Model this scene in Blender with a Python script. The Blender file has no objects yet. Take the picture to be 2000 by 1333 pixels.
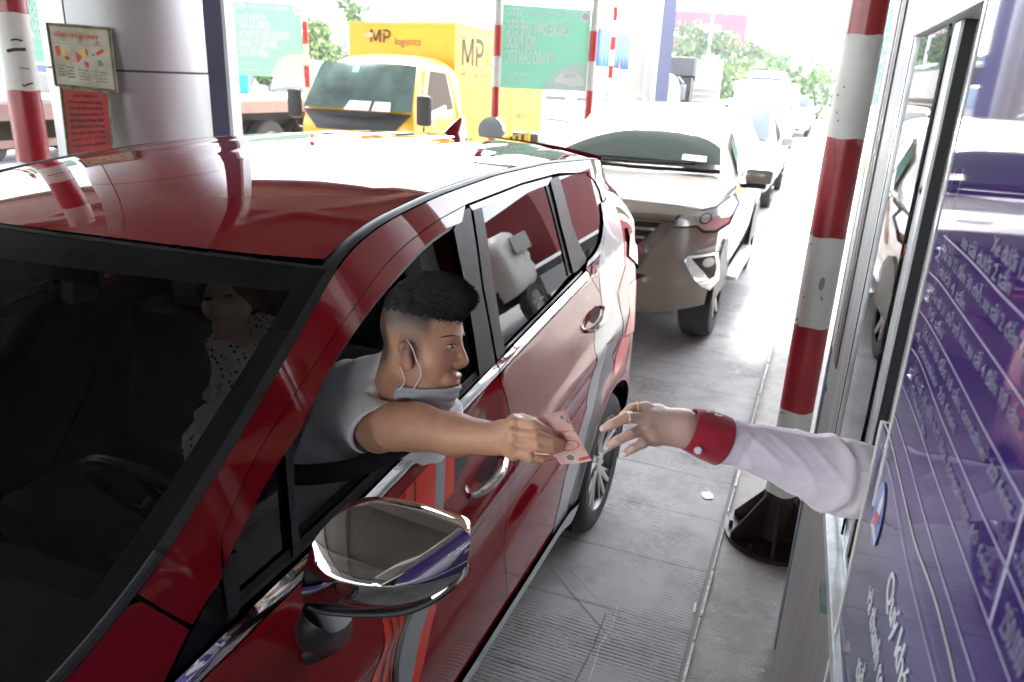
import bpy, bmesh, math, random
import numpy as np
from mathutils import Vector, Matrix, geometry
random.seed(7)
rnd = random.Random(11)
PI = math.pi
scene = bpy.context.scene
COL = scene.collection

# ------------------------------------------------------------------ camera
FPX = 1480.0
CXP, CYP = 1000.0, 666.5
CAM = np.array([0.0, 0.0, 1.95])
def _nrm(v): return v/np.linalg.norm(v)
_a = _nrm(np.array([1640-CXP, -(185-CYP), -FPX]))
_u = np.array([-(800-CXP), (5000-CYP), FPX]); _u = _nrm(_u-_a*(_u@_a))
_x = np.cross(_a, _u)
RM = np.array([_x, _a, _u])              # camera axes -> world
cam_data = bpy.data.cameras.new('camera')
cam = bpy.data.objects.new('camera', cam_data); COL.objects.link(cam)
cam_data.sensor_width = 36.0
cam_data.lens = FPX/2000.0*36.0
cam_data.clip_start = 0.05; cam_data.clip_end = 3000
m4 = Matrix([list(RM[i])+[CAM[i]] for i in range(3)]+[[0,0,0,1]])
cam.matrix_world = m4
cam_data.dof.use_dof = True
cam_data.dof.focus_distance = 1.55
cam_data.dof.aperture_fstop = 6.3
scene.camera = cam

# ------------------------------------------------------------------ light
SUN_EL, SUN_AZ = math.radians(62), math.radians(-20)     # azimuth from +Y towards +X
world = bpy.data.worlds.new('World'); scene.world = world
world.use_nodes = True
wn = world.node_tree.nodes; wl = world.node_tree.links
bg = wn['Background']
sky = wn.new('ShaderNodeTexSky'); sky.sky_type = 'NISHITA'; sky.sun_disc = False
sky.sun_elevation = SUN_EL; sky.sun_rotation = SUN_AZ
sky.air_density = 1.0; sky.dust_density = 1.5; sky.ozone_density = 1.0
hs = wn.new('ShaderNodeHueSaturation'); hs.inputs['Saturation'].default_value = .35      # milky, hazy daylight
wl.new(sky.outputs[0], hs.inputs['Color']); wl.new(hs.outputs[0], bg.inputs[0]); bg.inputs[1].default_value = 0.15
sun_d = bpy.data.lights.new('sun', 'SUN'); sun = bpy.data.objects.new('sun', sun_d); COL.objects.link(sun)
sun_d.energy = 1.5; sun_d.angle = math.radians(10); sun_d.color = (1.0, 0.96, 0.9)
sd = Vector((math.sin(SUN_AZ)*math.cos(SUN_EL), math.cos(SUN_AZ)*math.cos(SUN_EL), math.sin(SUN_EL)))
sun.rotation_euler = sd.to_track_quat('Z', 'Y').to_euler()
sun.location = (0, 0, 30)
scene.view_settings.view_transform = 'Standard'
scene.view_settings.look = 'None'
scene.view_settings.gamma = 1.0
scene.view_settings.use_curve_mapping = False
scene.view_settings.exposure = 3.8

# ------------------------------------------------------------------ pixel helpers (photograph is 2000x1333)
def ray(px, py):
    return RM @ (np.array([px-CXP, -(py-CYP), -FPX])/FPX)
def P(px, py, d):                         # point at camera depth d metres
    return CAM+ray(px, py)*d
def at(px, py, axis, val):                # point where the pixel ray meets a world plane
    r = ray(px, py); return CAM+r*((val-CAM[axis])/r[axis])

# ------------------------------------------------------------------ object helpers
def tag(o, label=None, cat=None, group=None, kind=None):
    if label: o['label'] = label
    if cat: o['category'] = cat
    if group: o['group'] = group
    if kind: o['kind'] = kind
    return o
def thing(name, label, cat, loc=(0,0,0), group=None):
    o = bpy.data.objects.new(name, None); COL.objects.link(o); o.location = Vector([float(c) for c in loc])
    o.empty_display_size = 0.1
    return tag(o, label, cat, group)
def setpar(o, par):
    if par is None: return
    o.parent = par
    w = Matrix.Translation(par.location) @ par.rotation_euler.to_matrix().to_4x4()
    q = par
    if par.parent is not None:            # part of a part: geometry is in world space already
        w = Matrix.Identity(4)
        o.matrix_parent_inverse = w
        return
    o.matrix_parent_inverse = w.inverted()
def mk(name, verts, faces, mat=None, par=None, smooth=True, normals=None):
    me = bpy.data.meshes.new(name)
    me.from_pydata([tuple(map(float, v)) for v in verts], [], [tuple(map(int, f)) for f in faces])
    me.update()
    if smooth: me.polygons.foreach_set('use_smooth', [True]*len(me.polygons))
    if mat: me.materials.append(mat)
    if normals is not None:
        me.normals_split_custom_set_from_vertices([tuple(map(float, n)) for n in normals])
    o = bpy.data.objects.new(name, me); COL.objects.link(o); setpar(o, par)
    return o
def from_bm(name, bm, mat, par=None, smooth=False, sharp=35):
    bmesh.ops.recalc_face_normals(bm, faces=bm.faces[:])
    me = bpy.data.meshes.new(name); bm.to_mesh(me); bm.free()
    if mat: me.materials.append(mat)
    if smooth:
        me.polygons.foreach_set('use_smooth', [True]*len(me.polygons))
        me.set_sharp_from_angle(angle=math.radians(sharp))
    o = bpy.data.objects.new(name, me); COL.objects.link(o); setpar(o, par)
    return o
def copy_tree(o, dx, par=None):           # a thing with its parts and sub-parts, moved by dx
    c = o.copy(); COL.objects.link(c)
    if par is None: c.location = o.location+Vector(dx)
    else: c.parent = par; c.matrix_parent_inverse = o.matrix_parent_inverse.copy()
    for ch in list(o.children): copy_tree(ch, dx, c)
    return c
# ---- bmesh pieces
def bx(bm, x0, x1, y0, y1, z0, z1, bev=0.0):
    r = bmesh.ops.create_cube(bm, size=1.0)
    vs = r['verts']
    for v in vs:
        v.co = Vector((x0+(x1-x0)*(v.co.x+.5), y0+(y1-y0)*(v.co.y+.5), z0+(z1-z0)*(v.co.z+.5)))
    if bev:
        es = list({e for v in vs for e in v.link_edges})
        bmesh.ops.bevel(bm, geom=es, offset=bev, segments=2, affect='EDGES', profile=.6)
def box(name, x0, x1, y0, y1, z0, z1, mat, par=None, bev=0.0, smooth=False):
    bm = bmesh.new(); bx(bm, x0, x1, y0, y1, z0, z1, bev)
    return from_bm(name, bm, mat, par, smooth)
def tube(bm, pts, radii, seg=12, cap=True, flat=1.0, upv=None):
    pts = [Vector([float(c) for c in p]) for p in pts]
    if not hasattr(radii, '__len__'): radii = [radii]*len(pts)
    n = len(pts); rings = []
    prev = None
    for i in range(n):
        t = (pts[min(i+1, n-1)]-pts[max(i-1, 0)]).normalized()
        if prev is None:
            a = Vector(upv) if upv is not None else (Vector((0, 0, 1)) if abs(t.z) < .9 else Vector((1, 0, 0)))
            b = t.cross(a).normalized()
        else:
            b = (prev-t*prev.dot(t)).normalized()
        prev = b; c = t.cross(b)
        rings.append([bm.verts.new(pts[i]+b*math.cos(2*PI*k/seg)*radii[i]+c*math.sin(2*PI*k/seg)*radii[i]*flat) for k in range(seg)])
    for i in range(n-1):
        for k in range(seg):
            bm.faces.new((rings[i][k], rings[i][(k+1) % seg], rings[i+1][(k+1) % seg], rings[i+1][k]))
    if cap:
        bm.faces.new(rings[0][::-1]); bm.faces.new(rings[-1])
def cyl(name, p0, p1, r, mat, par=None, seg=24, r1=None, smooth=True):
    bm = bmesh.new(); tube(bm, [p0, p1], [r, r if r1 is None else r1], seg)
    return from_bm(name, bm, mat, par, smooth)
def prism(bm, pts, vec):                  # extrude a planar polygon along vec
    a = [bm.verts.new([float(c) for c in p]) for p in pts]
    v = Vector([float(c) for c in vec])
    b = [bm.verts.new(x.co+v) for x in a]
    n = len(a)
    bm.faces.new(a[::-1]); bm.faces.new(b)
    for i in range(n): bm.faces.new((a[i], a[(i+1) % n], b[(i+1) % n], b[i]))
def lathe(bm, prof, c, axis='x', seg=40):  # prof: list of (axial, radius)
    rings = []
    for (h, r) in prof:
        ring = []
        for k in range(seg):
            a = 2*PI*k/seg; p, q = r*math.cos(a), r*math.sin(a)
            co = (h, p, q) if axis == 'x' else ((p, h, q) if axis == 'y' else (p, q, h))
            ring.append(bm.verts.new((c[0]+co[0], c[1]+co[1], c[2]+co[2])))
        rings.append(ring)
    for i in range(len(rings)-1):
        for k in range(seg):
            bm.faces.new((rings[i][k], rings[i][(k+1) % seg], rings[i+1][(k+1) % seg], rings[i+1][k]))
def catmull(pts, n=6, closed=False):
    pts = [np.array(p, float) for p in pts]; out = []
    m = len(pts)
    for i in range(m if closed else m-1):
        p1, p2 = pts[i], pts[(i+1) % m]
        p0 = pts[i-1] if (i > 0 or closed) else 2*p1-p2
        p3 = pts[(i+2) % m] if (i+2 < m or closed) else 2*p2-p1
        for k in range(n):
            t = k/n
            out.append(.5*((2*p1)+(-p0+p2)*t+(2*p0-5*p1+4*p2-p3)*t*t+(-p0+3*p1-3*p2+p3)*t**3))
    if not closed: out.append(pts[-1])
    return out
def sheet(name, fn, nu, nv, mat, par=None, flip=False, u0=0., u1=1., v0=0., v1=1., e=1e-3):
    vs, ns, fs = [], [], []
    for j in range(nv+1):
        for i in range(nu+1):
            u, v = u0+(u1-u0)*i/nu, v0+(v1-v0)*j/nv
            p = np.array(fn(u, v), float); vs.append(p)
            du = np.array(fn(u+e, v), float)-np.array(fn(u-e, v), float)
            dv = np.array(fn(u, v+e), float)-np.array(fn(u, v-e), float)
            n = np.cross(du, dv); l = np.linalg.norm(n); n = n/l if l > 1e-12 else np.array([0, 0, 1.])
            ns.append(-n if flip else n)
    w = nu+1
    for j in range(nv):
        for i in range(nu):
            f = (j*w+i, j*w+i+1, (j+1)*w+i+1, (j+1)*w+i)
            fs.append(f[::-1] if flip else f)
    return mk(name, vs, fs, mat, par, True, ns)

# ------------------------------------------------------------------ materials
MATS = {}
def mat(name, col, rough=.5, metal=0., coat=0., coat_rough=.03, spec=.5, noise=0., nscale=8., bump=0., bscale=60.,
        rnoise=0., trans=0., ior=1.45, emit=None, alpha=1., sheen=0., sss=0., col2=None, stretch=None, detail=4.):
    if name in MATS: return MATS[name]
    m = bpy.data.materials.new(name); m.use_nodes = True
    nt = m.node_tree; N = nt.nodes; L = nt.links
    b = N['Principled BSDF']
    c = tuple(col)+(1,) if len(col) == 3 else tuple(col)
    b.inputs['Base Color'].default_value = c
    b.inputs['Roughness'].default_value = rough
    b.inputs['Metallic'].default_value = metal
    b.inputs['Coat Weight'].default_value = coat
    b.inputs['Coat Roughness'].default_value = coat_rough
    b.inputs['Specular IOR Level'].default_value = spec
    b.inputs['IOR'].default_value = ior
    b.inputs['Transmission Weight'].default_value = trans
    b.inputs['Alpha'].default_value = alpha
    b.inputs['Sheen Weight'].default_value = sheen
    if sss:
        b.inputs['Subsurface Weight'].default_value = sss
        b.inputs['Subsurface Radius'].default_value = (.012, .004, .002)
        b.inputs['Subsurface Scale'].default_value = 1.0
    if emit:
        b.inputs['Emission Color'].default_value = tuple(emit[:3])+(1,); b.inputs['Emission Strength'].default_value = emit[3]
    tc = N.new('ShaderNodeTexCoord'); vec = tc.outputs['Object']
    if stretch:
        mp = N.new('ShaderNodeMapping'); mp.inputs['Scale'].default_value = stretch; L.new(vec, mp.inputs[0]); vec = mp.outputs[0]
    if noise or rnoise or col2:
        nz = N.new('ShaderNodeTexNoise'); nz.inputs['Scale'].default_value = nscale; nz.inputs['Detail'].default_value = detail
        nz.inputs['Roughness'].default_value = .6; L.new(vec, nz.inputs['Vector'])
        if noise or col2:
            mx = N.new('ShaderNodeMix'); mx.data_type = 'RGBA'
            if col2: ca, cb = c, tuple(col2)+(1,)
            else:
                ca = tuple(min(1, x*(1+noise)) for x in c[:3])+(1,); cb = tuple(x*(1-noise) for x in c[:3])+(1,)
            rp = N.new('ShaderNodeMapRange'); rp.inputs[1].default_value = .35; rp.inputs[2].default_value = .65
            L.new(nz.outputs['Fac'], rp.inputs[0]); L.new(rp.outputs[0], mx.inputs[0])
            mx.inputs[6].default_value = ca; mx.inputs[7].default_value = cb
            L.new(mx.outputs[2], b.inputs['Base Color'])
        if rnoise:
            mr = N.new('ShaderNodeMapRange'); mr.inputs[3].default_value = max(0, rough-rnoise); mr.inputs[4].default_value = min(1, rough+rnoise)
            L.new(nz.outputs['Fac'], mr.inputs[0]); L.new(mr.outputs[0], b.inputs['Roughness'])
    if bump:
        nb = N.new('ShaderNodeTexNoise'); nb.inputs['Scale'].default_value = bscale; nb.inputs['Detail'].default_value = 3
        L.new(vec, nb.inputs['Vector'])
        bp = N.new('ShaderNodeBump'); bp.inputs['Strength'].default_value = 1.0; bp.inputs['Distance'].default_value = bump
        L.new(nb.outputs['Fac'], bp.inputs['Height']); L.new(bp.outputs[0], b.inputs['Normal'])
    m.diffuse_color = c
    MATS[name] = m; return m
def glass_mat(name, tint, rough=0.0, clear=.6):
    """thin tinted pane: clear part passes light straight, the rest is a glossy coat"""
    if name in MATS: return MATS[name]
    m = bpy.data.materials.new(name); m.use_nodes = True
    N = m.node_tree.nodes; L = m.node_tree.links; N.clear()
    out = N.new('ShaderNodeOutputMaterial'); mix = N.new('ShaderNodeMixShader')
    tr = N.new('ShaderNodeBsdfTransparent'); tr.inputs[0].default_value = tuple(tint)+(1,)
    gl = N.new('ShaderNodeBsdfGlossy'); gl.inputs['Roughness'].default_value = rough
    fr = N.new('ShaderNodeFresnel'); fr.inputs[0].default_value = 1.5
    geo = N.new('ShaderNodeNewGeometry')
    L.new(fr.outputs[0], mix.inputs[0]); L.new(tr.outputs[0], mix.inputs[1]); L.new(gl.outputs[0], mix.inputs[2])
    L.new(mix.outputs[0], out.inputs[0])
    MATS[name] = m; return m

def txt(s, size, mat_, par, M, bold=0.0, align='LEFT', name='lettering', extr=0.0004, spacing=1.0):
    cu = bpy.data.curves.new(name, 'FONT'); cu.body = s; cu.size = size; cu.align_x = align
    cu.offset = bold*.55; cu.extrude = extr; cu.space_character = spacing; cu.resolution_u = 3
    o = bpy.data.objects.new(name, cu); COL.objects.link(o)
    dg = bpy.context.evaluated_depsgraph_get(); dg.update()
    me = bpy.data.meshes.new_from_object(o.evaluated_get(dg))
    bpy.data.objects.remove(o); bpy.data.curves.remove(cu)
    me.transform(M); me.materials.clear(); me.materials.append(mat_)
    ob = bpy.data.objects.new(name, me); COL.objects.link(ob); setpar(ob, par)
    return ob
def frame(o, ux, uy):                     # matrix with text x axis ux, text y axis uy
    ux = Vector([float(c) for c in ux]); uy = Vector([float(c) for c in uy])
    uz = ux.cross(uy); uz.normalize()
    return Matrix(((ux.x, uy.x, uz.x, o[0]), (ux.y, uy.y, uz.y, o[1]), (ux.z, uy.z, uz.z, o[2]), (0, 0, 0, 1)))

M_dark = mat('black_plastic', (.012, .012, .013), .45)
M_rubber = mat('rubber', (.02, .02, .02), .75, noise=.3, nscale=20)
M_chrome = mat('chrome', (.8, .8, .8), .06, metal=1.)
M_steel = mat('brushed_alu', (.55, .56, .57), .32, metal=.9, noise=.15, nscale=30, rnoise=.1)
# ------------------------------------------------------------------ ground, lane, island
def concrete_mat(name, base, dark, grooves=True, stain=1.0, gx0=-.2):
    m = bpy.data.materials.new(name); m.use_nodes = True
    N = m.node_tree.nodes; L = m.node_tree.links; b = N['Principled BSDF']
    tc = N.new('ShaderNodeTexCoord'); sep = N.new('ShaderNodeSeparateXYZ'); L.new(tc.outputs['Object'], sep.inputs[0])
    def noise(scale, detail=5, vec=None, rough=.6):
        n = N.new('ShaderNodeTexNoise'); n.inputs['Scale'].default_value = scale; n.inputs['Detail'].default_value = detail
        n.inputs['Roughness'].default_value = rough
        L.new(vec or tc.outputs['Object'], n.inputs['Vector']); return n.outputs['Fac']
    def rng(sock, a, b_, c=0., d=1.):
        r = N.new('ShaderNodeMapRange'); r.inputs[1].default_value = a; r.inputs[2].default_value = b_
        r.inputs[3].default_value = c; r.inputs[4].default_value = d; L.new(sock, r.inputs[0]); return r.outputs[0]
    def mth(op, a, b_=None):
        k = N.new('ShaderNodeMath'); k.operation = op
        for i, s in enumerate((a, b_)):
            if s is None: continue
            if isinstance(s, (int, float)): k.inputs[i].default_value = s
            else: L.new(s, k.inputs[i])
        return k.outputs[0]
    def mixc(f, a, b_):
        x = N.new('ShaderNodeMix'); x.data_type = 'RGBA'; L.new(f, x.inputs[0])
        for i, s in ((6, a), (7, b_)):
            if isinstance(s, tuple): x.inputs[i].default_value = s+(1,)
            else: L.new(s, x.inputs[i])
        return x.outputs[2]
    c = mixc(rng(noise(.9), .35, .7), base, tuple(x*.70 for x in base))
    c = mixc(rng(noise(5.), .48, .72), c, tuple(x*.62 for x in base))
    c = mixc(rng(noise(40., 3), .62, .75), c, tuple(min(1, x*1.25) for x in base))
    c = mixc(rng(noise(90., 2), .66, .72), c, dark)
    h = noise(120., 3)
    if grooves:
        # cast grooves across the lane, dirt caught in them; worn away in patches
        wob = mth('MULTIPLY', noise(1.3, 2), .05)
        yy = mth('ADD', sep.outputs['Y'], wob)
        wv = mth('SINE', mth('MULTIPLY', yy, 2*PI/.018))
        wear = rng(noise(1.7, 3), .42, .6)
        wear = mth('MULTIPLY', wear, rng(noise(26., 3), .35, .55))
        g = mth('MULTIPLY', rng(wv, .1, .9), wear)
        c = mixc(mth('MULTIPLY', g, .8), c, dark)
        # long dark tyre-oil band near the gutter
        xb = mth('ABSOLUTE', mth('ADD', sep.outputs['X'], .33))
        band = mth('MULTIPLY', rng(xb, 0., .28, 1., 0.), rng(noise(2.2, 4), .35, .7))
        c = mixc(mth('MULTIPLY', band, .55), c, dark)
        # joints between hand-laid strips
        jy = mth('FRACT', mth('ADD', mth('MULTIPLY', sep.outputs['Y'], 1/.42), mth('MULTIPLY', noise(.9, 2), .35)))
        j = rng(jy, .0, .05, 1., 0.)
        c = mixc(mth('MULTIPLY', j, mth('MULTIPLY', rng(noise(6., 3), .3, .6), .75)), c, dark)
        hh = mth('SUBTRACT', mth('MULTIPLY', h, .25), mth('MULTIPLY', g, .9))
    else:
        c = mixc(rng(noise(2.4, 6, rough=.75), .52, .62), c, tuple(x*.62 for x in base))
        hh = mth('ADD', h, mth('MULTIPLY', noise(9., 5), 2.))
    L.new(c, b.inputs['Base Color'])
    b.inputs['Roughness'].default_value = .62; b.inputs['Specular IOR Level'].default_value = .4
    bp = N.new('ShaderNodeBump'); bp.inputs['Distance'].default_value = .0035; bp.inputs['Strength'].default_value = 1.
    L.new(hh, bp.inputs['Height']); L.new(bp.outputs[0], b.inputs['Normal'])
    return m
M_lane = concrete_mat('lane_concrete', (.36, .355, .34), (.06, .055, .05))
M_isl = concrete_mat('island_concrete', (.33, .31, .28), (.10, .09, .08), grooves=False)
M_road = mat('far_road', (.34, .33, .31), .8, noise=.15, nscale=.6)
M_earth = mat('far_ground', (.30, .28, .24), .9, noise=.25, nscale=.2)

tag(box('ground', -700, 700, -300, 1500, -.6, -.012, M_earth), kind='structure')
tag(box('road', -40, 40, -30, 600, -.2, -.004, M_road), kind='structure')
tag(box('toll_lane', -3.42, -.192, -8, 26, -.1, 0., M_lane), kind='structure')
# toll island with its worn kerb: irregular nosing built as geometry
bm = bmesh.new()
ys = [-4+i*.09 for i in range(260)]
rn = random.Random(3)
edge = [-.165+rn.uniform(-.005, .006) for _ in ys]
rows = []
for y, e in zip(ys, edge):
    rows.append([bm.verts.new(p) for p in ((e-.004, y, -.05), (e-.002, y, .075), (e+.012+rn.uniform(0, .004), y, .088+rn.uniform(-.003, .003)),
                 (e+.05, y, .092), (.4, y, .094), (2.5, y, .094), (2.5, y, -.05))])
for a, b in zip(rows, rows[1:]):
    for k in range(6): bm.faces.new((a[k], a[k+1], b[k+1], b[k]))
island = tag(from_bm('toll_island', bm, M_isl, smooth=True), kind='structure')
M_gutter = mat('gutter_dark', (.085, .08, .072), .7, noise=.5, nscale=14, bump=.003, bscale=90)  # dark mottled strip along the kerb foot
tag(box('gutter', -.192, -.169, -6, 19, -.1, -.006, M_gutter), kind='structure')
M_nose = mat('kerb_nosing', (.60, .58, .54), .8, noise=.3, nscale=30, bump=.002, bscale=120)
# pale mortar lip on the kerb, broken here and there
bm = bmesh.new(); y = .8
while y < 19:
    l = rn.uniform(.12, .6)
    if rn.random() < .8:
        w = rn.uniform(.004, .010)
        bx(bm, -.169-w*.2, -.169+w, y, y+l*.93, .079, .0905)
    y += l
tag(from_bm('kerb_lip', bm, M_nose), kind='structure')
# island between lane one and lane two, and the next ones
for i, (x0, x1, y1) in enumerate(((-5.0, -3.42, 19), (-9.8, -8.2, 24), (5.2, 5.8, 19))):
    tag(box('traffic_island', x0, x1, -8, y1, -.1, .13, M_isl), kind='structure')
# diagonal scored lines / cracks on the lane
M_crack = mat('crack_dark', (.12, .112, .10), .9)
def groundpoly(name, pts, z, mt, kind='structure', w=.006):
    bm = bmesh.new()
    pp = [at(px, py, 2, 0.) for px, py in pts]
    for a, b in zip(pp, pp[1:]):
        d = Vector((b-a)); d.z = 0; n = Vector((-d.y, d.x, 0)).normalized()*w*.5
        vs = [bm.verts.new((a[0]+n.x*s, a[1]+n.y*s, z)) for s in (1, -1)]+[bm.verts.new((b[0]+n.x*s, b[1]+n.y*s, z)) for s in (-1, 1)]
        bm.faces.new(vs)
    return tag(from_bm(name, bm, mt), kind=kind)
for pts, w in ((((1075, 1110), (1130, 1175), (1197, 1254)), .006), (((1183, 1200), (1160, 1262), (1128, 1325), (1118, 1345)), .008),
               (((1112, 1115), (1155, 1160), (1205, 1208), (1260, 1225)), .003), (((1245, 862), (1330, 888), (1400, 900), (1420, 905)), .006),
               (((1230, 640), (1330, 668), (1470, 694)), .006), (((1065, 1102), (1120, 1118)), .004)):
    groundpoly('crack', pts, .0025, M_crack, w=w*.6)
groundpoly('pale_scratch', ((1208, 1180), (1196, 1225), (1172, 1262), (1150, 1333)), .0027, M_nose, w=.002)
# litter
M_paper = mat('litter_white', (.8, .8, .78), .8)
def flatpoly(name, pts, z, mt, th=.0015):
    bm = bmesh.new(); prism(bm, [(*at(px, py, 2, z)[:2], z) for px, py in pts], (0, 0, th)); return from_bm(name, bm, mt)
tag(flatpoly('paper_scrap', ((1369, 962), (1386, 961), (1393, 968), (1393, 975), (1378, 975), (1371, 970)), .004, M_paper),
    'small white torn paper scrap lying on the concrete lane near the kerb', 'litter')
tag(flatpoly('ticket_stub', ((1356, 1178), (1361, 1176), (1358, 1196), (1353, 1196)), .004, M_paper),
    'tiny white ticket stub lying in the gutter below the paper scrap', 'litter')
# canopy of the toll plaza above the lanes (out of the picture, seen in the paintwork)
M_can = mat('canopy_soffit', (.15, .135, .12), .6, noise=.12, nscale=.8)
M_beam = mat('canopy_beam', (.16, .155, .15), .5)
can = thing('plaza_canopy', 'grey brown canopy soffit over the lanes mirrored in the car roof', 'canopy', (0, 0, 5.4))
CAN_Y1 = 8.9
box('roof_slab', -17, 20, -22, CAN_Y1, 5.72, 6.4, M_beam, can)
bm = bmesh.new()
x = -17
while x < 19.4:
    bx(bm, x+.012, x+1.188, -22, CAN_Y1, 5.62, 5.70); x += 1.2
o = from_bm('soffit_panel', bm, M_can, can); o['kind'] = 'stuff'
for y in (-21, -15, -9, -4, 1.2, 5.6, CAN_Y1-.2):
    box('beam', -17, 20, y-.14, y+.14, 5.3, 5.615, M_beam, can)
for x in (-4.2, 2.4, -9.0, 8.0):
    box('beam', x-.14, x+.14, -22, CAN_Y1-.4, 5.32, 5.617, M_beam, can)
# ------------------------------------------------------------------ the red car
XC = -1.575                                # centre line
XO = -.705                                 # widest near side
def _ip(x, xs, ys): return float(np.interp(x, xs, ys))
ZT_Y = [-.9, -.6, -.3, 0., .3, .50, .66, .86, 1.06, 1.27, 1.36, 1.5, 1.75, 2.1, 2.5, 2.9, 3.15, 3.35, 3.46, 3.56, 3.62, 3.66]
ZT_Z = [.72, .90, 1.0, 1.065, 1.11, 1.155, 1.222, 1.338, 1.455, 1.575, 1.607, 1.635, 1.662, 1.682, 1.685, 1.67, 1.65, 1.615, 1.565, 1.46, 1.34, 1.2]
_fy = np.linspace(-1.3, 4.06, 537); _fz = np.interp(_fy, ZT_Y, ZT_Z)
_g = np.exp(-.5*(np.arange(-14, 15)/5.)**2); _g /= _g.sum()
_fz2 = np.convolve(np.pad(_fz, 14, mode='edge'), _g, 'valid')
def zt(y): return float(np.interp(y, _fy, _fz2))
def zb(y): return 1.063+.105*(y-.69)
_IZ = [.15, .22, .30, .40, .50, .62, .75, .90, 1.0, 1.15]
_IV = [.085, .055, .030, .014, .005, .0, .001, .010, .020, .045]
_iq = np.linspace(.1, 1.2, 221); _iv = np.interp(_iq, _IZ, _IV)
_g2 = np.exp(-.5*(np.arange(-18, 19)/7.)**2); _g2 /= _g2.sum()
_iv = np.convolve(np.pad(_iv, 18, mode='reflect', reflect_type='odd'), _g2, 'valid')
def inset(y, z):
    b = zb(y)
    if z < b:
        w = float(np.interp(z*1.15/b, _iq, _iv))
        # sculpted crease rising to the rear door handle, hollow beneath it
        zc = .80+.085*(y-.9)
        f = min(1, max(0, (y-.5)/.5))*min(1, max(0, (3.3-y)/.5))
        w -= .016*f*math.exp(-((z-zc)/.045)**2)
        w += .016*f*math.exp(-((z-zc+.15)/.085)**2)
    else:
        u = (z-b)/.5
        w = .045+.14*u+.025*u**3
    if y < 1.3: w += .03*((1.3-y)/.65)**2*(.45 if z < b else 1.)
    if y < 0: w += .16*(-y/.8)**2.2
    if y > 2.9:
        k = (y-2.9)/.76
        lo_ = .20*max(0, (y-3.2)/.46)**3
        up_ = .25*k**2.3+.05*k
        q_ = min(1, max(0, (z-b-.0)/.25)); q_ = q_*q_*(3-2*q_)
        w += lo_+(up_-lo_)*q_
    # wheel arch flares
    for yc in (3.02, .245):
        r = math.hypot(y-yc, z-.33)
        w -= .014*math.exp(-((r-.40)/.05)**2)*(1 if z < .85 else 0)
    return w
def XS(y, z): return XO-inset(y, z)
def SH(px, py):                            # pixel -> (y, z) on the car's near side
    r = ray(px, py); x = -.74
    for _ in range(25):
        t = (x-CAM[0])/r[0]; y = CAM[1]+r[1]*t; z = CAM[2]+r[2]*t
        x = .5*x+.5*XS(min(max(y, -.9), 3.66), z)
    return (y, z)
def SP(pts): return [SH(*p) for p in pts]
def inset_poly(poly, d):
    n = len(poly); out = []
    area = sum(poly[i][0]*poly[(i+1) % n][1]-poly[(i+1) % n][0]*poly[i][1] for i in range(n))
    s = 1 if area > 0 else -1
    for i in range(n):
        p0, p1, p2 = (Vector(poly[i-1]), Vector(poly[i]), Vector(poly[(i+1) % n]))
        a = (p1-p0); b = (p2-p1)
        if a.length < 1e-6 or b.length < 1e-6: out.append(tuple(p1)); continue
        na = Vector((-a.y, a.x)).normalized()*s; nb = Vector((-b.y, b.x)).normalized()*s
        m_ = na+nb
        if m_.length < .2: m_ = na
        m_ = m_.normalized(); k = d/max(.5, m_.dot(na))
        out.append(tuple(p1+m_*k))
    return out
def inside(p, poly):
    c = False; n = len(poly); x, y = p
    for i in range(n):
        x1, y1 = poly[i]; x2, y2 = poly[(i+1) % n]
        if (y1 > y) != (y2 > y) and x < (x2-x1)*(y-y1)/(y2-y1)+x1: c = not c
    return c
def densify(poly, h):
    out = []
    n = len(poly)
    for i in range(n):
        a, b = np.array(poly[i]), np.array(poly[(i+1) % n])
        k = max(1, int(np.linalg.norm(b-a)/h))
        for j in range(k): out.append(tuple(a+(b-a)*j/k))
    return out
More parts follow.
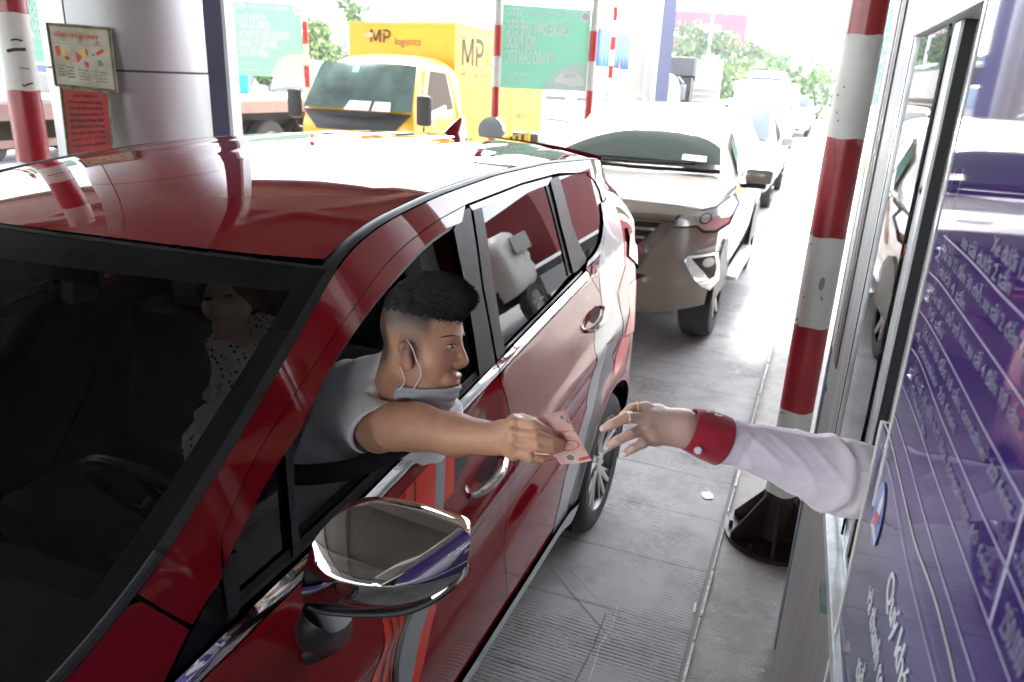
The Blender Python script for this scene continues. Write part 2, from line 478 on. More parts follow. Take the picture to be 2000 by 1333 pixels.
def side_panel(name, poly, off, mt, par, holes=(), h=.03, rim=.012, gap=.0, both=True, circles=(), surf=None):
    surf = surf or XS
    if gap: poly = inset_poly(poly, gap)
    poly = densify(poly, h)
    loops = [poly]
    for hl in holes: loops.append(densify(hl, h))
    for (cy, cz, r) in circles: loops.append([(cy+r*math.cos(a*PI/24), cz+r*math.sin(a*PI/24)) for a in range(48)])
    vs = []; es = []
    for lp in loops:
        s = len(vs); vs += [Vector(p) for p in lp]; es += [(s+i, s+(i+1) % len(lp)) for i in range(len(lp))]
    ys = [p[0] for p in poly]; zs = [p[1] for p in poly]
    gy = np.arange(min(ys)+h/2, max(ys), h); gz = np.arange(min(zs)+h/2, max(zs), h)
    for j, z in enumerate(gz):
        for y in gy:
            q = (y+(h/2 if j % 2 else 0), z)
            if inside(q, poly): vs.append(Vector(q))
    r = geometry.delaunay_2d_cdt(vs, es, [list(range(len(poly)))], 1, 1e-5)
    V, F = r[0], r[2]
    keep = []
    for f in F:
        c = sum((V[i] for i in f), Vector((0, 0)))/len(f)
        if not inside(c, poly): continue
        if any(inside(c, hl) for hl in loops[1:]): continue
        keep.append(f)
    used = sorted({i for f in keep for i in f}); mp = {u: i for i, u in enumerate(used)}
    pts = [V[u] for u in used]
    e = .016 if surf is XS else .003
    def build(sgn, nm):
        vs3 = []; ns = []
        for p in pts:
            x = surf(p.x, p.y)+off
            gy_ = (surf(p.x+e, p.y)-surf(p.x-e, p.y))/(2*e); gz_ = (surf(p.x, p.y+e)-surf(p.x, p.y-e))/(2*e)
            n = _nrm(np.array([1., -gy_, -gz_]))
            if sgn < 0: x = 2*XC-x; n[0] *= -1
            vs3.append((x, p.x, p.y)); ns.append(n)
        fs = []
        ec = {}
        for f in keep:
            g = [mp[i] for i in f]
            a = sum(pts[g[i]].x*pts[g[(i+1) % 3]].y-pts[g[(i+1) % 3]].x*pts[g[i]].y for i in range(3))
            if (a < 0) == (sgn > 0): g = g[::-1]
            fs.append(tuple(g))
            for i in range(3):
                k = (g[i], g[(i+1) % 3]); ec[k] = 1
        if rim:
            bd = [k for k in ec if (k[1], k[0]) not in ec]
            mpt = {}
            for (a, b) in bd:
                i0 = len(vs3)
                for q in (a, b, b, a): 
                    vs3.append(vs3[q]); ns.append(ns[q])
                for q in (i0+2, i0+3):
                    v = vs3[q]; vs3[q] = (v[0]-rim*sgn, v[1], v[2])
                d = np.array(vs3[b])-np.array(vs3[a]); nn = _nrm(np.cross(d, np.array([-sgn, 0, 0.]))+1e-9)
                for q in range(i0, i0+4): ns[q] = nn
                fs.append((i0+1, i0, i0+3, i0+2))
        return mk(nm, vs3, fs, mt, par, True, ns)
    o = build(1, name)
    if both: build(-1, name)
    return o

M_paint = mat('red_paint', (.23, .006, .011), .5, spec=0., coat=1., coat_rough=.015)
M_blackgloss = mat('gloss_black', (.012, .012, .014), .12, coat=.6)
M_satin = mat('satin_black_trim', (.035, .035, .036), .45, spec=.25, rnoise=.06, nscale=40)
M_seam = mat('seam_dark', (.006, .006, .006), .9)
M_silver = mat('silver_decal', (.30, .32, .34), .30, coat=.5)
M_orange = mat('orange_red_decal', (.78, .035, .012), .3, coat=.5)
M_blkdec = mat('black_decal', (.035, .033, .033), .28, coat=.5)
M_white = mat('white_paint', (.75, .76, .77), .3, coat=.5)
M_tint = glass_mat('tinted_side_glass', (.05, .055, .055))
M_wsg = glass_mat('windshield_glass', (.80, .84, .81))
M_cabin = mat('cabin_dark_plastic', (.035, .035, .036), .7)
M_seat = mat('seat_leather', (.15, .165, .18), .5, bump=.0015, bscale=25)

car = thing('red_car', 'red people carrier with silver and orange stripe decals stopped beside the toll booth', 'car', (XC, 1.4, 0))

def cpx(pts, n=4): return catmull([np.array(SH(*p)) for p in pts], n)
def tl(a): return [tuple(p) for p in a]
# seams / edges traced as curves on the side
frame_seam = cpx([(912, 400), (850, 435), (770, 500), (700, 590), (600, 735), (505, 885), (445, 1020), (433, 1070), (437, 1150)])
open_top = cpx([(579, 905), (612, 820), (655, 722), (740, 597), (830, 495), (870, 462), (889, 449)])
bp_in = tl([np.array(SH(*p)) for p in [(889, 449), (903, 500), (930, 640), (944, 762)]])
# chrome belt
def zbelt(y): return zb(y)
def ditch(y): return zt(y)
ysB = SH(975, 735)[0]
yF = SH(437, 1180)[0]; yR = SH(1144, 522)[0]
def strip(name, ya, yb, z0f, z1f, off, mt, n=24, both=True, rim=.008, gap=0.):
    ys_ = np.linspace(ya, yb, n)
    poly = [(y, z0f(y)) for y in ys_]+[(y, z1f(y)) for y in ys_[::-1]]
    return side_panel(name, poly, off, mt, car, h=.04, rim=rim, both=both, gap=gap)
# body-coloured backing shells (dark) behind all gaps
side_panel('seam_backing', [(-.70, .30), (3.55, .30), (3.58, 1.20)]+[(y, zb(y)-.02) for y in np.linspace(3.0, -.2, 30)]+[(-.62, .8)], -.022, M_seam, car,
           circles=[(3.02, .33, .37), (.245, .33, .37)], h=.08, rim=0)
# rocker / sill
side_panel('side_sill', [(.66, .235), (2.62, .235), (2.655, .335), (.62, .335)], .012, mat('sill_silver', (.62, .64, .65), .35, coat=.4), car, rim=.03)
box('floor_pan', XC-.80, XC+.80, -.55, 3.45, .20, .26, M_dark, car)
# doors: lower skins
z_seam_y = lambda y: zb(y)-.004
fd_rear = [SH(*p) for p in [(975, 737), (988, 775), (1000, 830), (1006, 880), (1005, 920), (996, 975), (987, 1030), (985, 1090), (990, 1165)]]
yq = fd_rear[-1][0]
front_door = [(.60, zb(.60)-.004)]+[(y, zb(y)-.004) for y in np.linspace(.66, fd_rear[0][0]-.01, 18)]+fd_rear+[(yq-.005, .345), (.63, .345), (.585, .6), (.575, .9)]
side_panel('front_door', front_door, 0., M_paint, car, gap=.0022)
rd_rear = [SH(*p) for p in [(1144, 524), (1158, 548), (1172, 572), (1182, 592)]]+[SH(*p) for p in [(1190, 640), (1199, 664)]]
rear_door = [fd_rear[0]]+[(y, zb(y)-.004) for y in np.linspace(fd_rear[0][0]+.03, rd_rear[0][0]-.01, 16)]+rd_rear+[(3.02, .80), (2.72, .62), (2.655, .45), (2.64, .345), (yq-.005, .345)]+fd_rear[::-1][:-1]
side_panel('rear_door', rear_door, 0., M_paint, car, gap=.0022, circles=[(3.02, .33, .405)])
# rear quarter
rq = rd_rear+[(3.02, .80)]
rear_q = [rd_rear[0]]+[SH(*p) for p in ((1166, 504), (1178, 480), (1183, 440), (1184, 402))]+[(3.16, 1.56), (3.30, 1.588), (3.38, 1.585)]+\
         [(3.46, 1.555), (3.54, 1.46), (3.60, 1.34), (3.64, 1.2), (3.655, 1.0), (3.655, .8), (3.64, .5), (3.58, .30), (3.40, .27), (3.35, .33), (2.66, .33), (2.64, .45), (2.72, .62), (3.02, .80)]+rd_rear[::-1][:-1]
side_panel('rear_quarter', rear_q, 0., M_paint, car, gap=.0018, circles=[(3.02, .33, .385)])
side_panel('quarter_upper_panel', [SH(1149, 341), (3.0, 1.638), (3.2, 1.598), (3.34, 1.588), (3.37, 1.583), (3.30, 1.586), (3.16, 1.558), SH(1185, 402), SH(1180, 398), SH(1172, 370), SH(1161, 350)], -.001, M_paint, car, h=.02, rim=.01)
# front fender
fender = [(.575, .9), (.585, .6), (.60, .36), (.60, .27), (-.60, .27), (-.72, .5), (-.74, .72)]+[(y, zt(y)) for y in np.linspace(-.7, .638, 16)]+[SH(*p) for p in ((276, 1172), (373, 1229), (338, 1300), (292, 1400))]+[(.47, zb(.47)-.004), (.575, zb(.575)-.004)]
side_panel('front_fender', fender, 0., M_paint, car, gap=.002, circles=[(.245, .33, .385)])
# cant rail and A pillar (outer red band above the door frames)
ysC = [p for p in np.linspace(.60, 3.40, 60)]
rail_low = frame_seam[::-1]+[np.array(SH(*p)) for p in [(930, 393), (1020, 358), (1082, 341), (1092, 339)]]
rail = tl(rail_low)+[(y, ditch(y)) for y in np.linspace(SH(1092, 339)[0]+.04, .63, 60)]
rail = [SH(*p) for p in ((274, 1166), (320, 1194), (376, 1223), (402, 1180), (430, 1136))]+[tuple(p) for p in rail_low[1:]]+[(3.20, 1.60), (3.34, 1.59)]+[(y, ditch(y)-.001) for y in np.linspace(3.36, .655, 64)]
side_panel('roof_rail_panel', rail, 0., M_paint, car, gap=.0015, h=.02)
# front door frame (inner red band)
inner = catmull([np.array(SH(*p)) for p in [(439, 1118), (520, 955), (579, 862), (612, 800), (655, 712), (740, 590), (830, 487), (870, 455), (905, 436)]], 4)
dframe = tl(frame_seam[:-5])+tl(inner)
side_panel('door_frame_front', dframe, -.003, M_paint, car, gap=.0025, h=.02)
side_panel('door_frame_trim', tl(catmull([np.array(SH(*p)) for p in [(579, 862), (612, 800), (655, 712), (740, 590), (830, 487), (870, 455), (905, 436)]], 4))+
           tl(open_top)[::-1], -.010, M_dark, car, h=.02, rim=.03)
# rear door frame band (red sliver above the rear glass)
rf_up = [np.array(SH(*p)) for p in [(918, 402), (1020, 362), (1080, 346)]]
rf_lo = [np.array(SH(*p)) for p in [(1072, 362), (1000, 386), (944, 406), (925, 412)]]
side_panel('door_frame_rear', tl(rf_up+rf_lo), -.003, M_paint, car, h=.02, gap=.001)
# B pillar: two black halves
side_panel('pillar_cover_front', [SH(*p) for p in [(905, 410), (921, 406), (943, 560), (973, 724), (942, 752), (926, 640), (899, 500), (889, 449)]], -.004, M_satin, car, gap=.001, rim=.02, h=.02)
side_panel('pillar_cover_rear', [SH(*p) for p in [(926, 409), (944, 404), (965, 540), (988, 690), (977, 722), (947, 560)]], -.004, M_satin, car, gap=.001, rim=.02, h=.02)
# C pillar
side_panel('pillar_cover_quarter', [SH(*p) for p in [(1076, 350), (1094, 344), (1120, 440), (1147, 512), (1132, 528), (1122, 535), (1098, 440)]], -.004, M_satin, car, gap=.001, rim=.02, h=.02)
side_panel('glass_run', [SH(*p) for p in [(1072, 362), (1083, 358), (1102, 440), (1124, 535), (1117, 541), (1093, 440)]], -.012, M_dark, car, h=.02)
side_panel('glass_run', [SH(*p) for p in [(939, 407), (944, 412), (966, 545), (992, 694), (987, 699), (960, 545)]], -.006, M_blackgloss, car, h=.02, both=False)
# glass
rg = [SH(*p) for p in [(941, 411), (1000, 388), (1075, 364), (1095, 440), (1118, 542), (1060, 612), (989, 698), (964, 550)]]
side_panel('rear_door_window', rg, -.016, M_tint, car, h=.025, rim=0)
qg = [SH(*p) for p in [(1096, 350), (1148, 343), (1160, 352), (1171, 372), (1179, 400), (1178, 440), (1173, 472), (1161, 496), (1148, 509), (1122, 440)]]
side_panel('quarter_window', qg, -.006, M_tint, car, h=.02, rim=0, gap=-.008)
side_panel('front_door_window', [(2*0+p[0], p[1]) for p in tl(open_top)+bp_in[1:]+[(1.72, zb(1.72)+.03), (.85, zb(.85)+.03)]], -.016, M_tint, car, h=.04, rim=0)
_fw = [o for o in bpy.data.objects if o.name.startswith('front_door_window') and o.data.vertices[0].co.x > XC]
for o in _fw: bpy.data.objects.remove(o)
# black upper hatch shoulder + front quarter glass + sail
side_panel('front_quarter_window', [SH(*p) for p in [(470, 1078), (520, 975), (562, 892), (570, 1010), (588, 1165), (480, 1268), (474, 1180)]], -.020, mat('dark_glass', (.006, .008, .012), .04, coat=1.), car, h=.02, rim=0)
side_panel('division_bar', [SH(*p) for p in [(562, 888), (579, 862), (580, 960), (590, 1050), (603, 1150), (588, 1166), (572, 1010)]], -.006, M_satin, car, h=.02, rim=.02)
side_panel('sail_trim', [SH(*p) for p in [(437, 1100), (470, 1078), (474, 1180), (480, 1268), (466, 1292), (452, 1210)]], -.006, M_satin, car, h=.02, rim=.02)
side_panel('sail_cover', [SH(*p) for p in [(428, 1135), (440, 1180), (452, 1245), (463, 1296), (415, 1340), (345, 1400), (300, 1400), (378, 1225)]], -.001, M_blackgloss, car, h=.02, rim=.02, gap=.002)
# chrome belt mouldings
zc0 = lambda y: zb(y)-.002
zc1 = lambda y: zb(y)+.026
def chrome_strip(ya, yb, nm='chrome_moulding'):
    def cs(y, z):                          # rounded section
        c = (z-zc0(y))/.028
        return XO-inset(y, zb(y)-.01)-.004+.007*math.sin(PI*min(1, max(0, c)))-.010*max(0, c)
    ys_ = np.linspace(ya, yb, 40)
    poly = [(y, zc0(y)) for y in ys_]+[(y, zc1(y)) for y in ys_[::-1]]
    side_panel(nm, poly, .003, M_chrome, car, h=.009, rim=.01, surf=cs)
chrome_strip(.47, .608); chrome_strip(.612, ysB-.003); chrome_strip(ysB+.003, yR)
# window sill rubber inside the chrome (front door)
strip('window_wiper_strip', .80, ysB-.02, lambda y: zb(y)+.026, lambda y: zb(y)+.046, -.012, M_dark)
strip('window_wiper_strip', ysB+.02, yR-.03, lambda y: zb(y)+.026, lambda y: zb(y)+.036, -.008, M_blackgloss)
# chrome sweep round the quarter glass
cp = catmull([np.array(SH(*p)) for p in [(1144, 521), (1165, 502), (1177, 478), (1182, 440), (1184, 405), (1191, 390)]], 4)
cq = catmull([np.array(SH(*p)) for p in [(1147, 510), (1161, 495), (1172, 472), (1177, 440), (1178, 402), (1184, 385)]], 4)
side_panel('chrome_moulding', tl(cp)+tl(cq)[::-1], .004, M_chrome, car, h=.012)
# door sill scuff, inner door panel seen through the open window
def door_inner(sgn):
    bm = bmesh.new(); rows = []
    for y in np.linspace(.66, ysB-.04, 14):
        x0 = XS(y, zb(y))
        pr = [(x0-.012, zb(y)+.03), (x0-.035, zb(y)+.036), (x0-.075, zb(y)+.02), (x0-.09, zb(y)-.10), (x0-.12, zb(y)-.3), (x0-.10, .4)]
        rows.append([bm.verts.new(((x if sgn > 0 else 2*XC-x), y, z)) for x, z in pr])
    for a, b in zip(rows, rows[1:]):
        for k in range(5): bm.faces.new((a[k], a[k+1], b[k+1], b[k]))
    from_bm('door_lining', bm, M_cabin, car, smooth=True)
door_inner(1); door_inner(-1)
# B pillar inner lining, beige-grey upper trim
M_lining = mat('lining_grey', (.16, .155, .145), .8)
for s in (1, -1):
    f = lambda x: x if s > 0 else 2*XC-x
    bm = bmesh.new()
    prism(bm, [(f(-.845), 1.70, 1.18), (f(-.845), 1.80, 1.18), (f(-.955), 1.76, 1.60), (f(-.955), 1.68, 1.60)], (f(-.90)-f(-.845), 0, 0))
    from_bm('pillar_lining', bm, M_lining, car)

# decals (flat print on the doors), 1.5 mm proud
def decal(pts, mt, off=.0015, nm='decal'):
    o = side_panel(nm, [SH(*p) for p in pts], off, mt, car, h=.02, rim=0, both=False); return o
sil = [(1174, 397), (1195, 387), (1217, 471), (1220, 520), (1201, 573), (1212, 612), (1215, 640), (1183, 672), (1182, 700), (1176, 720), (1166, 765), (1161, 786),
       (1146, 842), (1133, 898), (1112, 975), (1096, 1030), (1086, 1040), (1075, 1055), (1088, 1000), (1105, 924), (1110, 909), (1131, 842), (1145, 800), (1159, 728), (1162, 686),
       (1162, 644), (1175, 622), (1177, 606), (1173, 573), (1169, 524), (1178, 446)]
M_silver_dec = M_silver
decal(sil, M_silver)
decal([(1183, 674), (1199, 663), (1197, 712), (1184, 752), (1172, 800), (1158, 860), (1146, 905), (1134, 945), (1116, 1000), (1099, 1035), (1112, 977), (1133, 900), (1146, 844), (1161, 788), (1176, 722), (1182, 702)], M_blkdec)
decal([(1208, 578), (1224, 545), (1229, 600), (1217, 660), (1214, 615)], M_blkdec, .0018)
decal([(1219, 470), (1240, 500), (1238, 540), (1226, 560), (1217, 580), (1206, 575), (1221, 522)], M_orange)
decal([(1225, 560), (1240, 545), (1243, 600), (1233, 650), (1221, 655), (1230, 605)], M_orange, .0018)
decal([(1215, 660), (1231, 655), (1222, 690), (1208, 720), (1200, 735), (1202, 700)], M_orange, .0018)
# front door stripes
decal([(1, 1)]*0 or [(764, 988), (851, 893), (848, 1005), (826, 1100), (806, 1198), (788, 1198), (765, 1333), (725, 1333), (746, 1208)], M_orange)
decal([(851, 893), (869, 878), (865, 1010), (850, 1100), (834, 1198), (803, 1333), (777, 1333), (806, 1198), (826, 1100), (848, 1005)], M_silver)
decal([(869, 878), (887, 862), (886, 958), (866, 985)], M_orange)
decal([(887, 862), (946, 800), (945, 828), (928, 862), (909, 905), (887, 950)], M_blkdec)
decal([(850, 1100), (862, 1050), (858, 1130), (851, 1190), (817, 1333), (803, 1333), (834, 1198)], M_orange)
for a in ([(787, 963), (790, 960), (789, 1100), (762, 1208), (746, 1333), (742, 1333), (758, 1208), (785, 1100)],
          [(807, 942), (811, 938), (809, 1100), (778, 1208), (763, 1333), (758, 1333), (774, 1208), (805, 1100)],
          [(788, 1198), (806, 1198), (777, 1333), (768, 1333)]):
    decal(a, M_blkdec, .0026)

# roof: crowned sheet between the two ditches, raised channels
XD = lambda y: XO-inset(y, zt(y))
def roof_y(s, v):
    yf = 1.035+.245*abs(s)**2.0
    yr = 3.50-.10*abs(s)**2.5
    return yf+(yr-yf)*v
_ry = np.linspace(.4, 4.2, 381)
_rz = np.array([zt(max(q, 1.30))-max(0, 1.30-q)*.26 for q in _ry]); _rc = np.interp(_ry, [.4, 1.03, 1.3, 1.6, 2.0, 2.5, 3.0, 3.3, 3.5, 4.2], [1.51, 1.630, 1.672, 1.703, 1.727, 1.737, 1.724, 1.698, 1.668, 1.5]); _rx = np.array([abs(XC-(XD(min(max(q, 1.25), 3.66))-.036)) for q in _ry])
_g3 = np.exp(-.5*(np.arange(-18, 19)/7.)**2); _g3 /= _g3.sum()
_g4 = np.exp(-.5*(np.arange(-40, 41)/14.)**2); _g4 /= _g4.sum()
_rz2 = np.convolve(np.pad(_rz, 18, mode='reflect', reflect_type='odd'), _g3, 'valid'); _rc2 = np.convolve(np.pad(_rc, 40, mode='reflect', reflect_type='odd'), _g4, 'valid'); _rx2 = np.convolve(np.pad(_rx, 18, mode='edge'), _g3, 'valid')
def roof_fn(u, v):
    s = 2*u-1
    y = roof_y(s, v)
    ye = 1.28+(y-1.035)/(3.50-1.035)*(3.42-1.28)      # reference station for the edge
    xh = float(np.interp(y, _ry, _rx2))
    x = XC+s*xh
    ze = float(np.interp(y, _ry, _rz2))
    crown = float(np.interp(y, _ry, _rc2))-ze-.004
    z = ze+.004+crown*(1-abs(s)**2.3)
    # pressed channels
    k = min(1, max(0, (y-1.62)/.35))*min(1, max(0, (3.30-y)/.15))
    k = k*k*(3-2*k)
    ax = x-XC
    for c in (-.46, -.23, 0., .23, .46):
        d = (abs(ax-c)-.062)/.018
        z += -.004*k*(1/(1+math.exp(min(40, max(-40, d*3)))))
    return (x, y, z)
sheet('roof', roof_fn, 160, 90, M_paint, car, e=.009)
# roof ditch mouldings (black) and the step under them
for s in (1, -1):
    def dm(u, v, s=s):
        y = 1.30+(3.36-1.30)*v if True else 0
        y = 1.262+(3.38-1.262)*v
        xd = XD(y); x = xd-.001-.036*u
        z = zt(y)+.001+.0035*math.sin(PI*u)
        return (x if s > 0 else 2*XC-x, y, z)
    sheet('roof_moulding', dm, 6, 60, M_satin, car, flip=(s > 0))
# shark fin aerial
bm = bmesh.new()
fx, fy, fz = XC+.03, 3.12, roof_fn(.5, (3.12-1.035)/(3.5-1.035))[2]-.004
rows = []
for t in np.linspace(0, 1, 9):
    w = .040*(1-t)**.7+.001; y0 = fy-.115+.16*t**1.25; y1 = fy+.10-.012*t
    z = fz+.078*t
    ring = []
    for k in range(16):
        a = 2*PI*k/16; c = math.cos(a); s_ = math.sin(a)
        ring.append(bm.verts.new((fx+w*s_, (y0+y1)/2+(y1-y0)/2*c, z)))
    rows.append(ring)
for a, b in zip(rows, rows[1:]):
    for k in range(16): bm.faces.new((a[k], a[(k+1) % 16], b[(k+1) % 16], b[k]))
bm.faces.new(rows[-1])
from_bm('roof_aerial', bm, M_paint, car, smooth=True)
# tailgate, spoiler, rear
def rear_fn(u, v):
    s = 2*u-1
    z = .30+(1.64-.30)*v
    yl = _ip(z, [.3, .5, .8, 1.0, 1.2, 1.34, 1.46, 1.565, 1.64], [3.58, 3.64, 3.655, 3.655, 3.64, 3.62, 3.56, 3.46, 3.40])
    xh = abs(XC-XS(yl, min(z, zt(yl))))
    return (XC+s*xh, yl+.12*(1-abs(s)**2.4), z+.04*(1-s*s)*v)
sheet('tailgate', rear_fn, 30, 40, M_paint, car, flip=True)
sheet('rear_window', lambda u, v: (rear_fn(.12+.76*u, .66+.26*v)[0], rear_fn(.12+.76*u, .66+.26*v)[1]+.004, rear_fn(.12+.76*u, .66+.26*v)[2]), 16, 10, M_blackgloss, car, flip=True)
# tail lamp wrapping the corner
M_lampred = mat('tail_lamp_red', (.55, .01, .01), .08, coat=1.)
side_panel('tail_lamp', [SH(1222, 445), SH(1232, 470), (3.645, 1.14), (3.65, 1.05), (3.58, 1.08), SH(1225, 500)], .010, M_lampred, car, rim=.02)
# windshield
def ws_edge(v):                            # along the A pillar edge, v 0 bottom .. 1 top
    y = .50+(1.262-.50)*v; return np.array([XD(y)-.006, y, zt(y)+.002])
def ws_fn(u, v):
    s = 2*u-1
    e = ws_edge(v)
    xh = abs(XC-e[0]); bow = .27*(1-v)+.235*v
    y = e[1]-bow*(1-abs(s)**2.1)
    z = e[2]+(.055*v-.03*(1-v))*(1-abs(s)**2.1)
    return (XC+s*xh, y, z)
def wsub(u0, u1, v0, v1, off=0.):
    def f(u, v):
        p = np.array(ws_fn(u0+(u1-u0)*u, v0+(v1-v0)*v)); return (p[0], p[1]-off*.5, p[2]+off*.86)
    return f
sheet('windshield', wsub(.006, .994, .0, .992), 60, 40, M_wsg, car)
M_frit = mat('windscreen_frit', (.010, .011, .011), .15, spec=.2, coat=.35, coat_rough=.02)
for (a, b, c, d) in ((.004, .030, .0, .995), (.970, .996, .0, .995), (.030, .970, .912, .995), (.030, .970, .0, .08)):
    sheet('windshield_border', wsub(a, b, c, d, .0012), 40, 24, M_frit, car)
sheet('windshield_moulding', wsub(.9945, 1.006, 0, 1.0, .003), 3, 30, M_rubber, car)
sheet('windshield_moulding', wsub(-.006, .0055, 0, 1.0, .003), 3, 30, M_rubber, car)
sheet('windshield_moulding', wsub(.0, 1., .993, 1.004, .003), 40, 3, M_rubber, car)
# grey rubber cowl edge outside lower windshield corner
bm = bmesh.new()
tube(bm, [ws_edge(v)+np.array([.002, 0, .006]) for v in np.linspace(-.1, .27, 10)], .009, 8)
from_bm('cowl_edge', bm, mat('cowl_rubber', (.03, .03, .032), .6), car, smooth=True)
# bonnet, nose
def hood_fn(u, v):
    s = 2*u-1
    y = .50-1.25*(1-v)
    ye = max(y, -.9)
    xh = abs(XC-(XD(ye)-.004))
    bow = .27*(1-abs(s)**2.1)
    return (XC+s*xh, y-bow*v-.10*(1-v)*(1-s*s), zt(ye)+.004+.05*(1-abs(s)**2.2)*(.3+.7*v)-.06*v*(1-abs(s)**2.1))
sheet('bonnet', hood_fn, 30, 30, M_paint, car)
def nose_fn(u, v):
    s = 2*u-1; z = .25+.5*v
    xh = abs(XC-XS(-.75, z)); return (XC+s*xh, -.75-.10*(1-abs(s)**2.4)-.03*math.sin(v*PI), z)
sheet('front_bumper', nose_fn, 24, 10, M_paint, car)
# cabin: roof lining, floor, dash, seats
def lining(u, v):
    p = roof_fn(.05+.9*u, .06+.86*v); return (p[0], p[1], p[2]-.035)
sheet('roof_lining', lining, 20, 20, mat('headliner', (.12, .115, .105), .9), car, flip=True)
box('cabin_floor', XC-.74, XC+.74, -.3, 3.5, .30, .33, M_cabin, car)
for s in (1, -1):
    f = lambda x: x if s > 0 else 2*XC-x
    bm = bmesh.new(); prism(bm, [(f(-.82), 2.0, .33), (f(-.82), 3.5, .33), (f(-.84), 3.45, 1.15), (f(-.82), 2.0, 1.1)], (-.02*s, 0, 0))
    from_bm('side_lining', bm, M_cabin, car)
def dash_fn(u, v):
    s = 2*u-1; x = XC+s*.70
    ang = v
    y = .28+.62*v-.12*(1-s*s)*(1-v)
    z = 1.06-.02*v-.25*max(0, v-.78)**1*3+.02*math.sin(PI*u*2)*0
    if x > XC: z += .035*math.exp(-((x-(-1.19))/.20)**2)*math.exp(-((v-.62)/.22)**2)
    return (x, y, z)
sheet('dashboard', dash_fn, 40, 24, mat('dashboard_grey', (.06, .062, .064), .75, bump=.0006, bscale=300), car)
bm = bmesh.new(); bx(bm, XC-.70, XC+.70, .72, .90, .55, .98, .03); from_bm('dashboard_front', bm, M_cabin, car, smooth=True)
def seat(x, y, nm='seat', back_z=1.10, w=.25, tilt=.28, head=True):
    g = bmesh.new()
    bx(g, x-w, x+w, y-.28, y+.26, .46, .62, .05)
    o = from_bm('seat_cushion', g, M_seat, car, smooth=True)
    g = bmesh.new(); bx(g, x-w, x+w, -.07, .07, 0, back_z-.56, .06)
    bmesh.ops.rotate(g, verts=g.verts[:], cent=(x, 0, 0), matrix=Matrix.Rotation(-tilt, 3, 'X'))
    bmesh.ops.translate(g, verts=g.verts[:], vec=(0, y+.28, .56)); from_bm('seat_back', g, M_seat, car, smooth=True)
    if head:
        g = bmesh.new(); yy = y+.28+math.sin(tilt)*(back_z-.40); bx(g, x-.135, x+.135, yy-.05, yy+.06, back_z+.0, back_z+.19, .04)
        from_bm('headrest', g, M_seat, car, smooth=True)
seat(-1.40, 1.62, head=False); seat(-2.05, 1.62)
seat(-1.2, 2.3, w=.30); seat(-1.95, 2.3, w=.30)
# steering wheel
sw = Vector((-1.17, 1.04, 1.06)); nrm = Vector((0, .82, .57)).normalized()
t1 = Vector((1, 0, 0)); t2 = nrm.cross(t1)
bm = bmesh.new()
ring = [sw+(t1*math.cos(a)+t2*math.sin(a))*.185 for a in np.linspace(0, 2*PI, 49)]
tube(bm, ring, .014, 10, cap=False)
sob = from_bm('steering_wheel', bm, mat('wheel_leather', (.02, .02, .022), .35), car, smooth=True)
bm = bmesh.new()
for a in (0, PI, -PI/2): tube(bm, [sw, sw+(t1*math.cos(a)+t2*math.sin(a))*.18], [.03, .014], 8, flat=.4)
tube(bm, [sw-nrm*.03, sw+nrm*.03], .055, 20)
o = from_bm('spokes', bm, M_dark, None, smooth=True); setpar(o, sob)
# rear view mirror
bm = bmesh.new(); bx(bm, XC-.12, XC+.12, 1.17, 1.19, 1.47, 1.53, .01); from_bm('inner_mirror', bm, M_dark, car, smooth=True)

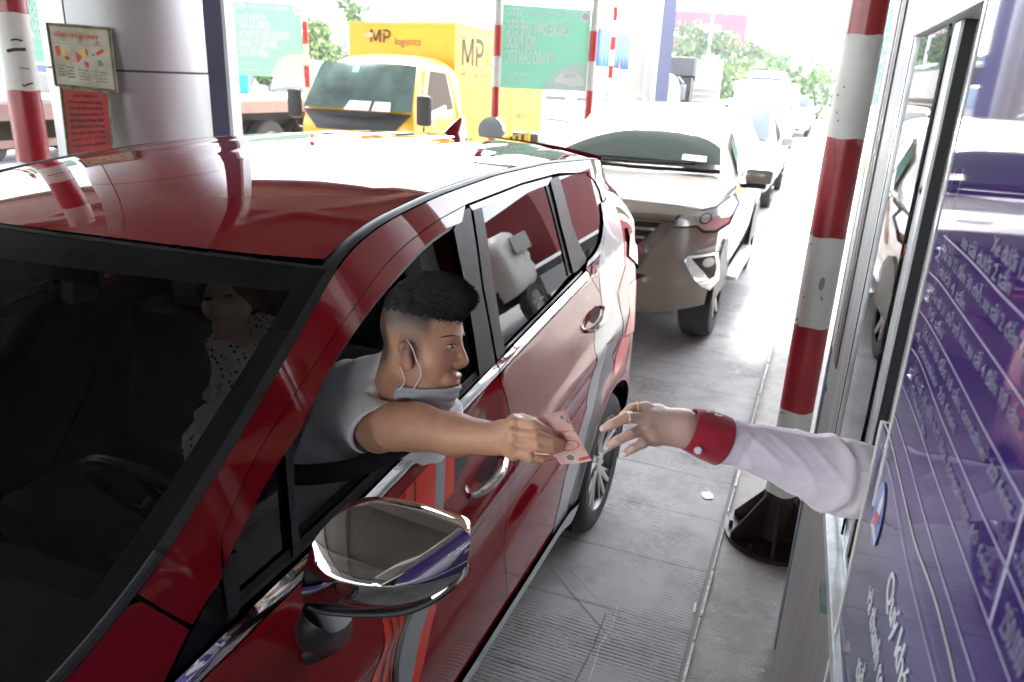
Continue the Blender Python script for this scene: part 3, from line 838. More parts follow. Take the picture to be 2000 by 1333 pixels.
# wheels
def alloy_wheel(x, yc, zc, R=.325, rr=.222, par=None, side=1, spokes=5, mt_face=None, w=.205):
    """x = outer face, side=+1 faces +X"""
    b = bmesh.new()
    pr = [(-.0, rr+.004), (.004, rr+.02), (.006, rr+.055), (-.004, R-.018), (-.022, R-.004), (-.05, R), (-w+.05, R), (-w+.02, R-.01), (-w, R-.05), (-w, rr)]
    lathe(b, [(x+side*h, r) for h, r in pr], (0, yc, zc), 'x', 56)
    for k in range(3):                     # tread grooves
        pass
    wroot = from_bm('wheel', b, M_rubber, par, smooth=True, sharp=60)
    b = bmesh.new()
    lathe(b, [(x+side*h, r) for h, r in [(.001, rr+.002), (.001, rr-.008), (-.02, rr-.018), (-.12, rr-.03), (-.16, rr-.01)]], (0, yc, zc), 'x', 56)
    o = from_bm('rim', b, M_alloy, None, smooth=True, sharp=50); setpar(o, wroot)
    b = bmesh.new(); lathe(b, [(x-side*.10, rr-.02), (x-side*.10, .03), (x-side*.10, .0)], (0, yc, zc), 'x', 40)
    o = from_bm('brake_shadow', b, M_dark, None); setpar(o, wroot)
    b = bmesh.new()
    for k in range(spokes):
        a = 2*PI*k/spokes+.25
        for da in (-.16, .16):
            ca, sa = math.cos(a+da), math.sin(a+da)
            c0, s0 = math.cos(a+da*.2), math.sin(a+da*.2)
            p0 = Vector((x-side*.028, yc+c0*.03, zc+s0*.03)); p1 = Vector((x-side*.020, yc+ca*.12, zc+sa*.12)); p2 = Vector((x-side*.006, yc+ca*(rr-.01), zc+sa*(rr-.01)))
            tube(b, [p0, p1, p2], [.020, .016, .014], 8, flat=.45, upv=(side, 0, 0))
            # thin inner blade
            ca, sa = math.cos(a+da*2.3), math.sin(a+da*2.3)
            tube(b, [Vector((x-side*.03, yc+c0*.05, zc+s0*.05)), Vector((x-side*.014, yc+ca*(rr-.012), zc+sa*(rr-.012)))], [.011, .007], 6, flat=.5, upv=(side, 0, 0))
    o = from_bm('spoke', b, mt_face or M_alloyface, None, smooth=True, sharp=50); setpar(o, wroot)
    b = bmesh.new(); lathe(b, [(x-side*.03, .042), (x-side*.012, .038), (x-side*.008, .0)], (0, yc, zc), 'x', 24)
    for k in range(5):
        a = 2*PI*k/5+.8; tube(b, [(x-side*.03, yc+.055*math.cos(a), zc+.055*math.sin(a)), (x-side*.012, yc+.055*math.cos(a), zc+.055*math.sin(a))], .008, 6)
    o = from_bm('hub_cap', b, M_alloyface, None, smooth=True); setpar(o, wroot)
    return wroot
M_alloy = mat('alloy_dark', (.10, .10, .10), .35, metal=.7)
M_alloyface = mat('alloy_face', (.62, .61, .58), .28, metal=.85)
for yc in (3.02, .245):
    alloy_wheel(-.722, yc, .328, par=car, side=1)
    alloy_wheel(2*XC+.722, yc, .328, par=car, side=-1)
    for s in (1, -1):
        f = lambda x: x if s > 0 else 2*XC-x
        b = bmesh.new()                    # arch liner
        n = 24; ra = [(.40*math.cos(PI*k/n), .33+.40*math.sin(PI*k/n)) for k in range(-3, n+4)]
        va = [b.verts.new((f(XO-.03), yc+p, q)) for p, q in ra]; vb = [b.verts.new((f(XO-.30), yc+p, q)) for p, q in ra]
        vc = b.verts.new((f(XO-.30), yc, .33))
        for k in range(len(ra)-1): b.faces.new((va[k], va[k+1], vb[k+1], vb[k])); b.faces.new((vb[k], vb[k+1], vc))
        from_bm('arch_liner', b, M_seam, car)
# door handles
def handle(pa, pb, nm='door_handle', mt=None):
    (y0, z0), (y1, z1) = SH(*pa), SH(*pb)
    b = bmesh.new(); pts = []; rr = []
    for t in np.linspace(0, 1, 14):
        y = y0+(y1-y0)*t; z = z0+(z1-z0)*t
        pts.append((XS(y, z)+.004+.030*math.sin(PI*t)**.5, y, z)); rr.append(.0085+.0075*math.sin(PI*t)**.6)
    tube(b, pts, rr, 12, flat=.8, upv=(1, 0, 0))
    ho = from_bm(nm, b, M_chrome, car, smooth=True)
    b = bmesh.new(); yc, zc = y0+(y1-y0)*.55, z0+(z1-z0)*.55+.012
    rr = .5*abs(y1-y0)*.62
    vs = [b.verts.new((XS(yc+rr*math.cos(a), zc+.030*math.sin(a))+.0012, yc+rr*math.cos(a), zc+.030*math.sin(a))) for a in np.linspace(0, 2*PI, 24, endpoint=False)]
    b.faces.new(vs); from_bm('handle_recess_shade', b, mat('handle_recess_shade', (.05, .002, .003), .6), car)  # flat dark red oval: shade of the grip hollow put into the colour
handle((916, 968), (980, 888)); handle((1144, 648), (1176, 600))

# door mirror: chrome shell, crease across it, black base and foot
mroot_pts = [(598, 1100), (612, 1058), (640, 1022), (672, 998), (712, 986), (762, 989), (820, 1002), (878, 1022), (910, 1036), (919, 1052), (915, 1085), (905, 1112),
             (880, 1140), (842, 1166), (790, 1184), (726, 1192), (655, 1190), (606, 1184), (592, 1172), (589, 1140)]
DM = 1.19
Mo = P(750, 1100, DM)
mu = _nrm(np.array([1., .36, 0.])); mv = np.array([-.02, 0.12, 1.]); mv = _nrm(mv-mu*(mv@mu)); mn = np.cross(mu, mv)
if mn@(CAM-Mo) < 0: mn = -mn
def onplane(px, py, o, n):
    r = ray(px, py); t = ((o-CAM)@n)/(r@n); return CAM+r*t
zc0_ = (onplane(740, 1098, Mo, mn)-Mo)@mv
M2 = []
for px, py in mroot_pts:                   # rim points lie behind the crest of the shell
    h_ = 0.
    for _ in range(8):
        q_ = onplane(px, py, Mo+mn*h_, mn); up_q = (q_-Mo)@mv-zc0_
        h_ = .022-(.40 if up_q > 0 else .22)*abs(up_q)
    M2.append(((q_-Mo)@mu, (q_-Mo)@mv))
M2 = catmull([np.array(p) for p in M2], 4, closed=True)
ca = np.mean(M2, axis=0)
zcr = ((onplane(740, 1098, Mo, mn)-Mo)@mv)     # crease height
cc = np.array([ca[0], zcr])
def mshell(th, r):
    i = th*len(M2); i0 = int(i) % len(M2); f = i-int(i); q = M2[i0]*(1-f)+M2[(i0+1) % len(M2)]*f
    p = cc+(q-cc)*r
    dome = (1-r**2.4)**.85 if r < 1 else 0
    up = p[1]-zcr
    ext = abs((q-cc)[1])+1e-3
    h = .085*dome-.018*math.sqrt((up/.02)**2+1)*.12*0
    sl = .40 if up > 0 else .22
    h = .022+.050*(1-r**2.2) - sl*(math.sqrt(up*up+.0016**2)-.0016)
    return Mo+mu*p[0]+mv*p[1]+mn*h
vs = [mshell(0, 0)]; NT = len(M2); NR = 26
for j in range(1, NR+1):
    rj = 1-(1-j/NR)**1.5
    for i in range(NT): vs.append(mshell(i/NT, rj if j < NR else 1.))
fs = [(0, 1+i, 1+(i+1) % NT) for i in range(NT)]
for j in range(NR-1):
    for i in range(NT):
        a = 1+j*NT; fs.append((a+i, a+NT+i, a+NT+(i+1) % NT, a+(i+1) % NT))
# rear side of housing
base = 1+(NR-1)*NT; s0 = len(vs)
for i in range(NT):
    q = M2[i]; vs.append(Mo+mu*(cc[0]+(q-cc)[0]*.97)+mv*(cc[1]+(q-cc)[1]*.97)-mn*.05)
for i in range(NT): fs.append((base+i, s0+i, s0+(i+1) % NT, base+(i+1) % NT))
mir = mk('door_mirror', vs, fs, mat('mirror_chrome', (.52, .51, .50), .045, metal=1.), car)
mir.data.set_sharp_from_angle(angle=math.radians(50))
bmn = bmesh.new(); bmn.from_mesh(mir.data); bmesh.ops.recalc_face_normals(bmn, faces=bmn.faces[:]); bmn.to_mesh(mir.data); bmn.free()
# black inner trim towards the door and under-tray
b = bmesh.new()
vsA = [Mo+mu*(cc[0]+(q-cc)[0]*.93)+mv*(cc[1]+(q-cc)[1]*.93)-mn*.052 for q in M2]
ff = [b.verts.new(v) for v in vsA]; b.faces.new(ff)
o = from_bm('mirror_back', b, M_dark, None); setpar(o, mir)
def mp(px, py, h): return onplane(px, py, Mo+mn*h, mn)
b = bmesh.new()
tr = [(603, 1186), (640, 1196), (720, 1200), (790, 1194), (845, 1172), (885, 1142), (906, 1112), (908, 1098)]
trl = catmull([mp(px, py, -.006) for px, py in tr], 4)
tube(b, trl, [.004+.003*math.sin(PI*i/(len(trl)-1)) for i in range(len(trl))], 10)
o = from_bm('mirror_trim', b, M_dark, None, smooth=True); setpar(o, mir)
b = bmesh.new()
bl = catmull([mp(px, py, -.006) for px, py in [(845, 1166), (880, 1146), (904, 1122), (909, 1104)]], 4)
tube(b, bl, .006, 8)
o = from_bm('indicator_lens', b, mat('clear_lens', (.6, .6, .6), .05, metal=.6, coat=1.), None, smooth=True); setpar(o, mir)
b = bmesh.new()
fy, fz = SH(612, 1262)
foot = [mp(640, 1196, -.02), mp(628, 1222, -.03), np.array([XS(fy, fz)+.035, fy+.01, fz+.03]), np.array([XS(fy, fz)-.01, fy, fz-.01])]
fl = catmull(foot, 6)
tube(b, fl, list(np.linspace(.052, .036, len(fl))), 16, flat=.75)
o = from_bm('mirror_foot', b, mat('mirror_foot_black', (.014, .014, .015), .35), car, smooth=True)
# ------------------------------------------------------------------ organic bodies: distance field + surface nets
class Field:
    def __init__(s, lo, hi, h, base=.03):
        s.h = h; s.lo = np.array(lo, float)
        n = np.ceil((np.array(hi)-s.lo)/h).astype(int)+1
        s.n = n; s.base = base
        s.V = np.full(n, base, np.float32)
        s.ax = [s.lo[i]+h*np.arange(n[i]) for i in range(3)]
    def reg(s, lo, hi):
        a = np.clip(np.floor((np.array(lo)-s.lo)/s.h).astype(int), 0, s.n); b = np.clip(np.ceil((np.array(hi)-s.lo)/s.h).astype(int)+1, 0, s.n)
        if (b <= a).any(): return None
        sl = tuple(slice(a[i], b[i]) for i in range(3))
        X = s.ax[0][a[0]:b[0]][:, None, None].astype(np.float32); Y = s.ax[1][a[1]:b[1]][None, :, None].astype(np.float32); Z = s.ax[2][a[2]:b[2]][None, None, :].astype(np.float32)
        return sl, X, Y, Z
    def comb(s, sl, d, k, sub=False):
        v = s.V[sl]
        if sub:
            d = -d
            hh = np.clip(.5-.5*(v-d)/k, 0, 1) if k > 0 else None
            s.V[sl] = (v*(1-hh)+d*hh+k*hh*(1-hh)) if k > 0 else np.maximum(v, d)
        else:
            if isinstance(k, (int, float)) and k <= 0: s.V[sl] = np.minimum(v, d); return
            hh = np.clip(.5+.5*(v-d)/k, 0, 1)
            s.V[sl] = v*(1-hh)+d*hh-k*hh*(1-hh)
    def cone(s, a, b, ra, rb, k=.01, sub=False, kfar=None, flat=None):
        """round cone a->b; kfar: blend radius away from a; flat=(axis vector, factor) squashes it"""
        a = np.array(a, float); b = np.array(b, float); m = max(ra, rb)+s.base*.9
        r = s.reg(np.minimum(a, b)-m, np.maximum(a, b)+m)
        if r is None: return
        sl, X, Y, Z = r; px, py, pz = X-a[0], Y-a[1], Z-a[2]
        ba = b-a; L2 = float(ba@ba)+1e-12
        t = np.clip((px*ba[0]+py*ba[1]+pz*ba[2])/L2, 0, 1)
        qx, qy, qz = px-t*ba[0], py-t*ba[1], pz-t*ba[2]
        if flat is not None:
            n_, f_ = flat; n_ = _nrm(np.array(n_, float)); dn = qx*n_[0]+qy*n_[1]+qz*n_[2]; g = (f_-1)*dn
            qx, qy, qz = qx+g*n_[0], qy+g*n_[1], qz+g*n_[2]
        d = np.sqrt(qx*qx+qy*qy+qz*qz)-(ra+(rb-ra)*t)
        kk = k
        if kfar is not None: kk = (k+(kfar-k)*np.clip(t*2.2, 0, 1)).astype(np.float32)
        s.comb(sl, d.astype(np.float32), kk, sub)
    def chain(s, pts, rs, k=.008, k0=None, kfar=.0015):
        for i in range(len(pts)-1):
            s.cone(pts[i], pts[i+1], rs[i], rs[i+1], (k0 if i == 0 and k0 is not None else k), kfar=(kfar if i == 0 else None) )
    def ell(s, c, r, F=None, k=.01, sub=False):
        """ellipsoid with radii r along the rows of F"""
        c = np.array(c, float); r = np.array(r, float); F = np.eye(3) if F is None else np.array(F)
        m = max(r)+s.base*.9
        g = s.reg(c-m, c+m)
        if g is None: return
        sl, X, Y, Z = g; px, py, pz = X-c[0], Y-c[1], Z-c[2]
        q = [(px*F[i][0]+py*F[i][1]+pz*F[i][2]) for i in range(3)]
        k0 = np.sqrt(sum((q[i]/r[i])**2 for i in range(3))); k1 = np.sqrt(sum((q[i]/r[i]**2)**2 for i in range(3)))+1e-9
        s.comb(sl, (k0*(k0-1)/k1).astype(np.float32), k, sub)
    def cut(s, c, n, R, L):
        """remove a flat-ended cylinder starting at c along n"""
        c = np.array(c, float); n = _nrm(np.array(n, float)); m = R+.01
        e = c+n*L; g = s.reg(np.minimum(c, e)-m, np.maximum(c, e)+m)
        if g is None: return
        sl, X, Y, Z = g; px, py, pz = X-c[0], Y-c[1], Z-c[2]
        t = px*n[0]+py*n[1]+pz*n[2]
        qx, qy, qz = px-t*n[0], py-t*n[1], pz-t*n[2]
        d = np.maximum(np.maximum(-t, t-L), np.sqrt(qx*qx+qy*qy+qz*qz)-R)
        s.V[sl] = np.maximum(s.V[sl], -d.astype(np.float32))
    def push(s, p, d, step=.0004, mx=.03):
        """walk along d until the surface is left"""
        p = np.array(p, float); d = _nrm(np.array(d, float)); q = p-d*mx*.5
        for _ in range(int(mx*1.5/step)):
            i = tuple(np.clip(np.round((q-s.lo)/s.h).astype(int), 0, s.n-1))
            if s.V[i] > 0: break
            q = q+d*step
        return q
    def mesh(s):
        V = s.V; n = s.n
        neg = V < 0
        c = neg[:-1, :-1, :-1].astype(np.int8)
        for dx in (0, 1):
            for dy in (0, 1):
                for dz in (0, 1):
                    if dx+dy+dz: c = c+neg[dx:n[0]-1+dx, dy:n[1]-1+dy, dz:n[2]-1+dz]
        act = (c > 0) & (c < 8)
        idx = np.argwhere(act); N = len(idx)
        lut = np.full(act.shape, -1, np.int64); lut[act] = np.arange(N)
        acc = np.zeros((N, 3)); cnt = np.zeros(N)
        cor = [(i, j, k) for i in (0, 1) for j in (0, 1) for k in (0, 1)]
        val = {q: V[idx[:, 0]+q[0], idx[:, 1]+q[1], idx[:, 2]+q[2]] for q in cor}
        for a in range(3):
            for q in cor:
                if q[a] == 0:
                    r = list(q); r[a] = 1; r = tuple(r); va, vb = val[q], val[r]
                    m = (va < 0) != (vb < 0); t = np.where(m, va/(va-vb+1e-20), 0)
                    for e in range(3):
                        acc[:, e] += np.where(m, q[e]+(t if e == a else 0), 0)
                    cnt += m
        pos = idx+acc/cnt[:, None]; pos = s.lo+pos*s.h
        F = []
        for a in range(3):
            b, d = (a+1) % 3, (a+2) % 3
            sl0 = [slice(None)]*3; sl1 = [slice(None)]*3; sl0[a] = slice(0, -1); sl1[a] = slice(1, None)
            ch = neg[tuple(sl0)] != neg[tuple(sl1)]
            e = np.argwhere(ch)
            e = e[(e[:, b] > 0) & (e[:, d] > 0) & (e[:, b] < n[b]-1) & (e[:, d] < n[d]-1)]
            if not len(e): continue
            q = []
            for (ob, od) in ((0, 0), (-1, 0), (-1, -1), (0, -1)):
                f = e.copy(); f[:, b] += ob; f[:, d] += od; q.append(lut[f[:, 0], f[:, 1], f[:, 2]])
            q = np.stack(q, 1)
            inv = neg[e[:, 0], e[:, 1], e[:, 2]]
            q[~inv] = q[~inv][:, ::-1]
            F.append(q)
        F = np.concatenate(F); F = F[(F >= 0).all(1)]
        # light relaxation
        for it in range(2):
            s_ = np.zeros_like(pos); c_ = np.zeros(len(pos))
            for i in range(4):
                np.add.at(s_, F[:, i], pos[F[:, (i+1) % 4]]); np.add.at(c_, F[:, i], 1)
                np.add.at(s_, F[:, (i+1) % 4], pos[F[:, i]]); np.add.at(c_, F[:, (i+1) % 4], 1)
            pos = pos*.5+.5*s_/np.maximum(c_, 1)[:, None]
        return pos, F
def np_mesh(name, pos, F, mt, par=None, attr=None):
    me = bpy.data.meshes.new(name)
    me.vertices.add(len(pos)); me.vertices.foreach_set('co', np.asarray(pos, np.float32).ravel())
    me.loops.add(F.size); me.loops.foreach_set('vertex_index', F.astype(np.int32).ravel())
    me.polygons.add(len(F)); me.polygons.foreach_set('loop_start', np.arange(0, F.size, F.shape[1], dtype=np.int32))
    me.polygons.foreach_set('use_smooth', np.ones(len(F), bool))
    me.update(calc_edges=True); me.validate()
    if mt: me.materials.append(mt)
    if attr is not None:
        a = me.attributes.new('mark', 'FLOAT_COLOR', 'POINT'); a.data.foreach_set('color', np.asarray(attr, np.float32).ravel())
    o = bpy.data.objects.new(name, me); COL.objects.link(o); setpar(o, par); return o
def skin_mat(name, base, redder, dark):
    """mark attribute: R = hair stubble, G = lips / reddish, B = crease tone"""
    m = mat(name, base, .42, sss=.3, bump=.0007, bscale=420, rnoise=.06, nscale=60)
    nt = m.node_tree; N = nt.nodes; L = nt.links; b = N['Principled BSDF']
    at_ = N.new('ShaderNodeAttribute'); at_.attribute_name = 'mark'
    sp = N.new('ShaderNodeSeparateColor'); L.new(at_.outputs['Color'], sp.inputs[0])
    nz = N.new('ShaderNodeTexNoise'); nz.inputs['Scale'].default_value = 35; tc = N.new('ShaderNodeTexCoord'); L.new(tc.outputs['Object'], nz.inputs['Vector'])
    def mx(f, a, c):
        x = N.new('ShaderNodeMix'); x.data_type = 'RGBA'; L.new(f, x.inputs[0])
        for i, s in ((6, a), (7, c)):
            if isinstance(s, tuple): x.inputs[i].default_value = s+(1,)
            else: L.new(s, x.inputs[i])
        return x.outputs[2]
    c = mx(nz.outputs['Fac'], tuple(v*.88 for v in base), tuple(min(1, v*1.12) for v in base))
    c = mx(sp.outputs[1], c, redder); c = mx(sp.outputs[0], c, dark)
    L.new(c, b.inputs['Base Color'])
    return m
# ------------------------------------------------------------------ driver leaning out of the window
M_skin = skin_mat('skin_tan', (.54, .29, .185), (.50, .17, .12), (.045, .035, .03))
M_skinF = skin_mat('skin_light', (.64, .43, .34), (.58, .28, .20), (.2, .1, .08))
M_hair = mat('black_hair', (.008, .007, .007), .55, spec=.25)
def shirt_mat(name, col, rough=.85):
    return mat(name, col, rough, sheen=.3, bump=.0006, bscale=900, noise=.04, nscale=12)
M_shirt = shirt_mat('shirt_white_green', (.88, .91, .90))
man = thing('person', 'man leaning out of the red car window with a grey mask under his chin', 'person', (-1.1, 1.4, .6))

Fh = _nrm(RM@np.array([.965, -.10, .20])); Uh = RM@np.array([.05, .985, .10]); Uh = _nrm(Uh-Fh*(Uh@Fh)); Lh = np.cross(Uh, Fh)
if Lh@(CAM-P(800, 690, 1.5)) < 0: Lh = -Lh         # lateral axis towards the camera
HO = P(803, 690, 1.545)
FR = np.array([Fh, Lh, Uh])
def H(x, y, z): return HO+Fh*x+Lh*y+Uh*z
neckb = P(779, 770, 1.66)
sh_r = P(692, 784, 1.75); elb = P(772, 834, 1.49); wri = P(964, 857, 1.345)
fld = Field((-1.42, .98, .92), (-.25, 1.92, 1.66), .0027)
E_ = fld.ell; Cn = fld.cone
E_(H(.018, 0, .062), (.084, .074, .084), FR, 0)
E_(H(.045, 0, -.002), (.050, .056, .080), FR, .03)
for s in (1, -1):
    Cn(H(.002, s*.050, -.030), H(.070, s*.022, -.078), .018, .016, .022)
    E_(H(.062, s*.040, -.004), (.026, .020, .026), FR, .018)
Cn(H(.070, .010, -.084), H(.070, -.010, -.084), .020, .020, .018)
Cn(H(.084, -.030, .046), H(.084, .030, .046), .011, .011, .014)
Cn(H(.094, 0, .040), H(.112, 0, -.004), .0065, .0100, .010)
Cn(H(.108, 0, -.008), H(.100, 0, -.014), .0105, .009, .006)
for s in (1, -1):
    E_(H(.100, s*.012, -.010), (.011, .007, .0075), FR, .004)
    E_(H(.101, s*.031, .025), (.016, .017, .013), FR, .010, sub=True)
    E_(H(.079, s*.031, .026), (.0155, .016, .0125), FR, .003)      # lids over the eyeball
E_(H(.086, 0, -.042), (.018, .030, .018), FR, .012)
Cn(H(.1015, -.014, -.0365), H(.1015, .014, -.0365), .0052, .0052, .004)
Cn(H(.0985, -.012, -.0475), H(.0985, .012, -.0475), .0062, .0062, .004)
E_(H(.107, 0, -.0418), (.006, .022, .0014), FR, .002, sub=True)
for s in (1, -1):                                                    # ears
    Cn(H(.020, s*.070, -.016), H(.012, s*.077, .020), .009, .0145, .004, flat=(Lh, 2.0))
    E_(H(.018, s*.0875, .012), (.0075, .008, .014), FR, .002, sub=True)
    E_(H(.024, s*.074, .000), (.005, .005, .006), FR, .002)
Cn(H(-.010, 0, -.02), neckb, .052, .058, .02)
Cn(H(.02, 0, -.05), (neckb+H(.02, 0, -.1))/2, .040, .050, .02)
Cn(neckb+np.array([0, 0, -.03]), sh_r, .045, .050, .03)
Cn(neckb+np.array([0, 0, -.03]), P(800, 870, 1.9), .05, .06, .03)
Cn(P(735, 850, 1.80), P(640, 1010, 1.84), .115, .115, .04)
# arm
amid = P(741, 838, 1.585)
Cn(sh_r, amid, .050, .0465, .02)
Cn(amid, elb, .0465, .045, .02)
pm1, pm2 = P(812, 834, 1.46), P(890, 850, 1.40)
Cn(elb, pm1, .044, .0450, .018)
Cn(pm1, pm2, .0450, .0375, .018)
Cn(pm2, wri, .0375, .0275, .018)
Cn(elb*.3+wri*.7, wri, .030, .027, .01)
# hand holding the note
hv = _nrm(wri-elb)
def hand(F_, wrist, kn, palmr, fingers, k=.010):
    """kn: knuckle points; fingers: lists of points with radii"""
    for q, r in zip(kn, palmr):
        F_.cone(wrist, q, .021, r, .012)
    for a, b in zip(kn, kn[1:]): F_.cone(a, b, palmr[0]*.98, palmr[1]*.98, .008)
    for pts, rs in fingers: F_.chain(pts, rs, k=.003, k0=k, kfar=.0012)
K = [P(1006, 826, 1.305), P(1007, 846, 1.295), P(1006, 866, 1.297), P(1003, 884, 1.305)]
hand(fld, wri, K, [.0135, .0135, .0130, .0125], [
    ([K[0], P(1042, 829, 1.265), P(1068, 843, 1.262), P(1083, 853, 1.265)], [.0105, .0095, .0085, .0072]),
    ([K[1], P(1050, 852, 1.250), P(1078, 862, 1.250), P(1096, 866, 1.256)], [.0105, .0098, .0086, .0074]),
    ([K[2], P(1050, 873, 1.253), P(1078, 878, 1.253), P(1093, 877, 1.260)], [.0102, .0094, .0082, .0072]),
    ([K[3], P(1036, 893, 1.268), P(1060, 896, 1.268), P(1078, 893, 1.274)], [.0095, .0086, .0075, .0066]),
])
fld.chain([P(985, 838, 1.335), P(1018, 822, 1.325), P(1048, 828, 1.300), P(1072, 846, 1.288)], [.016, .0125, .0105, .009], k=.004, k0=.012)
for px, py, d in ((1004, 822, 1.292), (1005, 843, 1.283), (1003, 863, 1.286)): fld.ell(P(px, py, d), (.009, .009, .007), None, .006)
pos, Fq = fld.mesh()
loc = (pos-HO)@FR.T                       # head-local coordinates for skin marks
mk_ = np.zeros((len(pos), 4)); mk_[:, 3] = 1
x, y, z = loc[:, 0], loc[:, 1], loc[:, 2]
hl = .052-.9*np.clip(x-.012, -1, .0)*0
headm = (np.linalg.norm(loc-np.array([.02, 0, .04]), axis=1) < .15)
side = np.clip((z-.012+.10*np.clip(x+.0, -.1, 0))/.045, 0, 1)*np.clip((.066-x)/.014, 0, 1)
back = np.clip((-.018-x)/.02, 0, 1)*np.clip((z+.045)/.04, 0, 1)
burn = np.clip((.030-np.abs(x-.022))/.008, 0, 1)*np.clip((z+.012)/.02, 0, 1)*(np.abs(y) > .05)*.8
mk_[:, 0] = np.clip(np.maximum.reduce([side*(.35+.65*np.clip((z-.03)/.05, 0, 1)), back*.9, burn*np.clip((.055-x)/.02, 0, 1)*.7]), 0, .93)*headm
beard = np.clip((.02-np.abs(z+.028))/.01, 0, 1)*np.clip((x-.085)/.01, 0, 1)*.28
mk_[:, 0] = np.maximum(mk_[:, 0], beard*headm)
lip = np.clip(1-np.abs(z+.042)/.0105, 0, 1)*np.clip((x-.093)/.004, 0, 1)*(np.abs(y) < .024)
ear = np.clip((np.abs(y)-.066)/.008, 0, 1)*(z < .05)*(z > -.045)
mk_[:, 1] = np.clip(lip*.9+ear*.35, 0, 1)*headm
body = np_mesh('body', pos, Fq, M_skin, man, mk_)
# eyes
M_eye = mat('eye_white', (.62, .58, .55), .12, coat=1.); M_iris = mat('iris_dark', (.012, .007, .005), .08, coat=1.)
def ball(name, c, r, mt, par, squash=None, FRm=None, seg=20):
    b = bmesh.new(); bmesh.ops.create_uvsphere(b, u_segments=seg, v_segments=seg//2, radius=1.)
    F_ = np.eye(3) if FRm is None else np.array(FRm)
    rr = (r, r, r) if squash is None else squash
    for v in b.verts:
        q = np.array(v.co)*np.array(rr); v.co = Vector(np.array(c)+q@F_)
    return from_bm(name, b, mt, par, smooth=True, sharp=80)
for s in (1, -1):
    ed = _nrm(Fh*.80+Lh*s*.60)
    ec = fld.push(H(.090, s*.033, .0265), ed); el_ = np.cross(Uh, ed)
    EF = np.array([ed, _nrm(el_), Uh])
    ec = ec-ed*(.0 if s > 0 else .008)
    ball('eye', ec-ed*.0014, .01, M_eye, body, (.0028, .0110, .0032), EF)
    ball('iris', ec+ed*.0012-Lh*s*.0022+Fh*.0006, .005, M_iris, body, (.0014, .0048, .0033), EF)
    bm = bmesh.new()
    arc = [ec+_nrm(el_)*(.0125*q)+Uh*(.0046*(1-q*q)**.6+.0004)+ed*(.0022*(1-q*q)) for q in np.linspace(-1, 1, 15)]
    tube(bm, arc, [.0004+.0009*(1-abs(q)) for q in np.linspace(-1, 1, 15)], 6)
    from_bm('eyelid', bm, M_hair, body, smooth=True)
# eyebrows
def blades(name, items, mt, par, w=.0006):
    """items: (root, direction vector); tapered hair blades"""
    vs = []; fs = []
    for a, d in items:
        a = np.array(a); d = np.array(d); s_ = np.cross(d, CAM-a); s_ = s_/(np.linalg.norm(s_)+1e-9)*w
        i = len(vs); vs += [a-s_, a+s_, a+d*.55+s_*.8, a+d*.55-s_*.8, a+d]
        fs += [(i, i+1, i+2, i+3), (i+3, i+2, i+4)]
    V = [tuple(v) for v in vs]
    return mk(name, V, fs, mt, par, False)
for s in (1, -1):
    it = []
    for i in range(150):
        t = rnd.random(); yy = s*(.010+.040*t)
        c0 = fld.push(H(.088-.018*t**2, yy, .0455+.005*math.sin(t*2.6)+rnd.uniform(-.0028, .0028)-.004*t), Fh+Lh*s*(.1+.8*t))
        d = -Fh*.004*t+Lh*s*.006+Uh*rnd.uniform(-.001, .003)+Fh*.0015
        it.append((c0, d))
    bm = bmesh.new()
    bp_ = [fld.push(H(.088-.018*t**2, s*(.012+.036*t), .0448+.0055*math.sin(t*2.6)-.003*t), Fh+Lh*s*(.1+.8*t)) for t in np.linspace(0, 1, 9)]
    tube(bm, bp_, [.0012+.0018*math.sin(PI*(.2+.75*t)) for t in np.linspace(0, 1, 9)], 6, flat=.5)
    from_bm('eyebrow', bm, M_hair, body, smooth=True)
# hair: cropped cap plus a longer textured top
hf = Field(H(0, 0, .06)-.16, H(0, 0, .06)+.17, .003)
hf.ell(H(.020, 0, .082), (.081, .0705, .074), FR, 0)
hf.ell(H(.040, 0, .118), (.068, .056, .042), FR, .02)
hf.ell(H(.086, 0, .112), (.024, .046, .016), FR, .016)
pos2, F2 = hf.mesh()
rg_ = np.random.RandomState(5)
l2 = (pos2-HO)@FR.T
nz_ = .0019*np.sin(l2[:, 0]*310+3*np.sin(l2[:, 1]*90))*np.cos(l2[:, 1]*260+2*np.sin(l2[:, 0]*120))+.002*rg_.rand(len(pos2))
c_ = H(.02, 0, .06); dn = pos2-c_; dn /= np.linalg.norm(dn, axis=1)[:, None]
pos2 = pos2+dn*nz_[:, None]*np.clip((l2[:, 2]-.06)/.05, 0, 1)[:, None]
hair = np_mesh('hair', pos2, F2, M_hair, man)
it = []
sel = rg_.choice(len(pos2), 9000)
for i in sel:
    q = l2[i]
    if q[2] < .05: continue
    up = min(1, max(0, (q[2]-.07)/.05))
    d = dn[i]*(.002+.0065*up)+Fh*(.002+.014*up)+np.array([rnd.uniform(-1, 1) for _ in range(3)])*.0024
    it.append((pos2[i]-dn[i]*.001, d))
for i in range(420):                       # fringe tips over the forehead
    yy = rnd.uniform(-.045, .045)
    it.append((H(.104+rnd.uniform(-.012, .008), yy, .112+rnd.uniform(-.012, .014)), Fh*rnd.uniform(.006, .016)+Uh*rnd.uniform(-.012, .002)+Lh*rnd.uniform(-.006, .006)))
blades('hair_tips', it, M_hair, hair, .00075)
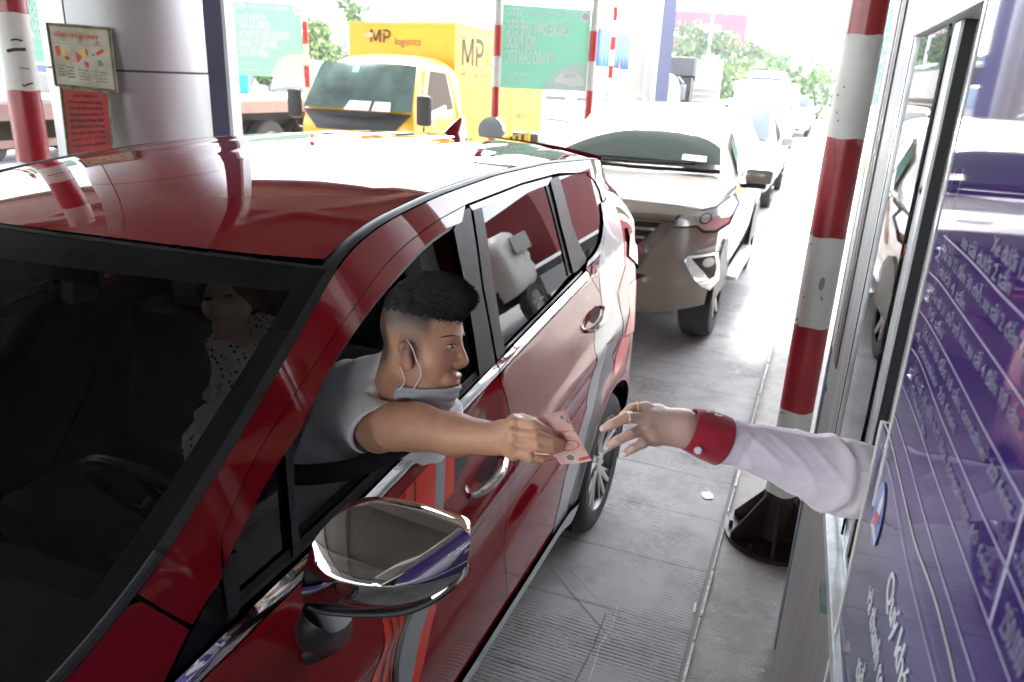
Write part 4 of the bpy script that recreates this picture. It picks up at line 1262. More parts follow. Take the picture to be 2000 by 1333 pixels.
# polo shirt
def cloth(pos, F, amp, dirs, freq, fade=None):
    e = np.array(pos); c = np.zeros_like(e)
    s_ = np.zeros(len(e))
    for (d, f, a, ph) in dirs: s_ += a*np.sin(e@np.array(d)*f+ph+2.2*np.sin(e@np.array([d[1], d[2], d[0]])*f*.31+ph))
    return s_
def vnormals(pos, F):
    n = np.zeros_like(pos)
    a = pos[F[:, 1]]-pos[F[:, 0]]; b = pos[F[:, 3]]-pos[F[:, 0]]; fn = np.cross(a, b)
    for i in range(4): np.add.at(n, F[:, i], fn)
    return n/(np.linalg.norm(n, axis=1)[:, None]+1e-12)
sf = Field((-1.42, 1.02, .72), (-.58, 2.02, 1.44), .0042)
sl_end = P(738, 842, 1.58)
sf.cone(sh_r+np.array([-.02, .03, .0]), sl_end+_nrm(elb-sh_r)*.05, .080, .066, 0)
sf.cone(neckb+np.array([0, 0, -.020]), sh_r, .070, .076, .05)
sf.cone(P(752, 728, 1.68), sh_r, .045, .070, .04)
sf.cone(P(740, 850, 1.80), P(640, 1010, 1.86), .135, .140, .06)
sf.cone(P(690, 850, 1.78), P(600, 960, 1.80), .11, .12, .06)
sf.cone(neckb+np.array([.0, 0, -.07]), P(838, 835, 2.0), .07, .075, .05)
sf.cone(P(800, 860, 1.88), P(760, 960, 1.9), .10, .10, .05)
# neck opening and the arm hole
nd0 = _nrm(H(-.01, 0, -.02)-neckb)
sf.cut(neckb+nd0*.050, nd0, .075, .12)
sf.cone(neckb-nd0*.01, neckb+nd0*.06, .050, .056, .004, sub=True)
sf.cone(neckb+Fh*.055+nd0*.0, neckb+Fh*.085-Uh*.05, .030, .012, .006, sub=True)
dv = _nrm(elb-sh_r)
dcut = _nrm(dv+Uh*(-.75)+Fh*.10)
sf.cut(sl_end+dv*.012, dcut, .13, .20)
sf.cone(sl_end-dv*.03, sl_end+dv*.10, .053, .058, .003, sub=True)
sf.cone(P(800, 850, 1.75), P(868, 806, 1.86), .045, .045, .02)
p3, F3 = sf.mesh()
n3 = vnormals(p3, F3)
axx = _nrm(P(640, 1000, 1.8)-P(760, 800, 1.75))
s3 = cloth(p3, F3, 1, [((.3, .35, .88), 55, .0022, 0), ((.6, -.2, .77), 85, .0012, 2), ((.1, .7, .7), 33, .0030, 1.), ((.55, .1, -.83), 120, .0006, .4)], 1)
# diagonal pull folds from the armpit
fd_ = (p3-sl_end); ang = np.arctan2(fd_@Uh, fd_@Fh); rr_ = np.linalg.norm(fd_, axis=1)
s3 += .0026*np.sin(ang*13+rr_*20)*np.clip((rr_-.085)/.06, 0, 1)*np.clip((.30-rr_)/.15, 0, 1)
p3 = p3+n3*(s3*np.clip((rr_-.05)/.05, .15, 1))[:, None]
shirt = np_mesh('shirt', p3, F3, M_shirt, man)
# collar: folded strip lying on the neck side, and the far collar leaf
def strip_px(name, inner, outer, th=.003):
    A = catmull([P(*q) for q in inner], 6); B = catmull([P(*q) for q in outer], 6)
    bm = bmesh.new(); rows = []
    for p, q in zip(A, B):
        m = (p+q)/2; up = cdir(m)*.004
        rows.append([bm.verts.new(p), bm.verts.new(p*.7+q*.3+up), bm.verts.new(p*.3+q*.7+up), bm.verts.new(q)])
    for a_, b_ in zip(rows, rows[1:]):
        for k in range(3): bm.faces.new((a_[k], b_[k], b_[k+1], a_[k+1]))
    bmesh.ops.solidify(bm, geom=bm.faces[:], thickness=th)
    return from_bm(name, bm, M_shirt, shirt, smooth=True, sharp=60)
cdir = lambda c: _nrm(CAM-c)
strip_px('collar', [(750, 684, 1.66), (756, 700, 1.612), (762, 728, 1.588), (772, 760, 1.585), (790, 792, 1.60)], [(732, 694, 1.68), (737, 712, 1.622), (743, 742, 1.592), (753, 776, 1.588), (772, 806, 1.598)])
strip_px('collar', [(824, 768, 1.66), (826, 782, 1.655), (826, 800, 1.65)], [(842, 776, 1.68), (842, 792, 1.67), (836, 812, 1.655)])
# mask pulled under the chin
M_mask = mat('grey_mask', (.36, .38, .42), .75, bump=.0005, bscale=500, sheen=.2)
def mask_fn(u, v):
    ph = math.radians(-112+224*u); c = math.cos(ph); s = math.sin(ph)
    e = abs(s)**3
    ztop = -.056-.006*e; zbot = -.122+.040*e
    zz = ztop+(zbot-ztop)*v
    r = 1.03-.30*v**4*(1-.5*e)+.03*math.sin(v*PI*3)*(1-v)
    xx = .026+(.078*r)*c-.012*v; yy = .058*r*s
    k = .0016*math.sin(v*24)*(1-e)
    return H(xx+k*c, yy+k*s, zz)
msk = sheet('face_mask', mask_fn, 60, 26, M_mask, man)
md = msk.modifiers.new('solidify', 'SOLIDIFY'); md.thickness = .0016; md.offset = 1
bm = bmesh.new(); tube(bm, [mask_fn(u, 0.01) for u in np.linspace(0, 1, 50)], .0016, 6); tube(bm, [mask_fn(u, .16) for u in np.linspace(.05, .95, 50)], .0008, 5)
from_bm('mask_edge', bm, mat('mask_binding', (.5, .52, .55), .7), msk, smooth=True)
M_str = mat('ear_loop_white', (.78, .78, .76), .7)
bm = bmesh.new()
tube(bm, catmull([mask_fn(.885, .02)+Lh*.001, H(.046, .0655, -.03), H(.036, .0725, 0), H(.028, .078, .022), H(.018, .081, .036)], 6), .0011, 6)
tube(bm, catmull([H(.006, .077, -.018), H(.010, .072, -.030), H(.014, .068, -.05), mask_fn(.99, .5)], 6), .0011, 6)
from_bm('ear_loop', bm, M_str, msk, smooth=True)
# finger nails of the driver
M_nail = mat('nail_tan', (.46, .28, .21), .25, coat=.5)
def nail(c, ax, up, L, W, mt, par, tip=None):
    ax = _nrm(np.array(ax)); up = np.array(up)-ax*(np.array(up)@ax); up = _nrm(up); sd_ = np.cross(ax, up)
    ball('fingernail', c, 1, mt, par, (L, W, .0016), np.array([ax, sd_, up]), 14)
    if tip is not None: ball('nail_tip', np.array(c)+ax*L*.80, 1, tip, par, (L*.42, W*.80, .0017), np.array([ax, sd_, up]), 12)
cdir = lambda c: _nrm(CAM-c)
for a, b in (((1070, 843), (1083, 851)), ((1083, 860), (1096, 863)), ((1080, 874), (1093, 874))):
    c = P(b[0]-4, b[1]-1, 1.2535 if b[1] > 855 else 1.259)
    nail(c, P(b[0], b[1], 1.25)-P(a[0], a[1], 1.25), cdir(c), .0055, .0045, M_nail, body)
# seat belt (part of the car) crossing his chest
bm = bmesh.new()
bl = catmull([P(560, 925, 1.50), P(600, 928, 1.52), P(680, 918, 1.56), P(745, 893, 1.60), P(800, 862, 1.66), P(860, 800, 1.80)], 6)
rows = []
for i, p in enumerate(bl):
    t = bl[min(i+1, len(bl)-1)]-bl[max(i-1, 0)]; w_ = _nrm(np.cross(t, CAM-p))*.021
    rows.append([bm.verts.new(p-w_), bm.verts.new(p+w_)])
for a, b in zip(rows, rows[1:]): bm.faces.new((a[0], a[1], b[1], b[0]))
bmesh.ops.solidify(bm, geom=bm.faces[:], thickness=.0015)
from_bm('seat_belt', bm, mat('belt_webbing', (.018, .018, .02), .6, bump=.0004, bscale=600), car, smooth=True)

# ------------------------------------------------------------------ banknote
note = thing('banknote', 'creased pink banknote held between the fingers of the driver', 'banknote', P(1105, 855, 1.255))
NL = catmull([np.array([1042, 819, 1.283]), np.array([1060, 846, 1.272]), np.array([1080, 882, 1.262]), np.array([1095, 907, 1.252])], 8)
NR_ = catmull([np.array([1106, 800, 1.290]), np.array([1121, 838, 1.262]), np.array([1138, 868, 1.262]), np.array([1156, 900, 1.245])], 8)
def note_fn(u, v, off=0.):
    def ev(c, t):
        i = min(len(c)-2, max(0, int(t*(len(c)-1)))); f = t*(len(c)-1)-i; return c[i]*(1-f)+c[i+1]*f
    a, b = ev(NL, v), ev(NR_, v); q = a*(1-u)+b*u
    q = q+np.array([0, 3.5*math.sin(PI*u)*(v-.4), .004*math.sin(PI*u)*(1 if v > .35 else -.6)])
    return P(q[0], q[1], q[2]-off)
M_note = mat('note_pink', (.88, .42, .36), .42, col2=(.92, .62, .54), nscale=26, coat=.15)
sheet('note_sheet', note_fn, 24, 40, M_note, note)
nsh = note.children[0]; md = nsh.modifiers.new('s', 'SOLIDIFY'); md.thickness = .0003
def note_poly(pts, mt, off=.0006, nm='print'):
    b = bmesh.new(); b.faces.new([b.verts.new(note_fn(u, v, off)) for u, v in pts]); bmesh.ops.triangulate(b, faces=b.faces[:])
    return from_bm(nm, b, mt, note)
def note_line(pts, mt, w=.012, off=.0006, nm='print'):
    b = bmesh.new(); tube(b, [note_fn(u, v, off) for u, v in pts], w*.045, 5); return from_bm(nm, b, mt, note)
M_nred = mat('note_red', (.60, .10, .09), .5); M_nwin = mat('note_window', (.30, .29, .29), .2, coat=.5); M_nwh = mat('note_white', (.85, .80, .78), .4)
M_npale = mat('note_pale', (.83, .62, .56), .45)
def cl(cu, cv, ru, rv, lob=5, am=.16): return [(cu+ru*(1+am*math.cos(lob*a))*math.cos(a), cv+rv*(1+am*math.cos(lob*a))*math.sin(a)) for a in np.linspace(0, 2*PI, 36, endpoint=False)]
note_poly(cl(.42, .86, .155, .082), M_nwh, .0005); note_poly(cl(.42, .86, .120, .062), M_nwin, .0008)
note_poly(cl(.78, .115, .070, .050), M_nwh, .0005); note_poly(cl(.78, .115, .050, .036), M_nwin, .0008)
note_poly([(.25, .10), (.70, .10), (.72, .30), (.30, .33)], M_npale, .0004)
note_poly([(.12, .16), (.26, .15), (.30, .26), (.16, .27)], M_nred, .0006)
# plain oval vignette with a generic face
note_line(cl(.60, .63, .28, .095, 2, .05)+[cl(.60, .63, .28, .095, 2, .05)[0]], M_nred, .018)
note_line([(.45, .62), (.52, .60), (.56, .625), (.52, .64)], M_nred, .010); note_line([(.62, .60), (.68, .595), (.70, .62)], M_nred, .010); note_line([(.62, .665), (.68, .665), (.70, .645)], M_nred, .010)
note_line([(.40, .60), (.43, .64), (.40, .67)], M_nred, .012); note_line([(.36, .56), (.30, .62), (.34, .70)], M_nred, .014)
note_line(cl(.48, .42, .10, .035, 2, .1), M_nred, .016); note_line(cl(.48, .42, .05, .018, 2, .1), M_nred, .014)
for k in range(9): note_line([(.10+.0*k, .30+.05*k), (.16, .31+.05*k)], M_npale, .008)
o0, o1, o2 = note_fn(.62, .97, .0008), note_fn(.92, .955, .0008), note_fn(.62, .91, .0008)
txt('50000', .0080, M_nred, note, frame(o0, _nrm(o1-o0), _nrm(np.cross(np.cross(o1-o0, o2-o0), o1-o0))), bold=.0003, name='print')
o0, o1 = note_fn(.86, .18, .0008), note_fn(.92, .36, .0008)
nrmn = _nrm(CAM-o0); txt('50000 DONG', .0045, M_nred, note, frame(o0, _nrm(o1-o0), _nrm(np.cross(nrmn, _nrm(o1-o0)))), name='print')

# ------------------------------------------------------------------ booth clerk's arm
clerk = thing('person', 'toll clerk arm in a lilac sleeve with red cuff reaching from the booth window', 'person', P(1800, 990, 1.22))
wr = P(1338, 836, 1.205)
cf = Field(P(1250, 840, 1.2)-np.array([.20, .16, .14]), P(1640, 930, 1.22)+np.array([.22, .16, .13]), .0022)
KF = [P(1283, 806, 1.215), P(1266, 817, 1.198), P(1263, 838, 1.188), P(1276, 856, 1.188)]
wk = [P(1330, 826, 1.205), P(1330, 832, 1.2), P(1330, 842, 1.197), P(1332, 852, 1.2)]
for q, w_, r in zip(KF, wk, [.0125, .0125, .0120, .0110]): cf.cone(w_, q, .0165, r, .014)
for a, b in zip(KF, KF[1:]): cf.cone(a, b, .0112, .0108, .010)
cf.cone(P(1322, 835, 1.205), P(1285, 830, 1.20), .022, .018, .014, flat=(cdir(wr), 1.25))
cf.chain([KF[0], P(1262, 795, 1.205), P(1232, 799, 1.200), P(1216, 812, 1.200)], [.0100, .0088, .0080, .0066], k=.003, k0=.010)
cf.chain([KF[1], P(1222, 816, 1.176), P(1196, 829, 1.172), P(1178, 838, 1.176)], [.0098, .0090, .0078, .0062], k=.003, k0=.010)
cf.chain([KF[2], P(1232, 848, 1.168), P(1205, 862, 1.165), P(1187, 874, 1.170)], [.0096, .0086, .0076, .0062], k=.003, k0=.010)
cf.chain([KF[3], P(1256, 866, 1.172), P(1236, 876, 1.170), P(1221, 886, 1.173)], [.0088, .0080, .0072, .0060], k=.003, k0=.010)
cf.chain([P(1315, 835, 1.225), P(1285, 838, 1.232), P(1262, 842, 1.228)], [.016, .0115, .0085], k=.004, k0=.012)
for q, u in ((KF[0], .004), (KF[1], .005), (KF[2], .005), (KF[3], .004)): cf.ell(q+cdir(q)*.008, (.0075, .0075, .006), None, .008)
cf.cone(wr, P(1420, 862, 1.218), .0262, .0275, .018)
cf.cone(P(1420, 862, 1.218), P(1640, 926, 1.24), .028, .034, .01)
pc, Fc = cf.mesh()
m5 = np.zeros((len(pc), 4)); m5[:, 3] = 1
for q in KF+[P(1232, 848, 1.168), P(1222, 816, 1.176)]: m5[:, 1] = np.maximum(m5[:, 1], .5*np.exp(-(np.linalg.norm(pc-q, axis=1)/.013)**2))
arm = np_mesh('arm', pc, Fc, M_skinF, clerk, m5)
M_nailF = mat('nail_pale', (.70, .47, .40), .15, coat=1.); M_nailT = mat('nail_white', (.85, .83, .80), .2, coat=1.)
for a, b, d in (((1228, 802), (1215, 812), 1.193), ((1196, 829), (1179, 836), 1.168), ((1205, 862), (1187, 872), 1.162), ((1236, 876), (1222, 884), 1.166)):
    c = P(b[0]+2.5, b[1]+.5, d)
    nail(c, P(b[0], b[1], d)-P(a[0], a[1], d), cdir(c)+np.array([0, 0, .5]), .0068, .0044, M_nailF, arm, M_nailT)
# rings: separate things
M_gold = mat('gold', (.85, .48, .20), .15, metal=1.); M_dia = mat('stone', (.9, .92, .95), .03, metal=.6, coat=1.)
def ring_(name, label, c, ax, r, tubr, bead):
    t = thing(name, label, 'ring', c)
    ax = _nrm(ax); a_ = _nrm(np.cross(ax, np.array([0, 0, 1.]))); b_ = np.cross(ax, a_)
    bm = bmesh.new(); tube(bm, [c+(a_*math.cos(q)+b_*math.sin(q))*r for q in np.linspace(0, 2*PI, 33)], tubr, 7, cap=False)
    from_bm('band', bm, M_gold, t, smooth=True)
    cd = cdir(c); cd = _nrm(cd-ax*(cd@ax)); sd_ = np.cross(ax, cd)
    if bead == 'beads':
        for k in range(-3, 4): a = k*.33; ball('bead', c+(cd*math.cos(a)+sd_*math.sin(a))*(r+.0006), .0016, M_gold, t, seg=10)
    else:
        for k in range(-4, 5): a = k*.27; ball('stone', c+(cd*math.cos(a)+sd_*math.sin(a))*(r+.0008)-ax*.0015, .0010, M_dia, t, seg=8)
        ball('stone', c+(cd*math.cos(-.5)+sd_*math.sin(-.5))*(r+.003), .0028, M_dia, t, seg=12)
ring_('gold_ring', 'thin beaded gold ring on the clerk\'s top finger', P(1243, 797.5, 1.2015), P(1262, 795, 1.205)-P(1232, 799, 1.2), .0090, .0010, 'beads')
ring_('diamond_ring', 'rose gold ring with a clear stone on the clerk\'s second finger', P(1225, 816.5, 1.177), P(1262, 817, 1.19)-P(1200, 826, 1.17), .0098, .0011, 'dia')
# sleeve and cuff
M_lilac = shirt_mat('lilac_cotton', (.84, .75, .83)); M_cuff = shirt_mat('cuff_red', (.34, .008, .025))
def loft(name, rings, mt, par, seg=64, wr_=None, thick=.002):
    """rings: (px,py,d, r_vert_px, r_depth m)"""
    cs = [P(a, b, c) for a, b, c, _, _ in rings]; n = len(rings)
    dirs = [_nrm(cs[min(i+1, n-1)]-cs[max(i-1, 0)]) for i in range(n)]
    dense = []; M_ = 8
    arr = catmull([np.array([*cs[i], rings[i][3]/FPX*rings[i][2], rings[i][4]]) for i in range(n)], M_)
    dr = catmull(dirs, M_)
    vs = []; fs = []
    for i, (q, d) in enumerate(zip(arr, dr)):
        c = q[:3]; d = _nrm(d); cd = cdir(c); side_ = _nrm(np.cross(d, cd)); 
        if side_[2] < 0: side_ = -side_
        fr = _nrm(np.cross(side_, d)); 
        if fr@cd < 0: fr = -fr
        for k in range(seg):
            a = 2*PI*k/seg; w = wr_(i/(len(arr)-1), a) if wr_ else 0
            vs.append(c+side_*math.cos(a)*(q[3]+w)+fr*math.sin(a)*(q[4]+w))
    for i in range(len(arr)-1):
        for k in range(seg): fs.append((i*seg+k, i*seg+(k+1) % seg, (i+1)*seg+(k+1) % seg, (i+1)*seg+k))
    o = mk(name, vs, fs, mt, par, True)
    if thick: md = o.modifiers.new('s', 'SOLIDIFY'); md.thickness = thick
    return o
def wrk(t, a):
    w = .0008*math.sin(t*15+2*math.sin(a*2+t*5))*min(1, t*5)+.0006*math.sin(a*5+t*9)
    q = math.sin(t*21+2.4*math.cos(a+.6)+1.1*math.sin(2*a)); w += .0024*(1-abs(q))**3*min(1, t*6)-.0004
    q = math.sin(a*2.5+t*6.5+.8*math.sin(t*11)); w += .0014*(1-abs(q))**4*min(1, t*4)
    # the deep fold seen two thirds along
    f = (t-.56-.05*math.sin(a-.4)); w += -.007*math.exp(-(f/.014)**2)+.005*math.exp(-((f+.035)/.03)**2)+.004*math.exp(-((f-.05)/.04)**2)
    f = (t-.13-.03*math.cos(a)); w += -.003*math.exp(-(f/.02)**2)
    return w
SLV = [(1403, 860, 1.212, 44, .036), (1450, 870, 1.215, 47, .038), (1510, 886, 1.22, 53, .042), (1570, 906, 1.225, 62, .046), (1630, 928, 1.23, 72, .050), (1700, 944, 1.24, 73, .052), (1790, 968, 1.25, 82, .058), (1900, 990, 1.27, 86, .06)]
slv = loft('sleeve', SLV, M_lilac, clerk, wr_=wrk, seg=96)
cuff = loft('cuff', [(1345, 838, 1.205, 42, .034), (1362, 844, 1.206, 46, .036), (1385, 852, 1.208, 49, .0385), (1410, 861, 1.212, 50, .040)], M_cuff, clerk, wr_=lambda t, a: .0006*math.sin(a*3+t*4), thick=.003)
bc = P(1363, 880, 1.172)
ud = _nrm(cdir(bc)-np.array([0, 0, .25])); a_ = _nrm(np.cross(ud, np.array([0, 0, 1.]))); b_ = np.cross(ud, a_)
bm = bmesh.new(); tube(bm, [bc-ud*.001, bc+ud*.0022], .0060, 24)
for q in (-1, 1): pass
btn = from_bm('button', bm, mat('button_lilac', (.62, .58, .74), .25, coat=.4), cuff, smooth=True)
bm = bmesh.new(); tube(bm, [bc+ud*.0023+(a_*math.cos(q)+b_*math.sin(q))*.0046 for q in np.linspace(0, 2*PI, 25)], .0005, 5)
tube(bm, [bc+ud*.0024-a_*.0013-b_*.0013, bc+ud*.0024+a_*.0013+b_*.0013], .0005, 5)
from_bm('button_thread', bm, mat('thread', (.3, .27, .4), .7), cuff)
# white embroidered marks on the cuff
M_thr = mat('embroidery_white', (.85, .85, .85), .7)
bm = bmesh.new()
tube(bm, catmull([P(x_, y_, 1.1905+dd) for x_, y_, dd in ((1381, 806, .004), (1388, 801, .006), (1396, 803, .006), (1402, 807, .004))], 5), .0022, 6, flat=.5)
tube(bm, catmull([P(x_, y_, 1.1905+dd) for x_, y_, dd in ((1396, 809, .002), (1404, 812, .002), (1411, 812, .004))], 5), .0022, 6, flat=.5)
from_bm('embroidery', bm, M_thr, cuff, smooth=True)

# ------------------------------------------------------------------ small girl standing in the car behind the windscreen
girl = thing('person', 'small girl in a spotted sleeveless dress standing inside the red car behind the windscreen', 'person', (-1.55, 1.6, .6))
DG = 2.02
gf = Field(P(470, 690, DG)-np.array([.28, .28, .36]), P(470, 690, DG)+np.array([.28, .28, .30]), .004)
Fg = _nrm(RM@np.array([-.05, -.15, .98])); Ug = _nrm(RM@np.array([-.12, .99, .12])); Ug = _nrm(Ug-Fg*(Ug@Fg)); Lg = np.cross(Ug, Fg); FG = np.array([Fg, Lg, Ug])
GO = P(447, 575, DG)
def G(x, y, z): return GO+Fg*x+Lg*y+Ug*z
gf.ell(G(-.02, 0, .025), (.085, .072, .085), FG, 0)
gf.ell(G(.018, 0, -.030), (.052, .056, .060), FG, .03)
for s in (1, -1): gf.ell(G(.045, s*.030, -.030), (.028, .026, .024), FG, .015); gf.ell(G(.078, s*.028, -.002), (.014, .016, .010), FG, .008, sub=True)
gf.cone(G(.066, 0, -.010), G(.076, 0, -.026), .006, .010, .008)
gf.cone(G(.060, -.012, -.056), G(.060, .012, -.056), .007, .007, .006)
gf.ell(G(.050, 0, -.085), (.018, .020, .014), FG, .012)
gf.cone(G(-.02, 0, -.06), P(470, 650, DG+.04), .032, .034, .015)
gf.cone(P(440, 668, DG+.03), P(520, 640, DG+.03), .036, .036, .02)
gf.cone(P(470, 680, DG+.04), P(480, 760, DG+.04), .07, .065, .03)
gf.cone(P(522, 642, DG+.03), P(528, 700, DG+.02), .026, .022, .01); gf.cone(P(528, 700, DG+.02), P(500, 750, DG-.03), .022, .017, .01)
gf.cone(P(437, 670, DG+.02), P(430, 640, DG-.06), .022, .018, .01); gf.cone(P(430, 640, DG-.06), P(436, 606, DG-.07), .017, .016, .01)
pg_, Fg_ = gf.mesh(); mm = np.zeros((len(pg_), 4)); mm[:, 3] = 1
lg = (pg_-GO)@FG.T
mm[:, 1] = np.clip(1-np.abs(lg[:, 2]+.057)/.008, 0, 1)*(np.abs(lg[:, 1]) < .020)*(lg[:, 0] > .045)
gb = np_mesh('body', pg_, Fg_, M_skinF, girl, mm)
for s in (1, -1):
    ball('eye', G(.0665, s*.028, -.003), .008, M_iris, gb, (.006, .012, .0055), FG)
M_hairg = mat('girl_hair', (.022, .015, .012), .4)
hf = Field(GO-.16, GO+.18, .005); hf.ell(G(-.020, 0, .030), (.100, .090, .098), FG, 0); hf.ell(G(.085, 0, -.045), (.085, .062, .085), FG, .006, sub=True)
ph_, Fh_ = hf.mesh(); np_mesh('hair', ph_, Fh_, M_hairg, girl)
# dress with spots
m = mat('spotted_cotton', (.62, .58, .56), .85)
nt = m.node_tree; b_n = nt.nodes['Principled BSDF']; vo = nt.nodes.new('ShaderNodeTexVoronoi'); vo.inputs['Scale'].default_value = 62; vo.inputs['Randomness'].default_value = .55
tcn = nt.nodes.new('ShaderNodeTexCoord'); nt.links.new(tcn.outputs['Object'], vo.inputs['Vector'])
mr = nt.nodes.new('ShaderNodeMapRange'); mr.inputs[1].default_value = .26; mr.inputs[2].default_value = .32; nt.links.new(vo.outputs['Distance'], mr.inputs[0])
mxn = nt.nodes.new('ShaderNodeMix'); mxn.data_type = 'RGBA'; nt.links.new(mr.outputs[0], mxn.inputs[0]); mxn.inputs[6].default_value = (.10, .08, .12, 1); mxn.inputs[7].default_value = (.66, .62, .58, 1)
nt.links.new(mxn.outputs[2], b_n.inputs['Base Color'])
df = Field(P(480, 740, DG)-np.array([.26, .26, .40]), P(480, 700, DG)+np.array([.24, .24, .24]), .005)
df.cone(P(468, 690, DG+.035), P(482, 770, DG+.04), .078, .074, 0); df.cone(P(482, 770, DG+.04), P(470, 860, DG+.02), .085, .14, .03)
df.cone(P(508, 640, DG+.02), P(528, 655, DG+.0), .040, .046, .015); df.cone(P(440, 660, DG+.01), P(432, 672, DG), .030, .036, .015)
df.cone(P(455, 636, DG-.03), P(465, 650, DG-.05), .04, .042, .004, sub=True)
pd_, Fd_ = df.mesh(); nd_ = vnormals(pd_, Fd_)
dd = .006*np.sin(pd_[:, 0]*95+3*np.sin(pd_[:, 2]*25))*np.clip((1.30-pd_[:, 2])/.1, .25, 1)
np_mesh('dress', pd_+nd_*dd[:, None], Fd_, m, girl)
# tissue box on the console
tb = thing('tissue_box', 'pale cardboard tissue box on the dashboard inside the car below the girl', 'box', P(415, 815, 1.70))
bm = bmesh.new(); c0 = P(418, 812, 1.70)
prism(bm, [P(378, 805, 1.66), P(398, 788, 1.74), P(450, 770, 1.86), P(455, 800, 1.80), P(438, 812, 1.66)], (0, 0, -.004))
prism(bm, [P(378, 806, 1.66), P(438, 812, 1.66), P(436, 848, 1.66), P(382, 846, 1.66)], (.0, .16, .02))
from_bm('carton', bm, mat('carton_cream', (.50, .50, .42), .8), tb)
bm = bmesh.new(); bmesh.ops.create_grid(bm, x_segments=8, y_segments=8, size=.5)
for v in bm.verts:
    u_, w_ = v.co.x, v.co.y
    v.co = Vector(P(430+u_*70, 775-w_*30-10*math.cos(u_*9+w_*4), 1.76+.04*math.sin(u_*7)))
from_bm('tissue', bm, mat('tissue_white', (.6, .6, .55), .9), tb, smooth=True)
# ------------------------------------------------------------------ toll booth wall beside the camera
WO = np.array([.197, 0, 0]); WN = _nrm(np.array([1, .039, 0]))      # into the booth
WS = _nrm(np.array([.039, -1., 0]))                                  # reading direction (towards the camera)
def Wp(px, py, off=0.):                   # pixel -> point on the wall plane moved off metres towards the lane
    return onplane(px, py, WO-WN*off, WN)
def Wa(y, z, off=0.):                     # wall point by world y and height
    return np.array([.197-.039*y, y, z])-WN*off
M_bwall = mat('booth_panel', (.38, .38, .37), .55, noise=.12, nscale=6, stretch=(3, 3, .35), bump=.0012, bscale=40)
M_bwhite = mat('booth_white', (.72, .72, .71), .4, noise=.08, nscale=12, rnoise=.1)
M_trim = mat('booth_trim_blue', (.16, .20, .24), .45, noise=.2, nscale=20)
M_alu = mat('window_alu', (.62, .64, .65), .35, metal=.6, noise=.14, nscale=22, rnoise=.12)
M_gasket = mat('brown_gasket', (.10, .085, .085), .6)
M_bin = mat('booth_interior', (.16, .155, .145), .8)
M_pane = glass_mat('clear_pane', (.88, .93, .92))
booth = thing('toll_booth', 'white toll booth with sliding aluminium window at the right edge', 'toll booth', (1.2, .4, .09))
def wbox(name, y0, y1, z0, z1, o0, o1, mt, par=None, bev=0.):
    """block on the wall plane; o0 nearer to the lane than o1 (metres out of the wall, may be negative = inside)"""
    bm = bmesh.new()
    pts = [Wa(y0, z0, o0), Wa(y1, z0, o0), Wa(y1, z1, o0), Wa(y0, z1, o0)]
    prism(bm, pts, WN*(o0-o1))
    if bev: bmesh.ops.bevel(bm, geom=bm.edges[:], offset=bev, segments=2, affect='EDGES')
    return from_bm(name, bm, mt, par or booth)
ZS, ZH = 1.115, 2.066
YC = 2.42
wbox('wall', 1.86, YC-.035, ZS+.002, 3.2, 0, -.05, M_bwall)
wbox('wall', -2.6, YC-.035, .094, ZS-.03, -.002, -.05, M_bwall)
wbox('wall', -2.6, 1.858, ZH+.036, 2.42, 0, -.05, M_bwhite)
wbox('added_fascia', -2.6, 1.858, 2.423, 3.2, .002, -.05, mat('added_fascia_dark', (.09, .09, .10), .5))  # dark band added above the view to darken what the pillar mirrors
wbox('corner_trim', YC-.033, YC+.012, .094, 3.2, .004, -.06, M_trim)
wbox('corner_post', YC-.12, YC-.036, ZS+.12, 3.2, .004, .001, M_bwhite)
wbox('joint_strip', 2.14, 2.22, 1.24, 3.15, .004, .001, M_gasket)
wbox('window_frame', 1.80, 1.858, ZS-.0, ZH+.034, .005, -.05, M_alu, bev=.002)
wbox('frame_groove', 1.822, 1.834, ZS+.02, ZH, .0062, .0052, M_dark)
wbox('window_frame', -2.4, 1.798, ZH-.002, ZH+.034, .014, -.05, M_bwhite, bev=.002)
wbox('window_frame', -2.4, 1.798, ZS-.028, ZS+.002, .022, -.05, M_alu, bev=.002)
wbox('window_track', -2.4, 1.798, ZS+.004, ZS+.020, -.005, -.009, M_alu)
wbox('window_track', -2.4, 1.798, ZS+.004, ZS+.016, -.022, -.026, M_dark)
wbox('header_shadow_gap', -2.4, 1.80, ZH+.038, ZH+.044, .001, -.0, M_dark)
for z in (2.16, 2.32): wbox('panel_joint', -2.4, 1.9, z, z+.004, .0012, -.0, M_gasket)
# first sliding sash
wbox('sash_glass', 1.44, 1.80, ZS+.022, ZH-.004, .0005, -.0035, M_pane)
wbox('sash_stile', 1.375, 1.44, ZS+.018, ZH-.003, -.006, -.026, M_alu, bev=.002)
wbox('sash_stile', 1.315, 1.370, ZS+.018, ZH-.003, -.026, -.046, mat('stile_grey', (.36, .37, .37), .4, metal=.4, noise=.2, nscale=30), bev=.002)
wbox('sash_rubber', 1.370, 1.375, ZS+.018, ZH-.003, -.010, -.028, M_dark)
wbox('jamb', 1.12, 1.312, 1.52, ZH-.003, -.050, -.09, M_bwall)
wbox('sill_block', 1.27, 1.34, ZS-.046, ZS-.030, .030, -.01, mat('green_block', (.10, .17, .14), .6))
